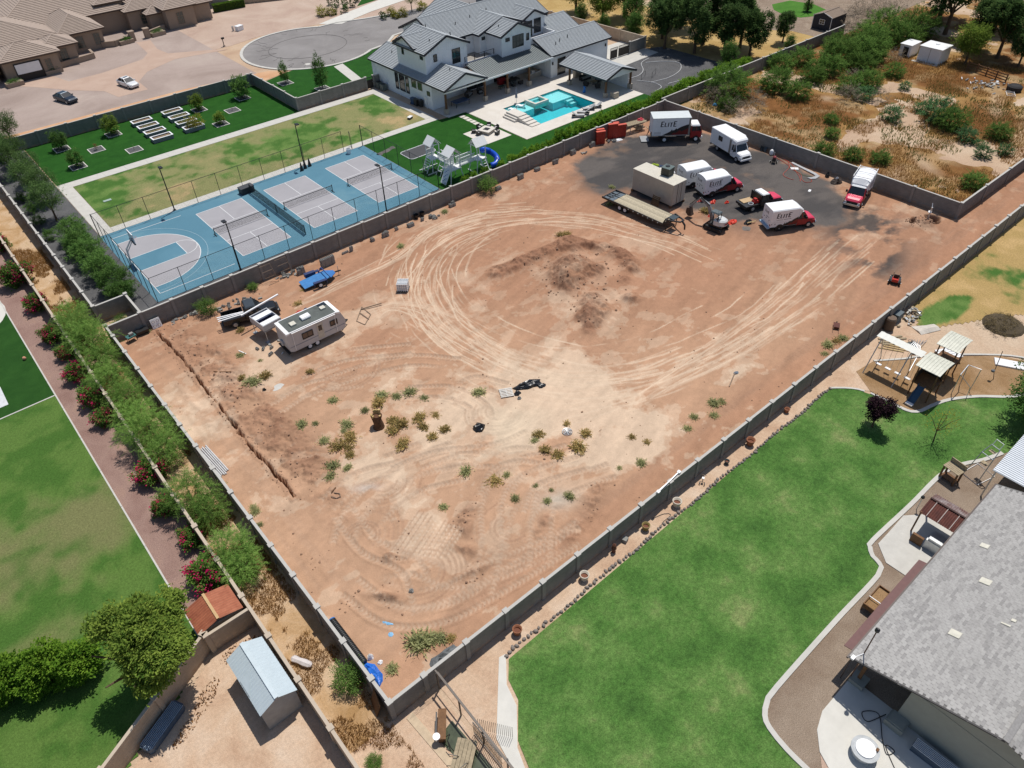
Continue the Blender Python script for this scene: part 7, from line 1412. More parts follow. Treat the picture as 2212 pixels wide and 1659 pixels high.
for i in range(7): MB().bx(-.4+i*.75,-.3+i*.75,-1.42,-1.3,.78,.9).build('stake_pocket', CMU, t)
# excavator
EXW = mat('excavator_white', C(226,228,228), .4); EXG = mat('boom_grey', C(150,152,158), .4, .2)
t = thing('mini_excavator', 'white and black mini excavator with curled grey boom and bucket', 'excavator', (67.4,43.0,0), R(95))
for s in (1,-1):
    P = [(-1.15+.0,.28),(-1.0,.02),(1.0,.02),(1.15,.28),(1.0,.54),(-1.0,.54)]
    o = MB().ext([(x,s*.78-.18,z) for x,z in P],(0,.36,0)).build('track', RUBBER, t)
    for x in (-.85,-.3,.3,.85): MB().tube([(x,s*.78-.2,.28),(x,s*.78+.2,.28)],.17,12).build('roller', BLACK, o)
MB().bx(-.6,.6,-.6,.6,.4,.62).build('undercarriage', BLACK, t); MB().bar((1.25,-.9,.3),(1.25,.9,.3),.08,.4).build('blade', BLACK, t)
MB().bx(-.95,.75,-.75,.75,.62,.82).build('turntable', BLACK, t); MB().loft([[(x,y,.82) for x,y in arcpoly(-.35,0,.85,.75,90,270,10)]+[(.1,-.75,.82),(.1,.75,.82)],[(x,y,1.35) for x,y in arcpoly(-.35,0,.85,.75,90,270,10)]+[(.1,-.75,1.35),(.1,.75,1.35)],[(x*.9,y*.8,1.5) for x,y in arcpoly(-.35,0,.75,.7,90,270,10)]+[(.05,-.55,1.5),(.05,.55,1.5)]]).build('counterweight', EXW, t)
MB().bx(-1.21,-1.19,-.35,.35,.98,1.16).build('brand_panel', mat('red_badge', C(150,40,44)), t)
for x in (-.35,.6):
    for y in (.0,.68): MB().bar((x,y,.85),(x,y,2.28),.07).build('cab_post', BLACK, t)
MB().loft([[(-.45,-.1,2.26),(.72,-.1,2.26),(.72,.78,2.26),(-.45,.78,2.26)],[(-.35,0,2.38),(.6,0,2.38),(.6,.68,2.38),(-.35,.68,2.38)]]).build('canopy', mat('dark_green_canopy', C(88,100,104), .5), t)
MB().bx(-.2,.2,.12,.6,.82,1.2).bx(-.25,-.15,.12,.6,1.2,1.65).build('seat', BLACK, t); MB().bar((.4,.3,.85),(.45,.3,1.3),.05).build('control_lever', BLACK, t); MB().cyl((-.4,.85,2.2),.012,.7,5).build('antenna', BLACK, t)
MB().ext([(.75,-.42,.75),(1.0,-.42,.62),(1.75,-.42,2.2),(2.75,-.42,2.75),(2.85,-.42,2.95),(1.5,-.42,2.55),(.7,-.42,1.15)],(0,.2,0)).build('boom', EXG, t)
MB().ext([(2.7,-.4,2.98),(2.92,-.4,2.9),(4.15,-.4,1.35),(3.95,-.4,1.25)],(0,.16,0)).build('stick', EXG, t)
MB().bar((1.1,-.55,.95),(2.0,-.5,2.25),.1).bar((1.4,-.2,2.4),(2.75,-.25,3.05),.1).bar((3.0,-.3,2.95),(4.1,-.3,1.6),.08).build('hydraulic_ram', BLACK, t)
MB().ext([(3.9,-.62,1.35),(4.3,-.62,1.2),(4.35,-.62,.6),(4.0,-.62,.25),(3.55,-.62,.35),(3.7,-.62,.7)],(0,.62,0)).build('bucket', mat('rusty_steel', C(84,66,54), .7), t)
t = thing('jet_ski', 'blue and lime green jet ski behind the container', 'jet ski', (72.9,57.7,.45), R(-20))
MB().loft([[(x,-w,z0),(x,0,z0-.12),(x,w,z0),(x,w*.8,z1),(x,-w*.8,z1)] for x,w,z0,z1 in ((-1.5,.5,.1,.35),(-.6,.58,.05,.45),(.6,.55,.08,.5),(1.4,.25,.2,.4),(1.65,.06,.3,.36))]).build('hull', mat('navy_hull', C(48,62,88), .3), t)
MB().loft([rr(-1.2,.2,.35,.75,.1),rr(.1,.24,.4,.85,.1)]).build('seat', mat('lime_plastic', C(176,200,60), .4), t); MB().loft([rr(.1,.26,.4,.95,.12),rr(.9,.2,.4,.65,.1)]).build('cowl', mat('lime_plastic', (.4,.5,.05)), t); MB().tube([(.25,-.38,1.02),(.3,0,.98),(.25,.38,1.02)],.03,6).build('handlebar', BLACK, t); MB().bx(-1.4,1.0,-.3,.3,-.45,-.1).build('stand', BLACK, t)
t = thing('covered_trailer', 'low white covered trailer between the container and rear service truck', 'trailer', (72.7,55.7,0), R(-20)); MB().loft([rr(-1.3,.85,.5,1.2,.15),rr(.9,.85,.5,1.35,.2),rr(1.4,.7,.55,1.0,.2)]).build('body', WHITE2, t); wheel(t,-.1,.8,.3,.2); wheel(t,-.1,-.8,.3,.2)
# mower, engine, standpipe
t = thing('zero_turn_mower', 'small red mower standing on the lane dirt at right', 'mower', (72.0,23.5,.02), R(20)); MB().bx(-.5,.5,-.55,.55,.15,.3).build('deck', BLACK, t); MB().loft([rr(-.6,.32,.3,.6,.08),rr(.1,.32,.3,.55,.08)]).build('hood', mat('mower_red', C(206,60,50), .4), t); MB().bx(-.1,.3,-.25,.25,.5,.62).bx(-.15,-.08,-.25,.25,.62,.95).build('seat', BLACK, t); MB().tube([(.5,-.3,.4),(.3,-.3,.95)],.025,6).tube([(.5,.3,.4),(.3,.3,.95)],.025,6).build('lever', BLACK, t)
for x,y,r_ in ((-.5,.5,.25),(-.5,-.5,.25),(.75,.4,.16),(.75,-.4,.16)): wheel(t,x,y,r_,.2)
t = thing('engine_on_stand', 'small red and black engine on a stand near the far wall', 'engine', (86.9,48.5,.02), R(30)); MB().bx(-.35,.35,-.25,.25,.3,.7).build('block', BLACK, t); MB().loft([rr(-.25,.2,.7,.9,.06),rr(.25,.2,.7,.9,.06)]).build('cover', mat('engine_red', C(150,60,66)), t); MB().cyl((.1,.1,.9),.05,.5,8).build('exhaust', STEEL, t)
for s in (1,-1): wheel(t,.0,s*.4,.2,.12)
t = thing('standpipe', 'steel standpipe with pale board over the dug pit', 'standpipe', (86.4,27.2,-.3)); MB().cyl((0,0,0),.09,2.2,10).bar((0,0,2.1),(.35,.25,2.5),.07).build('pipe', STEEL, t); MB().ob((.1,.1,1.55),(.9,.35,.05),.3,.2).build('board', WHITE2, t); MB().tube([(-.2,-.5,.35),(0,0,.5),(.4,.4,.35)],.1,10).build('fitting', mat('dark_iron', C(90,96,104), .5, .4), t)
# ------------------------------------------------------------------ foliage meshes (real leaf faces, shared between alike plants)
def faces_mesh(name, V, F4, rnd, m, nper=4):
    me = bpy.data.meshes.new(name); n = len(F4)
    me.vertices.add(len(V)); me.vertices.foreach_set('co', V.astype(np.float32).ravel())
    me.loops.add(n*nper); me.loops.foreach_set('vertex_index', F4.astype(np.int32).ravel()); me.polygons.add(n); me.polygons.foreach_set('loop_start', (np.arange(n)*nper).astype(np.int32))
    try: me.polygons.foreach_set('loop_total', np.full(n, nper, np.int32))
    except Exception: pass
    me.update(calc_edges=True); a = me.attributes.new('rnd', 'FLOAT', 'POINT'); a.data.foreach_set('value', np.repeat(rnd, len(V)//n).astype(np.float32)); me.materials.append(m); return me
def unit(a): return a/(np.linalg.norm(a, axis=1, keepdims=True)+1e-9)
def leaf_quads(P, D, size, asp, r, flat=.0):
    """leaf at P pointing along D"""
    n = len(P); D = unit(D); S = unit(np.cross(D, unit(r.normal(size=(n,3))*(1-flat)+np.array((0,0,1))*flat+1e-3)))
    L = (size*r.uniform(.6,1.3,n))[:,None]; w = L*asp
    V = np.stack([P-S*w*.5*.4, P+D*L*.5-S*w*.5, P+D*L, P+D*L*.5+S*w*.5], 1).reshape(-1,3); return V, np.arange(4*n).reshape(n,4)
def crown(name, m, seed, R3, z0, nclump, nleaf, leaf, asp=.55, rc=.28, hollow=.55, droop=0.0, accent=0.0, lobes=None, strand=0):
    r = np.random.RandomState(seed); c = unit(r.normal(size=(nclump,3))); rad = r.uniform(hollow**3,1,nclump)**(1/3.)
    lump = 1+.22*np.sin(c[:,0]*5+seed)*np.sin(c[:,1]*4+seed*2)+.12*r.normal(size=nclump)
    c = c*(rad*lump)[:,None]
    if lobes:
        lc = unit(r.normal(size=(lobes,3)))*r.uniform(.35,.72,(lobes,1)); lc[:,2] = lc[:,2]*.8+.05; lr = r.uniform(.3,.5,lobes); ix = r.randint(0,lobes,nclump); c = lc[ix]+unit(r.normal(size=(nclump,3)))*(lr[ix]*r.uniform(.75,1.05,nclump))[:,None]
    c[:,2] = np.maximum(c[:,2], -.75)
    CC = c*np.array(R3); CC[:,2] += z0
    k = nleaf//nclump
    if strand:
        P = np.repeat(CC, k, 0); t = np.tile(np.linspace(0,1,k), nclump); out = unit(np.repeat(c,k,0)+np.array((0,0,.15)))
        ax = unit(np.repeat(r.normal(size=(nclump,3)),k,0)*.55+out); st = strand*np.repeat(r.uniform(.6,1.3,nclump),k)
        P = P+ax*(t*st)[:,None]+np.array((0,0,-1))*(droop*t**2*st)[:,None]+r.normal(size=P.shape)*.05*strand
        D = ax+r.normal(size=P.shape)*.7-np.array((0,0,1))*(droop*t)[:,None]
    else:
        P = np.repeat(CC, k, 0)+r.normal(size=(nclump*k,3))*rc*np.array(R3).mean()*.5
        D = np.repeat(unit(c+np.array((0,0,.25))),k,0)+r.normal(size=P.shape)*.8
    D = D*np.array((1,1,.6)); V, F4 = leaf_quads(P, D, leaf, asp, r, .72)
    shade = np.repeat(r.uniform(0,1,nclump), k)*.5+r.uniform(0,1,len(P))*.5
    if accent: 
        hot = np.repeat(r.uniform(0,1,nclump) < accent, k) & (r.uniform(0,1,len(P)) < .7); shade = np.where(hot, .99, shade*.78)
    return faces_mesh(name, V, F4, shade, m)
def trunk_mesh(h, r0, seed, spread=.5, nb=5, lean=0.0):
    r = random.Random(seed); mb = MB(); hh = h*.55
    mb.tube([(0,0,-.1),(lean*.3,.02,hh*.4),(lean*.7,.05,hh)], [r0*1.25,r0,r0*.8], 8)
    for i in range(nb):
        a = 2*math.pi*i/nb+r.uniform(-.4,.4); s = spread*r.uniform(.7,1.2); z = hh*r.uniform(.7,1)
        mb.tube([(lean*.6,.03,z),(math.cos(a)*s*.5,math.sin(a)*s*.5,z+(h-z)*.5),(math.cos(a)*s,math.sin(a)*s,h*r.uniform(.9,1.05))], [r0*.55,r0*.4,r0*.15], 6)
    return mb.mesh('trunk', BARK)
G_MESQ = leaf_mat('mesquite_leaf', C(74,110,48), C(142,170,90), .45, gain=1.7); G_OLE = leaf_mat('oleander_leaf', C(54,90,42), C(116,148,78), .35); G_DARK = leaf_mat('dark_leaf', C(52,80,44), C(106,130,76), .35)
G_TREE = leaf_mat('elm_leaf', C(58,86,34), C(130,146,66), .4, gain=1.7); G_HEDGE = leaf_mat('hedge_leaf', C(62,104,32), C(138,172,62), .4); G_PURP = leaf_mat('plum_leaf', C(38,26,34), C(78,58,64), .2)
G_BOUG = leaf_mat('bougainvillea', C(54,88,36), C(112,142,66), .3, accent=C(214,44,108), athr=.80); G_CREO = leaf_mat('creosote', C(62,96,42), C(122,150,78), .35); G_GREY = leaf_mat('dry_brush', C(104,96,86), C(158,146,128), .2); G_BLUE = leaf_mat('saltbush', C(62,100,62), C(112,144,98), .3)
G_WEED = leaf_mat('green_weed', C(126,132,92), C(170,170,122), .4, gain=1.5); G_WEEDY = leaf_mat('yellowing_weed', C(150,132,84), C(192,168,112), .4, accent=C(134,138,84), athr=.7, gain=1.25); G_STRAW = leaf_mat('straw', C(164,120,68), C(214,176,116), .5, gain=1.0); G_GOLD = leaf_mat('golden_shrub', C(96,104,40), C(166,158,66), .35)
def plant(name, label, cat, loc, me, tr=None, s=1.0, rz=None, group=None, mt=None):
    t = thing(name, label, cat, loc, 0, group); sc_ = (s,)*3 if not hasattr(s,'__len__') else s
    rz = random.Random(int(loc[0]*97+loc[1]*31)).uniform(0,6.28) if rz is None else rz
    place('foliage' if tr is None or cat != 'tree' else 'crown', me, None, t, None, rz, sc_)
    if tr: place('trunk', tr, None, t, None, rz, sc_)
    return t
pr_ = random.Random(12)
# mesquites down the alley
MQ = [crown('crown', G_MESQ, 20+i, (1.6,1.9,1.4), 2.0, 420, 16000, .18, .15, .22, .3, .3, strand=.8) for i in range(3)]; MQT = [trunk_mesh(2.2,.09,30+i,.9) for i in range(2)]
mq = [(5.1,75.6,1.0),(4.9,72.6,1.05),(5.0,69.2,1.1),(4.8,66.0,1.0),(4.6,62.4,.95),(4.9,59.2,1.05),(4.6,56.4,.9),(4.7,53.6,1.0),(4.9,50.6,1.05),(4.6,44.4,1.0),(5.0,42.2,.85),(4.8,37.6,.95),(4.5,35.9,.7)]
o_ = [plant('mesquite_tree','x','tree',(x-.3*s,y-.4,0),MQ[i%3],MQT[i%2],s*(.78+.22*((i*7)%5)/4),None,'feathery trees along the alley') for i,(x,y,s) in enumerate(mq)]
o_.sort(key=lambda o: -o.location.y)
for i,o in enumerate(o_): link_tag(o, 'feathery light green tree in the alley, '+('farthest' if i == 0 else 'nearest' if i == len(o_)-1 else ORD[i]+' from the far end')+' of the row')
# bougainvillea
BG = [crown('foliage', G_BOUG, 50+i, (1.25,1.15,.95), 1.0, 200, 5200, .17, .6, .22, .45, accent=.32) for i in range(3)]
bgp = [(2.4,88.0,1.25),(2.7,81.2,.9),(2.8,97.2,.9),(2.3,74.4,.85),(2.4,66.4,.85),(2.4,61.8,.95),(2.4,58.6,.8),(2.9,49.4,.95),(2.5,45.3,.75),(2.8,41.1,.75),(2.4,37.0,1.05),(2.5,70.6,.7)]
o_ = [plant('bougainvillea','x','shrub',(x,y,0),BG[i%3],None,s,None,'magenta bougainvilleas along the beige wall') for i,(x,y,s) in enumerate(bgp)]; o_.sort(key=lambda o: -o.location.y)
for i,o in enumerate(o_): link_tag(o, 'magenta flowering bougainvillea on the mauve gravel, '+('farthest' if i == 0 else 'nearest, by the rusty shed' if i == len(o_)-1 else ORD[i]+' from the far end'))
# dark gravel bed: oleanders and olives
OL = [crown('foliage', G_OLE, 60+i, (1.45,1.45,1.25), 1.35, 170, 6500, .2, .3, .2, .45) for i in range(3)]; OLT = trunk_mesh(1.6,.06,61,.6)
o_ = [plant('oleander','x','shrub',(x,y,0),OL[i%3],OLT,s,None,'oleanders beside the basketball end') for i,(x,y,s) in enumerate(((10.2,93.4,1.1),(9.9,89.9,1.15),(10.0,86.6,1.15),(10.0,82.8,1.1),(10.2,79.0,1.15),(10.1,76.6,.9)))]
for i,o in enumerate(o_): link_tag(o, 'big green oleander on dark gravel by the court, '+['farthest','second from far end','third from far end','fourth from far end','fifth from far end','nearest the corner'][i]+' in row')
OV = [crown('crown', G_DARK, 70+i, (1.7,1.7,1.5), 3.1, 190, 7000, .18, .35, .24, .3) for i in range(2)]; OVT = trunk_mesh(3.4,.11,71,1.1)
o_ = [plant('olive_tree','x','tree',(x,y,0),OV[i%2],OVT,s,None,'dark trees in the far gravel bed') for i,(x,y,s) in enumerate(((9.9,100.2,1.1),(10.6,106.2,1.0),(9.6,109.6,1.0),(10.8,113.6,.95),(9.4,118,1.05),(10.8,121.4,.95),(9.2,125,1.0),(12,129.5,1.05),(8.6,131,1.1),(5,127,1.1),(4.5,134,1.2)))]; o_.sort(key=lambda o: -o.location.y)
for i,o in enumerate(o_): link_tag(o, 'dark green tree at the far left, '+('farthest' if i == 0 else 'nearest, over the dark gravel' if i == len(o_)-1 else ORD[i]+' from the far end')+' of the clump')
SB = [crown('foliage', G_OLE, 80+i, (.75,.75,.6), .62, 90, 2200, .13, .4, .22, .4) for i in range(2)]
o_ = [plant('small_shrub','x','shrub',(x,y,0),SB[i%2],None,s,None,'small shrubs on the dark gravel') for i,(x,y,s) in enumerate(((8.0,95.8,1.0),(8.0,100.8,1.05),(8.2,104.8,1.0),(8.2,109.0,.95)))]
autolabel(o_, 'small round green shrub on dark gravel', {(8,95.8):'nearest the oleanders',(8,100.8):'below the nearest dark tree',(8.2,104.8):'between two dark trees',(8.2,109):'farthest up the bed'}, 'shrub', 'small shrubs on the dark gravel')
# turf orchard: square gravel wells, some with trees
def well(x0,x1,y0,y1,lab):
    t = thing('tree_well', lab, 'tree well', ((x0+x1)/2,(y0+y1)/2,.02), 0, 'square tree wells in the turf'); a,b = (x1-x0)/2,(y1-y0)/2
    MB().bx(-a,a,-b,b,-.05,.012).build('gravel', DGRAV, t)
    for q in ((-a,a,-b,-b+.12),(-a,a,b-.12,b),(-a,-a+.12,-b+.12,b-.12),(a-.12,a,-b+.12,b-.12)): MB().bx(*q,-.05,.06).build('kerb', CONCW, t)
FT = [crown('crown', G_OLE, 90+i, (1.0,1.0,1.15), 1.35, 120, 3600, .17, .4, .22, .35) for i in range(3)]; FTT = trunk_mesh(1.4,.05,91,.4,4)
orch = [(16.9,122.5,'darkest tree, far left corner',1.15,0),(16.8,114.6,'left near tree beside the path',1.0,0),(20.6,118.6,'small reddish sapling, left',.5,3),(24.7,114.6,'bare twig sapling left of the planters',.4,4),(24.4,122.6,'yellow-green tree behind the near planters',1.25,1),(38.0,122.6,'round tree right of the planters',1.1,1),(45.4,122.4,'bushy tree at the far right of the turf',1.45,0),(38.1,114.6,'small bright tree near the path',.85,1),(41.8,118.5,'bare stick sapling right',.4,4)]
GM = {0:FT[0],1:crown('crown', G_TREE, 95, (1.0,1.0,1.05), 1.2, 120, 3600, .17, .4, .22, .35),3:crown('crown', leaf_mat('reddish_leaf', C(92,74,48), C(132,96,66), .2), 96, (.6,.6,.8), 1.2, 50, 900, .12, .4, .25, .3),4:crown('crown', G_GREY, 97, (.6,.6,.9), 1.2, 30, 200, .14, .15, .25, .3)}
for (x,y,lab,s,k) in orch:
    well(x-1.05,x+1.05,y-1.05,y+1.05,f'white-edged gravel square holding the {lab}'); plant('orchard_tree', f'{lab} in a white-edged square of the turf', 'tree', (x,y,.02), GM[k], FTT, s, None, 'trees in the turf squares')
for (x,y,s,lab) in ((53.9,123.6,1.0,'slim young tree in the turf by the cul-de-sac'),(57.2,116.6,1.5,'tall narrow tree behind the grey wall')):
    well(x-1.1,x+1.1,y-1.1,y+1.1,f'white-edged gravel square under the {lab}'); plant('yard_tree', lab, 'tree', (x,y,.02), FT[1], FTT, (s*.8,s*.8,s*1.35))
# raised garden beds
PB = mat('grey_bed_side', C(142,146,150), .8); SOILM = mat('garden_soil', C(150,130,104), .95, var=.25, scale=5, bump=.6)
def gbed(x, y, lab, veg):
    t = thing('garden_bed', lab, 'garden bed', (x,y,.02), 0, 'raised garden beds on the turf')
    MB().bx(-1.5,1.5,-.72,-.6,0,.55).bx(-1.5,1.5,.6,.72,0,.55).bx(-1.5,-1.38,-.6,.6,0,.55).bx(1.38,1.5,-.6,.6,0,.55).build('side', PB, t); MB().bx(-1.38,1.38,-.6,.6,0,.42).build('soil', SOILM, t)
    for q in ((-1.54,1.54,-.76,-.56),(-1.54,1.54,.56,.76),(-1.54,-1.34,-.56,.56),(1.34,1.54,-.56,.56)): MB().bx(*q,.55,.6).build('rim', WHITE, t)
VG = [crown('foliage', G_WEED, 101, (1.2,.45,.2), .5, 60, 900, .1, .5, .3, .2), crown('foliage', G_TREE, 102, (1.1,.45,.35), .6, 60, 1000, .12, .5, .3, .2), crown('foliage', G_GOLD, 103, (1.3,.7,.75), 1.0, 80, 2200, .14, .5, .25, .3)]
for i in range(4):
    nm = ['nearest','second','third','farthest'][i]; gbed(29.2,115.3+2.75*i,f'{nm} white-rimmed raised garden bed of the left row',i); gbed(34.2,115.5+2.8*i,f'{nm} white-rimmed raised garden bed of the right row',i)
for (x,y,k,s,lab) in ((29.2,118.1,0,.8,'green seedlings in the second left garden bed'),(29.2,120.8,0,.9,'pale seedlings in the third left garden bed'),(34.6,115.5,2,1.15,'golden bush filling the nearest right garden bed'),(33.6,118.3,1,.8,'green plants in the second right garden bed'),(34.2,121.1,0,1,'grey-green plants in the third right garden bed'),(33.4,123.9,1,.7,'yellow-green plants in the farthest right garden bed')): plant('vegetables', lab, 'plants', (x,y,.0), VG[k], None, s, 0)
# front gardens along the street: clipped shrubs and agaves
CLIP = [crown('foliage', G_DARK, 110+i, (.55,.55,.7), .75, 80, 2200, .1, .6, .15, .75) for i in range(2)]; AGV = crown('foliage', G_GOLD, 115, (.5,.5,.5), .35, 60, 700, .5, .12, .3, .1, .2, strand=.4)
st_ = [(82.6,155.6,1.0),(84.0,153.4,1.1),(84.8,158.4,1.1),(85.6,156.2,1.3),(87.3,155.8,1.3),(81.4,153,.4),(82.4,152.6,.45),(86.7,142.6,1.0),(86.9,143.8,.9),(90.2,158.6,1.1),(93,160.5,1.1),(96,162,1.1),(84.4,160.6,1.1)]
o_ = [plant('clipped_shrub','x','shrub',(x,y,0),CLIP[i%2],None,s,None,'clipped shrubs by the street driveway') for i,(x,y,s) in enumerate(st_)]; autolabel(o_, 'clipped dark shrub', {(84,156):'left of the white driveway',(93,160.5):'at the top edge above the driveway',(86.8,143):'between driveway and cul-de-sac'}, 'shrub', 'clipped shrubs by the street driveway')
o_ = [plant('spiky_plant','x','plant',(x,y,0),AGV,None,s,None,'spiky plants by the street driveway') for i,(x,y,s) in enumerate(((79.1,154.7,1.5),(80.8,153.8,1.2),(89.4,144.0,1.3),(89.2,141.8,1.1),(90.9,141.9,1.3),(96.5,142.8,1.4)))]; autolabel(o_, 'spiky yellow-green plant', {(80,154):'left of the white driveway',(90,142.4):'right of the white driveway',(96.5,142.8):'below the small desert tree'}, 'plant', 'spiky plants by the street driveway')
plant('desert_tree','thin airy tree in the gravel behind the white house','tree',(94.2,143.3,0),crown('crown', G_CREO, 118, (1.9,1.9,1.4), 3.0, 120, 3200, .18, .3, .25, .4),trunk_mesh(3,.09,119,1.1),1.0)
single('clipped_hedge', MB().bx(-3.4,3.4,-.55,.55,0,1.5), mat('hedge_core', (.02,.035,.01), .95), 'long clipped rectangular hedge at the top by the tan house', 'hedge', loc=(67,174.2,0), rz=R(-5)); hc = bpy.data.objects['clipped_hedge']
rq = np.random.RandomState(1); n_ = 6000; P = np.stack([rq.uniform(-3.5,3.5,n_),rq.uniform(-.62,.62,n_),rq.uniform(.1,1.6,n_)],1); ff = rq.randint(0,3,n_); P[ff==0,1] = -.6; P[ff==1,2] = 1.55; V,F4 = leaf_quads(P, rq.normal(size=(n_,3))+np.array((0,-.5,.5)), .14, .5, rq); place('foliage', faces_mesh('foliage', V, F4, rq.rand(n_), G_HEDGE), None, hc)
# hedge of shrubs behind the lot wall
HG = [crown('foliage', G_HEDGE, 120+i, (.8,.75,.85), .95, 110, 3000, .15, .5, .22, .4) for i in range(4)]
o_ = []; x = 61.0
while x < 114:
    s = pr_.uniform(1.1,1.45)*(1.0 if x > 70 else .75); o_.append(plant('hedge_shrub','x','shrub',(x,72.0+pr_.uniform(-.2,.2)+(.35 if x > 90 else 0),.0),HG[pr_.randrange(4)],None,s,None,'hedge shrubs along the pool side of the wall')); x += .85*s if x > 72 else 1.4*s
autolabel(o_, 'green hedge shrub', {(63,72):'beside the playset',(72,72):'near the fire pit pad',(79,72):'below the pool',(86,72):'behind the red gates',(93,72):'below the pavilion',(100,72):'below the dark gravel yard',(108,72):'by the big dark trees'}, 'shrub', 'hedge shrubs along the pool side of the wall')
for (x,y,s,lab) in ((53.0,72.3,.7,'small shrub beside the climbing wall'),(54.6,72.5,.7,'small shrub right of the climbing wall'),(56.4,72.4,.75,'small shrub under the ladder tower'),(59.4,72.6,.7,'yellow-green shrub below the blue slide')): plant('low_shrub', lab, 'shrub', (x,y,0), HG[0], None, s)
# big dark trees right of the house
BT = [crown('crown', G_DARK, 130+i, (3.5,3.5,3.8), 5.2, 380, 17000, .3, .5, .12, .35, lobes=12) for i in range(3)]; BTT = trunk_mesh(5,.22,131,2.0); CYP = crown('crown', G_OLE, 135, (1.9,1.9,3.0), 3.3, 240, 9000, .25, .45, .2, .4); GT = crown('crown', G_TREE, 136, (3.0,3.0,2.8), 4.8, 300, 11000, .3, .5, .22, .35)
bt = [(112.8,89.5,BT[0],1.05,'wide dark tree beside the grey driveway gate'),(114.5,84.0,BT[1],1.15,'tall dark tree at the middle of the clump'),(116.5,79.2,BT[2],1.1,'tall dark tree at the right front of the clump'),(118.8,75.4,BT[0],.95,'dark tree overhanging the field wall corner'),(119.5,86,BT[1],1.3,'largest dark tree at the back of the clump'),(122.5,80,BT[2],1.2,'dark tree behind the right front tree'),(116.8,93.5,BT[0],1.1,'dark tree rising at the top of the clump'),(113.3,97.4,CYP,.75,'rounded shrub against the tan wall'),(117.6,101.6,CYP,1.15,'dense upright tree left of the dark clump'),(116.3,108.6,GT,1.0,'green tree behind the tan wall'),(117.6,117.4,GT,1.15,'broad tree at the top behind the white house'),(113.2,111.4,CYP,.6,'small tree against the tan wall near the roof'),(111.8,103.8,CYP,.55,'small green bush at the foot of the tan wall'),(130.4,76.3,BT[1],.62,'round tree alone on the straw lawn'),(124,95,BT[0],1.2,'dark tree at the top middle edge'),(131,101,BT[2],1.2,'dark tree at the top edge right of the clump'),(122,108,GT,1.2,'green tree at the top edge left of the clump'),(150.5,84,FT[0],.9,'slim sapling beside the putting green'),(126,72.2,CYP,.5,'low bush spilling over the field wall'),(112.6,75.3,CYP,.7,'bushy shrub at the hedge end under the dark trees')]
for (x,y,me,s,lab) in bt: plant('big_tree' if s > .7 else 'shade_tree', lab, 'tree', (x,y,0), me, BTT, s)
# far right trees behind the sheds
for (x,y,me,s,lab) in ((141.8,48.2,GT,.85,'golden green tree beside the white sheds'),(148.4,45.8,BT[2],1.25,'tall drooping tree at the far right'),(146.6,41.6,BT[0],.75,'dark tree above the corral fence'),(155,58,BT[1],1.6,'huge dark tree at the top right edge'),(163,63,BT[0],1.7,'dark tree in the top right corner, left part'),(166,52,BT[2],1.7,'dark tree in the top right corner'),(150,50,BT[1],1.0,'dark tree between the sheds and far corner')): plant('far_tree', lab, 'tree', (x,y,0), me, BTT, s)
# creosote and palo verde in the field
CR = [crown('foliage', G_CREO, 140+i, (1.6,1.6,1.1), 1.0, 320, 11000, .24, .17, .25, .25, .1, strand=.6) for i in range(3)]; SA = [crown('foliage', G_BLUE, 145+i, (1.0,1.0,.75), .7, 160, 4600, .18, .24, .25, .3, .05, strand=.4) for i in range(2)]; DB = crown('foliage', G_GREY, 148, (1.6,1.6,1.0), .9, 160, 3000, .3, .07, .3, .2, .1, strand=.7)
fs = [(101.8,67.6,CR[0],1.9),(109.3,63.6,CR[1],1.45),(108.8,59.2,CR[2],1.1),(97.6,64.2,CR[1],.8),(116.6,61.8,CR[0],1.1),(121.2,61.9,CR[1],1.4),(127.6,63.8,CR[2],1.7),(131.5,60.6,CR[0],1.7),(135.2,61.8,CR[1],1.6),(139,64.5,CR[2],1.7),(126.5,58.6,CR[0],1.3),(146.5,65.4,CR[1],1.9),(115.6,51.9,SA[0],1.3),(120.5,54.2,CR[2],1.2),(117.2,55.4,CR[0],1.1),(111.2,45.0,SA[1],1.3),(117.3,43.4,SA[0],1.0),(115.6,40.3,SA[1],2.0),(114.2,37.5,CR[1],1.2),(111.8,34.3,SA[0],1.2),(108.2,30.5,SA[1],1.0),(111.2,32.4,SA[0],.6),(110.9,28.8,SA[1],.9),(115.4,31.6,CR[2],.9),(97.0,38.9,CR[0],.7),(95.2,41.8,CR[1],.7),(98.6,27.6,CR[2],.8),(93.6,45.2,CR[0],.8),(99.5,47.6,CR[2],.6),(134,66.8,CR[0],1.3),(122.6,67.4,CR[2],1.2),(118,68.6,CR[1],1.2),(124,49.6,SA[0],.8),(104,50.4,CR[1],.6),(128,53.6,CR[1],.9),(150.5,61,CR[2],2.0),(143.5,60.5,CR[0],1.7)]
o_ = [plant('desert_shrub','x','shrub',(x,y,0),me,None,s,None,'green shrubs in the weedy field') for x,y,me,s in fs]
autolabel(o_, 'green field shrub', {(100,66):'by the wall corner',(109,61):'left of middle',(122,63):'along the back wall',(134,63):'near the small white shed',(146,63):'in the thicket behind the sheds',(117,53):'in the upper middle',(114,41):'in the middle clearing',(111,31):'right of the dry patch',(96,41):'close behind the truck wall',(98.6,28):'in the near right corner'}, 'shrub', 'green shrubs in the weedy field')
o_ = [plant('dry_brush','x','shrub',(x,y,0),DB,None,s,None,'grey dry brush in the weedy field') for x,y,s in ((98.4,66.8,1.3),(97.2,62.4,1.0),(99.8,60.4,.9),(103.2,63.2,.9),(113.6,53.2,1.1),(116.4,49.6,.9),(121.6,57,.9),(148,72,1.8),(153,68,2.2),(142,69,1.5),(158,75,2.2),(136,57.6,.8))]
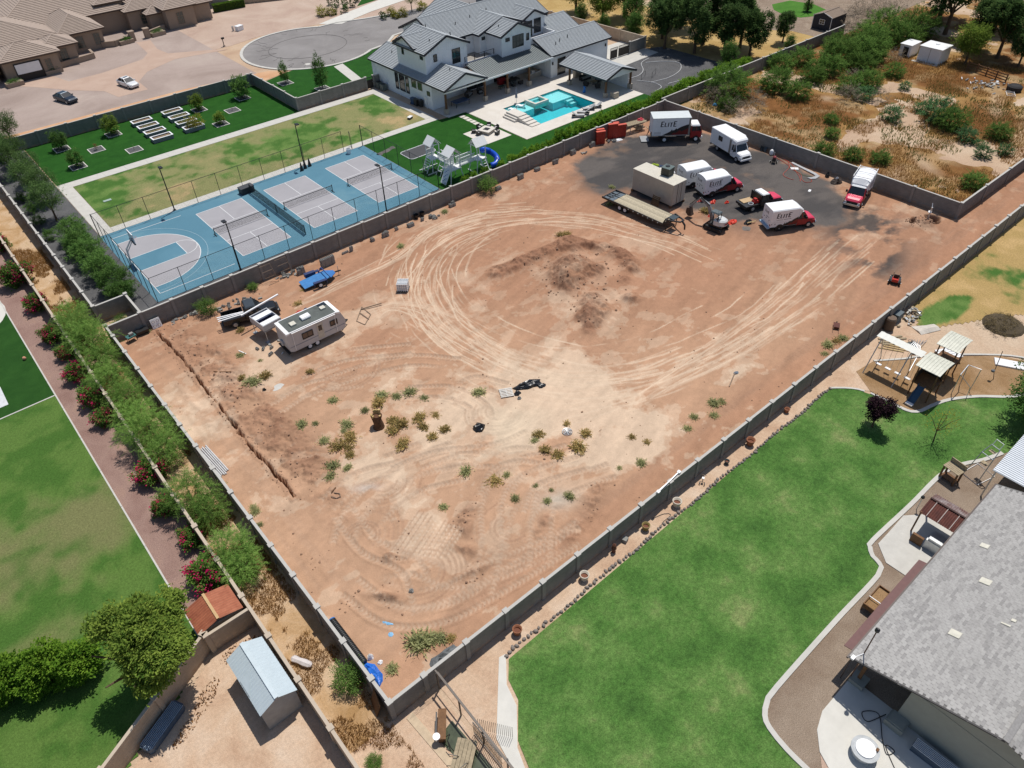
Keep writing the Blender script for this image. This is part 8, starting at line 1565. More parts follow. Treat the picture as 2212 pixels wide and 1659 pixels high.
autolabel(o_, 'grey leafless brush', {(98,64):'by the blue scrap near the wall corner',(116,52):'in the upper middle of the field',(136,57.6):'beside the small white shed',(150,70):'in the thicket at the top'}, 'brush', 'grey dry brush in the weedy field')
# dry grass: nobody could count it
def blades(n, X_, Y_, hmin, hmax, m, name, label, cat, seed, w=.05):
    r = np.random.RandomState(seed); P = np.stack([X_,Y_,np.zeros(len(X_))],1); n = len(P); h = r.uniform(hmin,hmax,n)[:,None]; a = r.uniform(0,6.28,n); S = np.stack([np.cos(a),np.sin(a),0*a],1)*w; tip = r.normal(size=(n,3))*.3; tip[:,2] = 1
    V = np.stack([P-S,P+S,P+tip*h],1).reshape(-1,3); F3 = np.arange(3*n).reshape(n,3); o = place(name, faces_mesh(name, V, F3, r.rand(n), m, 3)); return link_tag(o, label, cat, kind='stuff')
r_ = np.random.RandomState(5); xx = r_.uniform(90,145,110000); yy = r_.uniform(25.6,70.3,110000); den = fbm(xx,yy,6,4,201)+.3*(fbm(xx,yy,1.5,3,205)-.5)-.35*sum(gauss(xx,yy,*a) for a in [(108,38,3,1.6,-.6),(104.5,43,2.4,1.3,.3),(101,35,4,1.2,.9),(106,33.5,3,1.5,-.3),(111.5,31.5,2.5,1.3,.2)]); kk = den > .47
blades(0, xx[kk], yy[kk], .15, .5, G_STRAW, 'dry_grass', 'dry straw coloured grass over the weedy field', 'grass', 6, .035)
xx = r_.uniform(90,145,30000); yy = r_.uniform(25.6,70.3,30000); kk = fbm(xx,yy,5,4,221) > .56; blades(0, xx[kk], yy[kk], .15, .5, leaf_mat('field_weed', C(88,96,50), C(140,138,80), .3), 'green_weeds', 'low green weeds among the dry field grass', 'weeds', 7, .07)
xx = r_.uniform(3.5,6.4,60000); yy = r_.uniform(14,96,60000); kk = (fbm(xx,yy,2.2,4,231)+.25*gauss(xx,yy,4.4,32,1.4,6)+.08*(yy > 70)) > .56; blades(0, xx[kk], yy[kk], .12, .4, G_STRAW, 'dry_grass', 'dry golden grass growing in the alley', 'grass', 8, .022)
xx = r_.uniform(-6,3,5000); yy = r_.uniform(24,32,5000); kk = (gauss(xx,yy,1.6,30.8,1.5,.6)+gauss(xx,yy,-1.2,29.3,1.2,.5,.55)+.7*gauss(xx,yy,-3.2,28.0,1.6,.5,.5)) > .45; blades(0, xx[kk], yy[kk], .05, .2, leaf_mat('leaf_litter', C(120,84,50), C(180,136,84), .1), 'leaf_litter', 'brown leaf litter along the foot of the diagonal wall', 'leaf litter', 9, .06)
# near left: big tree, hedge
plant('big_shade_tree','large yellow-green shade tree over the diagonal beige wall','tree',(-3.0,32.2,0),crown('crown', G_TREE, 160, (3.1,3.0,2.2), 4.0, 330, 46000, .2, .42, .13, .62, .15, lobes=13),trunk_mesh(4,.24,161,2.2,8),1.14,0.4)
LH = [crown('foliage', G_HEDGE, 165+i, (1.3,1.3,1.35), 1.5, 200, 7000, .2, .55, .2, .5) for i in range(2)]
for i in range(6): plant('laurel_hedge', 'glossy bright green laurel hedge at the lower left, '+['touching the big tree','second from the big tree','third from the big tree','fourth from the big tree','fifth from the big tree','last at the frame edge'][i], 'hedge', (-6.6-1.25*i,35.9+.52*i+.3*(i%2),0), LH[i%2], None, (1.0,1.0,1.05), None, 'laurel hedge at the lower left')
# right yard plants
plant('plum_tree','dark purple leaved plum tree on the right lawn','tree',(50.5,14.0,0),crown('crown', G_PURP, 170, (1.25,1.15,1.2), 2.1, 150, 5200, .17, .5, .24, .35, lobes=7),trunk_mesh(2.2,.08,171,.7),1.0)
plant('bare_tree','small nearly bare tree with thin yellow-green leaves on lawn','tree',(52.6,9.8,0),crown('crown', G_GOLD, 173, (1.1,1.1,.9), 1.9, 60, 420, .12, .35, .3, .3),MB().tube([(0,0,0),(.1,.05,1.0)],[.05,.035],6).tube([(.1,.05,1),(.5,.4,1.9),(.7,.7,2.4)],[.03,.02,.008],5).tube([(.1,.05,1),(-.5,.3,1.9),(-.9,.4,2.3)],[.03,.02,.008],5).tube([(.1,.05,1),(.2,-.6,1.9),(.5,-1,2.4)],[.03,.02,.008],5).tube([(.1,.05,1),(-.3,-.4,2.0),(-.6,-.9,2.4)],[.03,.02,.008],5).tube([(.1,.05,1),(.15,.1,2.0),(.1,.2,2.8)],[.03,.02,.008],5).mesh('trunk', BARK),1.15)
plant('ash_tree','tall green tree at the right edge by the carport','tree',(60.4,5.4,0),crown('crown', G_OLE, 175, (2.3,2.3,2.6), 3.6, 260, 10000, .22, .5, .2, .35),BTT,.95)
single('brush_heap', MB().lathe([(1.9,0),(1.7,.2),(1.0,.45),(.3,.55)],(0,0,0),14), mat('brush_core', C(90,78,58), .95), 'round heap of dark clippings on the straw lawn', 'brush heap', loc=(72.6,12.7,0)); hb = bpy.data.objects['brush_heap']; place('twigs', crown('twigs', leaf_mat('clippings', C(78,70,50), C(124,108,74), .1), 177, (1.9,1.6,.5), .15, 150, 4500, .25, .1, .2, .5), None, hb)
# weeds on the dirt lot
def weedmesh(m, seed, n=260, R_=.5, h=.45):
    r = np.random.RandomState(seed); a = r.uniform(0,6.28,n); el = r.uniform(.25,1.3,n); L = r.uniform(.5,1.1,n)*R_*1.2; D = np.stack([np.cos(a)*np.cos(el),np.sin(a)*np.cos(el),np.sin(el)*h/R_*1.2],1)
    P0 = np.stack([r.normal(size=n)*R_*.22,r.normal(size=n)*R_*.22,np.zeros(n)],1); k = 4; P = np.repeat(P0,k,0)+np.repeat(D,k,0)*(np.tile(np.linspace(.2,.9,k),n)*np.repeat(L,k))[:,None]
    V,F4 = leaf_quads(P, np.repeat(D,k,0)*np.array((1,1,.5))+r.normal(size=P.shape)*.4, .2, .32, r, .6); return faces_mesh('foliage', V, F4, np.repeat(r.rand(n),k)*.6+r.rand(n*k)*.4, m)
WM = [weedmesh(G_WEED,180,150,.55,.4),weedmesh(G_WEED,181,110,.55,.35),weedmesh(G_WEEDY,182,140,.55,.4),weedmesh(G_WEEDY,183,110,.55,.35)]
wd = [(15.5,54.8,.9,2),(14.1,54.6,.9,0),(14.8,46.6,.85,0),(15.8,46.0,.45,0),(18.5,47.6,.55,0),(17.8,44.1,.8,0),(17.2,43.6,.55,1),(19.9,44.5,.55,0),(22.1,45.2,.7,0),(21.3,44.5,.85,2),(23.0,44.2,.6,0),(24.2,43.8,.75,0),(24.7,42.3,.65,0),(28.8,39.6,.75,0),(21.3,40.9,.95,2),(21.0,41.8,.7,2),(22.9,40.5,.85,2),(22.5,39.4,.7,2),(24.2,39.9,.55,3),(23.7,37.9,.6,2),(22.4,37.9,.65,2),(20.0,38.8,.85,2),(15.9,42.3,.95,3),(17.1,42.5,.9,3),(16.4,41.6,.7,3),(15.3,43.6,.6,1),(14.4,40.7,.85,0),(13.7,39.9,.65,1),(15.2,39.7,.5,0),(17.3,43.0,.5,3),(20.3,40.8,.8,2),(16.1,40.8,.6,2),(22.1,33.0,.75,1),(23.2,30.7,.75,3),(7.5,40.6,.6,1),(7.6,41.1,.45,1),(7.2,39.3,.4,1),(18.9,52.5,.45,2),(13.7,55.9,.5,2),
      (28.4,30.4,.75,2),(28.8,29.3,.65,2),(30.6,28.8,.8,2),(29.2,32.1,.6,2),(32.2,29.5,.6,2),(31.8,31.4,.5,3),(40.5,24.7,.6,1),(43.1,24.6,.6,0),(43.8,24.3,.55,1),(33.2,24.2,.6,0),(31.5,25.0,.4,1),(35.3,25.4,.45,3),(39.0,24.2,.5,1),(26.5,25.6,.55,0),(23.2,28.2,.6,0),(25.9,27.0,.3,0),(24.9,26.4,.4,0),(24.3,30.5,.5,1),(34.8,26.7,.5,3),(41.9,23.7,.5,1),(28.5,31.8,.5,1),(25.3,28.2,.3,1),(18.6,31.3,.4,0),(57.5,22.4,.7,0),(58.6,22.2,.6,3),(59.5,22.0,.6,0),(56.2,21.9,.5,1),
      (10.6,23.4,1.0,0),(11.2,23.1,1.0,0),(11.9,22.7,.75,0),(12.4,22.2,.5,2),(8.3,23.0,.6,0),(21.2,69.4,.7,0),(37.9,65.3,.6,0),(46.6,68.4,.7,0),(16.9,63.0,.6,2),(23.5,63.2,.6,3),(25.2,65.2,.4,3),(15.1,59.3,.55,1),(16.2,57.3,.35,1),(52.9,54.2,.8,3),(53.6,53.9,.6,2),(62.6,55.6,.7,0),(69.9,46.4,.9,2),(66.2,58.6,.6,0),(9.8,69.5,.5,0)]
o_ = []
for i,(x,y,s,k) in enumerate(wd):
    t = thing('weed_clump', 'x', 'weed', (x,y,lot_z(x,y)-.03), 0, 'weed clumps on the dirt lot'); place('foliage', WM[k], None, t, None, i*1.3, (s*1.3*pr_.uniform(.8,1.25),s*1.3*pr_.uniform(.8,1.25),s*pr_.uniform(.7,1.2))); o_.append(t)
LM = {(19.6,42):'near the broken stump',(15.2,42.3):'left of the stump',(14.5,55):'below the travel trailer',(7.5,40):'inside the left wall',(23,38.6):'right of the stump',(23.6,30):'above the crawler prints',(29.6,30.4):'near the wire spool',(24.9,26.6):'around the grey ash patch',(33.5,25.6):'in front of the near wall',(42,24.4):'along the near wall, halfway',(58,22):'along the near wall, far end',(11,23):'by the grey tarp in the corner',(15,60):'near the black pickup',(24,64):'beside the blue trailer',(45,68.4):'along the court wall',(53,54):'on the spoil heap',(67,52):'around the gooseneck trailer',(28.8,39.6):'left of the black tarp',(18.7,50):'above the stump, alone',(22.8,43.8):'right behind the stump'}
for o in o_: pass
gk = [o for i,o in enumerate(o_) if wd[i][3] < 2]; yk = [o for i,o in enumerate(o_) if wd[i][3] >= 2]
autolabel(gk, 'grey-green weed', LM, 'weed', 'weed clumps on the dirt lot'); autolabel(yk, 'yellowing weed', LM, 'weed', 'weed clumps on the dirt lot')
LB = crown('foliage', G_CREO, 190, (1.0,1.0,.8), .85, 130, 2600, .16, .3, .28, .3)
for (x,y,s,lab) in ((15.8,68.3,.95,'leafy bush between rubble and black pickup'),(53.9,68.9,1.2,'grey-green bush against the wall below the playset'),(21.2,68.9,.5,'thin weed stalk against the court wall')): plant('wild_bush', lab, 'bush', (x,y,0), LB, None, s)
for (x,y,s,lab) in ((5.9,24.0,.95,'dark green bush in the alley by the near wall corner'),(4.3,18.9,.45,'small bush in the alley below the wall corner'),(8.4,72.2,.7,'weeds in the pocket behind the corner wall')): plant('alley_bush', lab, 'bush', (x,y,0), LB, None, s)
# ------------------------------------------------------------------ loose things on the lot
sr = random.Random(77)
t = thing('tree_stump', 'broken tree stump with splintered top on the bare dirt', 'stump', (19.7,42.0,lot_z(19.7,42)))
t.scale = (1.15,1.15,.72); MB().tube([(0,0,-.1),(.05,.03,.5),(.0,.1,1.1),(.1,.25,1.55)],[.46,.36,.34,.44],12).build('trunk', mat('stump_bark', C(104,72,48), .95, var=.3, scale=5, bump=.8, bscale=12), t)
for i in range(16): a = sr.uniform(0,6.28); MB().bar((.08+.3*math.cos(a),.22+.3*math.sin(a),1.4),(.08+.36*math.cos(a),.22+.36*math.sin(a),1.6+sr.uniform(.1,.5)),.14,.09).build('splinter', mat('split_wood', C(214,186,128), .9), t)
def blob(name, label, cat, x, y, rx, ry, h, m, seed, rz=0):
    r = random.Random(seed); n = 14; rings = []
    for q,zz_ in ((1.0,0.0),(.92,.35),(.7,.75),(.35,1.0)):
        rings.append([(rx*q*math.cos(2*math.pi*k/n)*r.uniform(.72,1.18), ry*q*math.sin(2*math.pi*k/n)*r.uniform(.72,1.18), h*zz_*r.uniform(.6,1.25)) for k in range(n)])
    return single(name, MB().loft(rings), m, label, cat, None, (x,y,lot_z(x,y) if 6.7 < x < 89 and 20.5 < y < 69.8 else 0), rz)
BT_ = mat('black_plastic_sheet', (.012,.013,.015), .25, var=.4, scale=5, bump=1.0, bscale=9); GT_ = mat('grey_tarp', C(104,108,110), .6, var=.35, scale=4, bump=1.0, bscale=8)
blob('black_tarp','crumpled black plastic sheet lying in the middle of the dirt','tarp',32.8,37.4,1.5,.55,.35,BT_,1,-.35); blob('black_bag','tail end of black plastic beside the crumpled sheet','plastic',33.6,36.5,.4,.3,.2,BT_,2); blob('black_ball','round bundle of black plastic on pale dirt','plastic bundle',26.0,36.1,.55,.5,.45,BT_,3)
blob('grey_tarp','crumpled grey tarp against the near wall corner','tarp',11.4,21.4,1.2,.55,.3,GT_,4,-.1); blob('blue_tarp','crumpled bright blue tarp against the left wall','tarp',7.2,23.6,.45,.95,.4,BLUETARP,5); blob('blue_scrap','strip of torn blue plastic on the dirt near the corner','plastic strip',9.9,26.0,.14,.45,.04,mat('pale_blue_plastic', C(130,190,230), .5),6,.5); blob('blue_scrap','small torn blue plastic patch below the blue strip','plastic strip',9.6,25.1,.18,.2,.04,mat('pale_blue_plastic', (.3,.5,.7)),7); blob('blue_scrap_field','light blue scrap by the wall corner in the field','plastic',97.6,66.4,.5,.4,.35,mat('sky_blue_plastic', C(96,186,236), .5),8)
for i,(x,y,a,b) in enumerate(((71.4,48.6,.45,.3),(72.2,47.2,.5,.3),(69.6,43.6,.5,.25),(70.0,42.6,.75,.4),(69.4,45.4,.4,.25),(73.4,46.0,.35,.25))): blob('orange_fencing', 'orange plastic netting '+['behind the excavator bucket','below the nearer service truck','right of the excavator cab','in the largest heap beside the excavator','behind the excavator boom','under the nearer service truck tail'][i], 'netting', x,y,a,b,.3,ORANGE,20+i)
# pallets and crates
def pallet(label, x, y, rz, m=WOOD, z=0, n=6):
    t = thing('pallet', label, 'pallet', (x,y,lot_z(x,y)+z), rz)
    for i in range(n): MB().bx(-.6,.6,-.5+i*1.0/(n-1)-.06,-.5+i*1.0/(n-1)+.06,.1,.13).build('board', m, t)
    for s in (-.5,0,.5): MB().bx(s-.05,s+.05,-.5,.5,0,.1).build('stringer', m, t)
pallet('white pallet beside the black plastic sheet', 30.6,37.9,R(-28),mat('bleached_wood', C(226,222,214)))
blob('dark_motor','small dark motor beside the white pallet','motor',31.3,37.2,.35,.3,.3,BLACK,31); blob('grey_rock_pump','grey lump beside the white pallet','scrap',31.0,36.6,.2,.2,.2,CMU,32)
t = thing('white_crate', 'white slatted crate standing alone on the dirt', 'crate', (33.2,57.9,lot_z(33.2,57.9)), R(-43)); MB().bx(-.55,.55,-.52,.52,.12,.95).build('tank', mat('milky_plastic', C(216,220,222), .5), t)
for i in range(6): MB().bx(-.6+i*.22,-.56+i*.22,-.57,-.53,.1,1.0).bx(-.6+i*.22,-.56+i*.22,.53,.57,.1,1.0).build('cage_bar', WHITE2, t)
for i in range(5): MB().bx(-.6,.6,-.55+i*.26,-.5+i*.26,.97,1.02).build('top_bar', WHITE2, t)
for i in range(4): MB().bx(-.6,.6,-.575,-.55,.2+i*.24,.24+i*.24).bx(-.6,.6,.55,.575,.2+i*.24,.24+i*.24).bx(-.6,-.575,-.55,.55,.2+i*.24,.24+i*.24).build('cage_rail', WHITE2, t)
MB().bx(-.6,.6,-.57,.57,0,.1).build('base', BLACK, t)
t = thing('scrap_pipes', 'rusty A-shaped pipe frame lying right of the travel trailer', 'pipe frame', (27.6,56.8,lot_z(27.6,56.8)+.05)); MB().tube([(-1.2,-.4,0),(.5,1.3,.05),(.5,-.4,0),(-.9,-1.5,0)],.05,6).tube([(-1.2,-.4,0),(-.9,-1.5,0)],.05,6).tube([(.2,1.0,.05),(2.3,.3,.15)],.06,6).tube([(-.2,.5,.06),(-.1,-1.0,.03)],.04,6).build('tube', mat('rusty_pipe', C(150,128,108), .7), t)
t = thing('wire_spool', 'grey wire mesh disc lying on the dirt', 'wire spool', (31.2,30.7,lot_z(31.2,30.7)+.02))
for r0 in (.14,.28,.42): MB().tube([(r0*math.cos(a*.3142),r0*math.sin(a*.3142),.05) for a in range(20)],.03,5,closed=True).build('ring', STEEL, t)
for i in range(6): MB().bar((0,0,.05),(.42*math.cos(i*1.047),.42*math.sin(i*1.047),.05),.03).build('spoke', STEEL, t)
def poles(name, label, cat, x, y, rz, n, L, r, m, gap):
    t = thing(name, label, cat, (x,y,lot_z(x,y)), rz)
    for i in range(n): MB().tube([(-L/2+sr.uniform(-.15,.15),(i-(n-1)/2)*gap,r+.02*(i%2)),(L/2+sr.uniform(-.15,.15),(i-(n-1)/2)*gap+sr.uniform(-.03,.03),r)],r,8).build('pole', m, t)
poles('pole_bundle','bundle of long white poles along the left wall','poles',7.35,47.9,R(93),6,4.0,.06,mat('white_pipe', C(222,222,222), .4),.15)
t = thing('drain_pipe', 'long black ribbed drain pipe along the left wall by the corner', 'drain pipe', (7.15,26.4,lot_z(7.15,26.4)+.26), R(90)); MB().tube([(-2.0,0,0),(2.0,0,0)],.22,16).build('pipe', BLACK, t)
for i in range(28): MB().tube([(-1.95+i*.142,0,0),(-1.88+i*.142,0,0)],.265,16).build('rib', mat('black_hdpe', (.02,.022,.024), .4), t)
MB().tube([(1.98,0,0),(2.06,0,0)],.27,16).build('blue_cap', BLUEP, t)
single('white_bag', MB().loft([[(x,.25*math.cos(k*.9)*w,.2+.2*math.sin(k*.9)*w) for k in range(7)] for x,w in ((-.75,.5),(-.6,1),(-.2,.85),(.2,1.05),(.6,.9),(.75,.4))]), mat('white_sack', C(226,218,216), .7, bump=.8, bscale=8), 'white rolled mattress lying in the alley by the metal shed', 'mattress', loc=(4.2,27.2,.02), rz=R(-62))
# concrete block stacks along the court wall
BLK = MB().bx(-.2,.2,-.1,-.07,0,.2).bx(-.2,.2,.07,.1,0,.2).bx(-.2,-.17,-.07,.07,0,.2).bx(.17,.2,-.07,.07,0,.2).bx(-.02,.02,-.07,.07,0,.2).mesh('block', CMU)
def stack(label, x, y, nx, ny, nz, jit=.05, drop=0.2):
    t = thing('block_stack', label, 'block stack', (x,y,lot_z(x,y)), 0, 'stacks of grey concrete blocks along the wall')
    for k in range(nz):
        for j in range(ny):
            for i in range(nx):
                if k == nz-1 and sr.random() < drop: continue
                place('block', BLK, None, t, ((i-(nx-1)/2)*.42+sr.uniform(-jit,jit),(j-(ny-1)/2)*.22+sr.uniform(-jit,jit)*.5,k*.2), sr.uniform(-jit,jit))
LB_ = ['right of the blue trailer stack','second right of the blue trailer stack','third right of the blue trailer stack','beside the light pole','left of two dark buckets','below the two dark buckets','with rubble round its foot','under the far court corner','left of the wall bush','right of the wall bush','third from the red gates','second from the red gates','nearest the red gates']
for i,(x,y,a,b,c_) in enumerate(((36.2,68.6,1,2,2),(37.9,68.5,2,2,3),(39.7,68.8,1,1,2),(41.5,68.4,2,2,2),(43.3,68.5,1,1,2),(44.7,68.4,2,2,2),(48.2,68.9,2,2,3),(55.2,68.3,2,2,2),(59.3,68.6,2,2,3),(62.5,68.8,2,2,2),(65.8,68.8,2,2,3),(69.6,69.2,2,2,3),(73.2,69.1,2,2,3))): stack('small stack of grey blocks '+LB_[i], x,y,a,b,c_)
stack('long stack of grey blocks behind the blue trailer', 29.7,67.7,4,2,5,.03); stack('stack of grey blocks left behind the blue trailer', 26.6,68.2,2,2,4,.04); stack('two grey blocks beside the upright block stack', 32.4,68.5,2,1,1); stack('small upright pair of blocks right of the long stack', 33.2,68.4,1,1,3)
for i,(x,y) in enumerate(((43.1,69.5),(44.0,69.5))): t = thing('bucket', ['left','right'][i]+' dark round bucket against the court wall', 'bucket', (x,y,0)); MB().lathe([(.22,0),(.3,.5),(.32,.52),(.29,.5),(.2,.08)],(0,0,0),14).build('shell', BLACK, t)
def rubble(label, x, y, sx, sy, n, rz=0, ms=(CMU,CMU,CONC)):
    t = thing('block_rubble', label, 'rubble', (x,y,lot_z(x,y)), rz)
    for i in range(n): o = place('block', BLK, None, t, (sr.gauss(0,sx),sr.gauss(0,sy),sr.uniform(0,.06))); o.rotation_euler = (sr.choice((0,0,1.57)),sr.uniform(-.2,.2),sr.uniform(0,3.14)); o.scale = (sr.uniform(.7,1.15),)*3
rubble('spill of loose grey blocks along the wall at far left', 14.0,69.1,1.1,.22,22); rubble('scattered grey blocks left of the black pickup', 17.9,68.0,.7,.5,14,-.3); rubble('line of loose blocks behind the black pickup cab', 19.4,67.6,.8,.3,12,-.3); rubble('pale block rubble beside the ladder frame', 25.3,69.0,.7,.3,16); rubble('bits of block round the sixth stack', 44.9,68.1,.35,.2,7); rubble('few pale blocks below the camper shell', 17.6,58.7,.6,.5,5); rubble('white rubble in front of the red gates', 76.6,68.2,.5,.3,8); rubble('small scatter of stones on the pool-side dirt', 70.6,68.3,.5,.2,5)
for (x,y,lab) in ((22.0,61.0,'single grey hollow block by the trailer roof end'),(17.4,57.4,'single grey hollow block behind the trailer tail')): o = place('single_block', BLK, None, None, (x,y,lot_z(x,y)), .4, 1.2); link_tag(o, lab, 'block')
for i,(x,y) in enumerate(((23.2,69.2),(25.1,69.3))):
    t = thing('ladder_frame', ['left','right'][i]+' thin rusty scaffold frame leaning against the court wall', 'frame', (x,y,0)); MB().tube([(-.6,.3,1.9),(.7,.3,1.9),(.8,-.7,.05),(-.4,-.7,.05)],.025,6).tube([(-.5,.0,1.3),(.75,.0,1.3)],.02,6).tube([(-.45,-.3,.7),(.8,-.3,.7)],.02,6).build('tube', mat('rusty_pipe', (.3,.25,.2)), t)
# corner by the court wall: basket, trough, mattress panel
t = thing('green_cart', 'teal green cart with grey box near the lot corner', 'cart', (8.2,69.0,.1), R(10)); MB().bx(-.45,.45,-.3,.3,.35,.48).build('tray', mat('teal_plastic', C(66,120,118), .5), t); MB().bx(-.1,.3,-.15,.15,.48,.75).build('box', CMU, t)
for x,y in ((-.4,-.25),(.4,-.25),(-.4,.25),(.4,.25)): MB().cyl((x,y,-.1),.03,.45,6).build('leg', BLACK, t)
single('black_trough', MB().loft([[(x,-.3,.5),(x,.3,.5),(x,.2,.05),(x,-.2,.05)] for x in (-.6,.6)]), BLACK, 'black trough against the wall beside the green cart', 'trough', loc=(9.4,69.35,0))
t = thing('ring_board', 'square white panel with four round rings leaning on wall', 'panel', (10.9,69.45,0), 0); MB().ob((0,0,.5),(.95,.08,1.0),0,0,R(-16)).build('panel', WHITE2, t)
for sx in (-.22,.22):
    for sz in (.28,.72): MB().tube([(sx+.13*math.cos(a*.52),-.06+(sz-.5)*.28,sz+.13*math.sin(a*.52)) for a in range(12)],.02,5,closed=True).build('ring', CMU, t)
# red steel gates, lumber rack, lumber
def rgate(x, y, rz, lab, h=1.8, w=1.3, d=.35):
    t = thing('red_form', lab, 'steel form', (x,y,0), rz, 'red steel forms against the wall'); m = mat('red_oxide', C(196,62,42), .55, var=.12, scale=2); MB().bx(-w/2,w/2,-d/2,d/2,0,h).build('body', m, t)
    for i in range(5): MB().bx(-w/2+.06+i*w/5,-w/2+.1+i*w/5,-d/2-.05,-d/2,.05,h-.05).build('rib', m, t)
    MB().bx(-w/2-.04,w/2+.04,-d/2-.06,d/2+.04,h,h+.07).build('top', mat('red_oxide_light', C(222,92,66), .55), t)
rgate(74.7,68.9,R(-25),'front red steel form of the left pair'); rgate(75.1,69.4,R(-25),'back red steel form of the left pair',1.85,1.1); rgate(77.3,69.0,R(-28),'tallest red steel form in the middle',2.1,1.4); rgate(78.6,68.5,R(-25),'right red steel form next to the lumber rack'); rgate(78.2,69.3,R(-25),'small red form behind the right one',1.95,.8)
t = thing('lumber_rack', 'steel rack of long pale boards by the red forms', 'lumber rack', (81.4,68.5,0), R(-12))
for x in (-1.1,1.1):
    for y in (-.5,.5): MB().bx(x-.04,x+.04,y-.04,y+.04,0,1.2).build('leg', STEEL, t)
for i in range(7): MB().ob((.1*(i%3),-.55+i*.18,1.28),(3.4,.14,.1),.02*(i%2)).build('board', WOOD, t)
for i in range(6): MB().ob((.9,-.5+i*.2,.4),(1.6,.1,.08),.2).build('board', WOOD, t)
blob('red_cover','red sheet folded over the end of the lumber rack','sheet',82.7,68.6,.55,.45,.25,mat('crimson_sheet', C(196,44,60), .6),41).location.z = 1.32
for i,(x,y,a) in enumerate(((83.6,67.9,1.0),(84.1,67.6,1.3),(84.0,67.0,.8))): single('timber_offcut', MB().ob((0,0,.06),(.8,.1,.08)), WOOD, ['left','middle','right'][i]+' short pale board near the box truck tail lift', 'board', None, (x,y,0), a)
blob('white_scrap','bent white sheet in front of the right red form','sheet',77.4,67.9,.7,.3,.2,WHITE,42,-.3)
# hoses, conduit by the far wall
hs = mat('red_hose', C(206,84,66), .6)
for i,P in enumerate(([(88.6,49.5),(87.8,47),(87.0,45.8),(86.6,44.2),(85.4,43.2),(85.0,42.4),(85.8,42.0),(86.4,42.8)],[(89,49),(88.4,46.8),(87.0,45.2),(85.9,43.9),(84.8,43.0),(85.2,43.6)],[(88.9,47.6),(87.4,46.4),(86.2,46.0),(84.8,45.6),(84.4,44.6),(84.6,43.6)])):
    coil('air_hose', [(q[0],q[1],lot_z(*q)+.04) for q in spline(P,.25)], .03, hs, ['longest','middle','outermost'][i]+' red air hose looping on the asphalt millings', 'hose')
coil('green_hose', [(q[0],q[1],.05) for q in spline([(87.6,46.6),(86.8,44.6),(86.6,43.4),(87.2,42.6)],.25)], .025, mat('green_hose', C(110,140,90)), 'thin green hose beside the conduit bundle', 'hose')
t = thing('conduit_bundle', 'bundle of long white bent conduit pipes by the far wall', 'conduit', (87.9,44.2,0))
for i in range(4): MB().tube([(.6+.08*i,2.6,.08),(.1+.1*i,.2,.08),(-.2+.12*i,-1.3,.08),(-.5+.1*i,-1.8-.1*i,.08),(-1.2,-1.7-.14*i,.08),(-1.7,-1.3-.14*i,.08)],.06,6).build('pipe', mat('white_pipe', (.6,.6,.6)), t)
single('white_board', MB().ob((0,0,.04),(1.0,.6,.05)), WHITE2, 'white board lying by the conduit bundle', 'board', None, (87.4,45.6,0), R(-50)); single('white_paper', MB().ob((0,0,.02),(.6,.3,.02)), WHITE2, 'scrap of white paper on the open millings', 'paper', None, (83.4,40.8,.03), .3)
blob('junk_pile','dark pile of tools and hoses beside the ladder-rack truck','junk',87.9,39.8,.9,.6,.5,mat('dark_junk', C(70,58,52), .8, var=.5, scale=6),51); blob('white_cable_coil','white coiled cable on the tool pile','cable',88.0,39.9,.4,.3,.6,WHITE2,52); blob('dark_chair','dark folded chair beside the tool pile','chair',88.4,41.4,.35,.3,.6,BLACK,53)
single('gas_cylinder', MB().lathe([(.25,0),(.28,.1),(.28,.55),(.15,.7),(.05,.75)],(0,0,0),12), WHITE2, 'small white gas cylinder against the far wall', 'gas cylinder', loc=(88.9,50.2,0), smooth=True); single('solar_panel', MB().ob((0,0,.35),(.9,.06,.7),R(-80),0,R(-25)), GLASS, 'dark panel leaning against the far wall', 'panel', loc=(89.0,51.6,0))
blob('grey_tray','grey tray on the dirt beside the flat-roof service truck','tray',70.0,40.6,.55,.5,.08,mat('grey_tray', C(120,112,106)),54); blob('scrap_bin','pile of dark scrap behind the flat-roof service truck','scrap',71.2,41.3,.7,.4,.35,BLACK,55); single('yellow_lumber', MB().ob((0,0,.25),(1.3,.12,.06),.2,.1), mat('yellow_pine', (.5,.4,.2)), 'yellow board sticking out of the scrap pile', 'board', None, (71.3,40.9,0), R(-25))
t = thing('wheelbarrow', 'upturned small cart on the dirt beside the near wall', 'cart', (60.6,23.4,lot_z(60.6,23.4)), .5); MB().loft([[(x,-.3,.3),(x,.3,.3),(x,.22,.08),(x,-.22,.08)] for x in (-.4,.4)]).build('tray', RUST, t); wheel(t,.5,.0,.18,.08); MB().bar((-.4,-.25,.3),(-.9,-.28,.4),.04).bar((-.4,.25,.3),(-.9,.28,.4),.04).build('handle', WOODB, t)
single('pipe_length', MB().tube([(-1.0,0,.06),(1.0,.1,.06)],.05,8), mat('rusty_pipe', (.3,.2,.2)), 'lone rusty pipe lying on the dirt near the right tracks', 'pipe', None, (46.8,25.4,lot_z(46.8,25.4)), R(20)); blob('blue_grey_rag','grey-blue rag at the end of the lone pipe','rag',47.9,25.8,.3,.2,.12,mat('rag', C(120,130,142)),56)
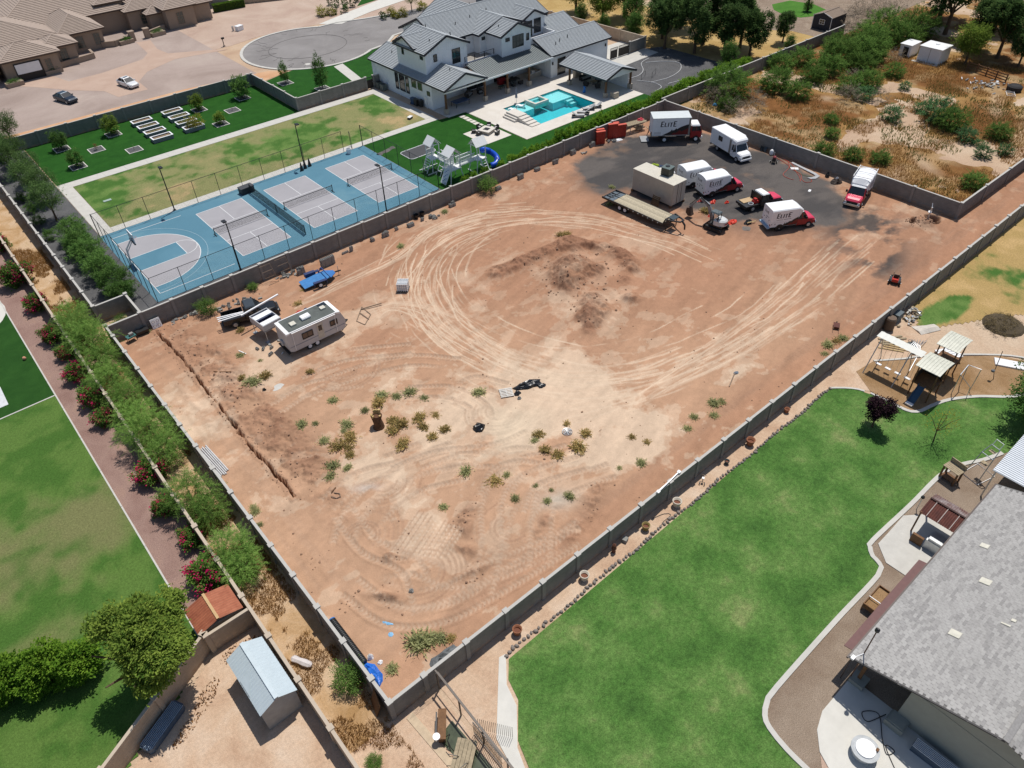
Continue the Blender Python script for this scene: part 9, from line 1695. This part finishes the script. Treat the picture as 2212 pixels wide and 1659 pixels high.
for i,(x,y,a,L) in enumerate(((15.5,59.6,1.9,1.0),(18.3,56.8,.6,.3),(12.4,58.4,-.9,.9),(12.9,57.6,-.7,1.1),(13.1,38.3,.4,.6),(22.4,60.1,.5,.7))): single('scrap_stick', MB().ob((0,0,.05),(L,.08,.05)), WHITE2 if i in (0,1) else WOODB, ['white stick on the dirt below the black pickup','small pale stick under the camper shell','short brown board on the trench spoil','long brown board on the trench spoil','short stick at the trench end','brown stick beside the trailer roof'][i], 'stick', None, (x,y,lot_z(x,y)), a)
t = thing('u_bracket', 'rusty U-shaped bracket lying at the trench end', 'bracket', (13.0,37.6,lot_z(13,37.6)+.03), R(-60)); MB().tube([(-.4,-.2,.03),(.1,-.25,.06),(.3,0,.08),(.1,.25,.06),(-.4,.2,.03)],.04,6).build('bar', mat('rusty_pipe', (.3,.2,.2)), t)
blob('red_rag','red cloth on the dirt between pickup and trailer','cloth',22.9,61.9,.4,.25,.1,mat('red_cloth', C(200,70,56)),61); blob('blue_box','dark blue parts heap between pickup and trailer','parts',23.5,61.6,.35,.3,.25,mat('blue_parts', C(70,80,120)),62)
blob('pale_stone','pale boulder on the curved crawler prints','boulder',12.5,26.9,.22,.2,.25,CMU,63); blob('white_can','white paint can on the pale ash at left','can',14.5,53.0,.2,.18,.3,BLACK,64); blob('white_ash','pale ash spill beside the white can','ash',15.6,52.7,.7,.4,.02,CONC,65); blob('bucket_white','white bucket by the blue tarp','bucket',7.7,24.6,.22,.2,.35,WHITE2,66); blob('white_rag','white rag right of the blue tarp','rag',8.0,23.9,.2,.15,.15,WHITE2,67)
t = thing('leaning_board', 'reddish board leaning outside the near wall corner', 'board', (6.25,21.6,0), R(75)); MB().ob((0,0,.6),(1.2,.06,1.2),0,0,R(18)).build('panel', WOODB, t)
# stones and clods: uncountable
rkm = MB(); rk = random.Random(9); 
def stone_at(x, y, s):
    z = lot_z(x,y); n = 5
    rkm.loft([[(x+s*q*math.cos(2*math.pi*k/n+x)*rk.uniform(.7,1.2), y+s*q*math.sin(2*math.pi*k/n+x)*rk.uniform(.7,1.2), z+zz_*s) for k in range(n)] for q,zz_ in ((1,-.3),(.9,.4),(.4,.8))])
for i in range(170):
    x,y = rk.gauss(47.2,3.6), rk.gauss(45.5,4.2)
    if lot_z(x,y) > .25: stone_at(x,y,abs(rk.gauss(.05,.06))+.03)
for i in range(220): stone_at(rk.gauss(12.0,.8), rk.uniform(39,69), abs(rk.gauss(.03,.035))+.025)
for i in range(160): stone_at(10.2+rk.gauss(0,.1)+(.55 if i%2 else 0), rk.uniform(40,69), rk.uniform(.03,.09))
for i in range(500): stone_at(rk.uniform(7,60), rk.uniform(21,69), abs(rk.gauss(.02,.03))+.02)
for (cx_,cy_) in ((19.4,29.6),(18.4,28.8),(13.0,30.2),(26.6,23.6),(11,27.6),(16.6,25.2),(8.9,34),(8.9,29)):
    for i in range(12): stone_at(rk.gauss(cx_,.5), rk.gauss(cy_,.45), abs(rk.gauss(.03,.03))+.025)
for (cx_,cy_) in ((86.4,26.9),(85.4,28.0)):
    for i in range(60): stone_at(rk.gauss(cx_,.7), rk.gauss(cy_,.5), abs(rk.gauss(.05,.04))+.03)
link_tag(rkm.build('loose_stones', mat('clod', C(170,136,112), .95, var=.3, scale=.8)), 'loose stones and clods scattered over the dirt lot', 'stones', kind='stuff')
# pots along the right lawn
POT = [(.3,.0),(.36,.25),(.4,.5),(.44,.52),(.44,.58),(.36,.58),(.33,.3),(.0,.25)]
TERRA = mat('terracotta', C(160,104,74), .8, var=.12); CREAM = mat('cream_glaze', C(224,214,198), .5)
for (x,y,m,s,lab) in ((15.9,19.6,TERRA,.95,'terracotta pot nearest the near corner'),(22.1,19.6,CREAM,1.0,'cream pot with reddish soil, second from corner'),(28.5,19.6,mat('olive_glaze', C(150,132,76), .5),.9,'olive yellow pot against the wall'),(31.9,19.5,CREAM,1.05,'white rimmed pot in the middle of the wall'),(41.3,19.6,TERRA,1.05,'large brown pot beside the lawn stones'),(38.2,19.6,mat('dark_teal_glaze', C(60,72,76), .5),.6,'small dark teal pot'),(46.8,19.8,TERRA,.7,'small terracotta pot far along the wall')):
    t = thing('plant_pot', lab, 'pot', (x,y,0), 0, 'pots along the near wall'); MB().lathe([(r_*s*.8,z*s) for r_,z in POT],(0,0,0),18,False).build('pot', m, t, smooth=True); MB().cyl((0,0,.3*s),.27*s,.04,14).build('soil', mat('red_soil', C(120,72,50)), t)
t = thing('shop_light', 'white tube fitting resting on top of the near wall', 'fitting', (31.7,20.4,2.16), R(5)); MB().bar((-1.3,0,0),(1.3,0,0),.08,.06).build('tube', STEEL, t); MB().bx(-1.45,-1.2,-.12,.12,-.03,.06).bx(1.2,1.45,-.12,.12,-.03,.06).build('end_cap', WHITE2, t)
coil('drip_line', [(q[0],q[1],.04) for q in spline([(29.6,19.9),(30.6,19.6),(30.9,19.2),(29.9,19.15),(29.4,18.9)],.2)], .02, BLACK, 'black drip line from the wall to the lawn stones', 'hose')
t = thing('toy_trike', 'small tricycle frame leaning on the near wall', 'tricycle', (35.3,19.7,0), .5); MB().tube([(-.3,0,.3),(.2,0,.5),(.4,0,.25)],.025,6).tube([(.1,-.2,.65),(.2,0,.55),(.1,.2,.65)],.02,6).build('frame', mat('rusty_pipe', (.3,.2,.2)), t); wheel(t,.4,.0,.2,.06); wheel(t,-.35,.18,.14,.05); wheel(t,-.35,-.18,.14,.05); MB().ob((-.1,0,.5),(.2,.18,.06)).build('seat', WHITE2, t)
single('brown_statue', MB().lathe([(.16,0),(.12,.2),(.2,.45),(.12,.65),(.14,.8),(.02,.95)],(0,0,0),10), mat('rust_iron', C(116,72,54)), 'small rusty garden figure against the near wall', 'figure', loc=(25.3,19.8,0)); single('stone_block', MB().ob((0,0,.15),(.4,.35,.3)), CMU, 'square grey stone against the near wall', 'stone', None, (26.6,19.9,0), .3)
single('turf_ball', MB().lathe([(.02,-.18),(.12,-.14),(.18,0),(.12,.14),(.02,.18)],(0,0,.2),12), mat('orange_ball', C(226,164,130)), 'orange ball on the dark turf at the left edge', 'ball', loc=(-.75,73.1,0), smooth=True)
# street side bits
t = thing('mailbox', 'black mailbox on a post beside the cul-de-sac', 'mailbox', (55.0,150.6,0)); MB().bx(-.06,.06,-.06,.06,0,1.3).build('post', BLACK, t); MB().bx(-.2,.35,-.14,.14,1.3,1.6).build('box', BLACK, t); MB().bx(-.2,.2,-.2,.2,0,.08).build('base', BLACK, t)
single('utility_box', MB().bx(-.7,.7,-.5,.5,0,.8).bx(-.75,.75,-.55,.55,.8,.9), WHITE, 'white utility box on the gravel left of the cul-de-sac', 'utility box', loc=(61.8,158.2,0), rz=.3); single('grey_pedestal', MB().bx(-.15,.15,-.15,.15,0,.9), STEEL, 'small grey pedestal beside the white utility box', 'pedestal', loc=(60.6,158.6,0))
single('fire_hydrant', MB().lathe([(.2,0),(.16,.1),(.16,.55),(.2,.6),(.12,.75),(.04,.82)],(0,0,0),12).tube([(-.28,0,.42),(.28,0,.42)],.07,8), mat('hydrant_yellow', C(214,176,60), .5), 'yellow fire hydrant beside the cul-de-sac kerb', 'hydrant', loc=(55.2,127.6,0))
for i,(x,y,lab) in enumerate(((25.9,158.8,'tan planter left of the low tan wall'),(19.0,156.8,'tan planter at the far left of the carport'),(41.8,166.6,'planter beside the left courtyard pillar'),(48.4,167.2,'planter beside the right courtyard pillar'))):
    t = thing('stucco_planter', lab, 'planter', (x,y,0), .1); MB().bx(-1.4,1.4,-.7,.7,0,.7).build('box', TANW, t); place('plants', SB[i%2], None, t, (0,0,.3), 0, (1.5,.8,.7))
t = thing('garbage_shed_wall','white-edged flat canopy at the top near the clipped hedge','canopy',(66,181,0)); MB().bx(-4,5,-3,4,2.4,2.5).build('roof', mat('pool_cover', C(120,140,150), .5), t); MB().bx(-4.1,5.1,-3.1,-3,2.3,2.55).bx(-4.1,-4,-3,4,2.3,2.55).build('edge', WHITE, t)
for x,y in ((-3.9,-2.9),(4.9,-2.9),(-3.9,3.9),(4.9,3.9)): MB().bx(x-.06,x+.06,y-.06,y+.06,0,2.4).build('post', STEEL, t)
wall('grey wall at the top behind the clipped hedge', (58,171.5),(63,175.5), step=7); wall('low tan wall at the top beside the hedge', (71,176),(84,170.5), h=1.4, m=WALLB, pm=POSTB, cm=CAPB, step=14)
for i,P in enumerate(([(96,83.6),(99,83.4),(101.5,84.6),(104,87.2),(107,88)],[(97,82),(98.2,79.5),(97.6,77.2),(95,76.6)],[(98,79.8),(102,79.2),(106,80.2),(108.6,82.6),(107.4,85),(104.4,87)],[(99.5,77.4),(103,76.8)])): coil('irrigation_pipe', [(q[0],q[1],.06) for q in spline(P,.3)], .06, mat('white_pipe', (.6,.6,.6)), ['upper','left','longest looping','short lowest'][i]+' white irrigation pipe on the dark gravel yard', 'pipe')
for i in range(2): single('goal_frame', MB().tube([(-1,0,0),(-1,0,.9),(1,0,.9),(1,0,0)],.03,6), BLACK, ['left','right'][i]+' small dark frame on the dark gravel yard', 'frame', None, (98.8+2*i,82.2-.6*i,0), .4)
for i,(x,y) in enumerate(((40.0,91.5),(40.8,91.7),(39.3,91.2))): single('training_cone', MB().lathe([(.28,0),(.26,.05),(.1,.9),(.03,1.2)],(0,0,.03),10), BLACK, ['middle','right','left'][i]+' black folded stand at the foot of the far right light pole', 'stand', None, (x,y,0))
single('ball_basket', MB().lathe([(.3,0),(.36,.7),(.32,.7),(.27,.03)],(0,0,0),12,False), WHITE2, 'white wire ball basket inside the open court gate', 'basket', loc=(46.9,91.4,.03)); single('valve_box', MB().bx(-.5,.5,-.25,.25,0,.06), mat('valve_lid', C(170,190,180)), 'pale valve box lid in the patchy lawn corner', 'valve box', loc=(16.4,101.2,.02))
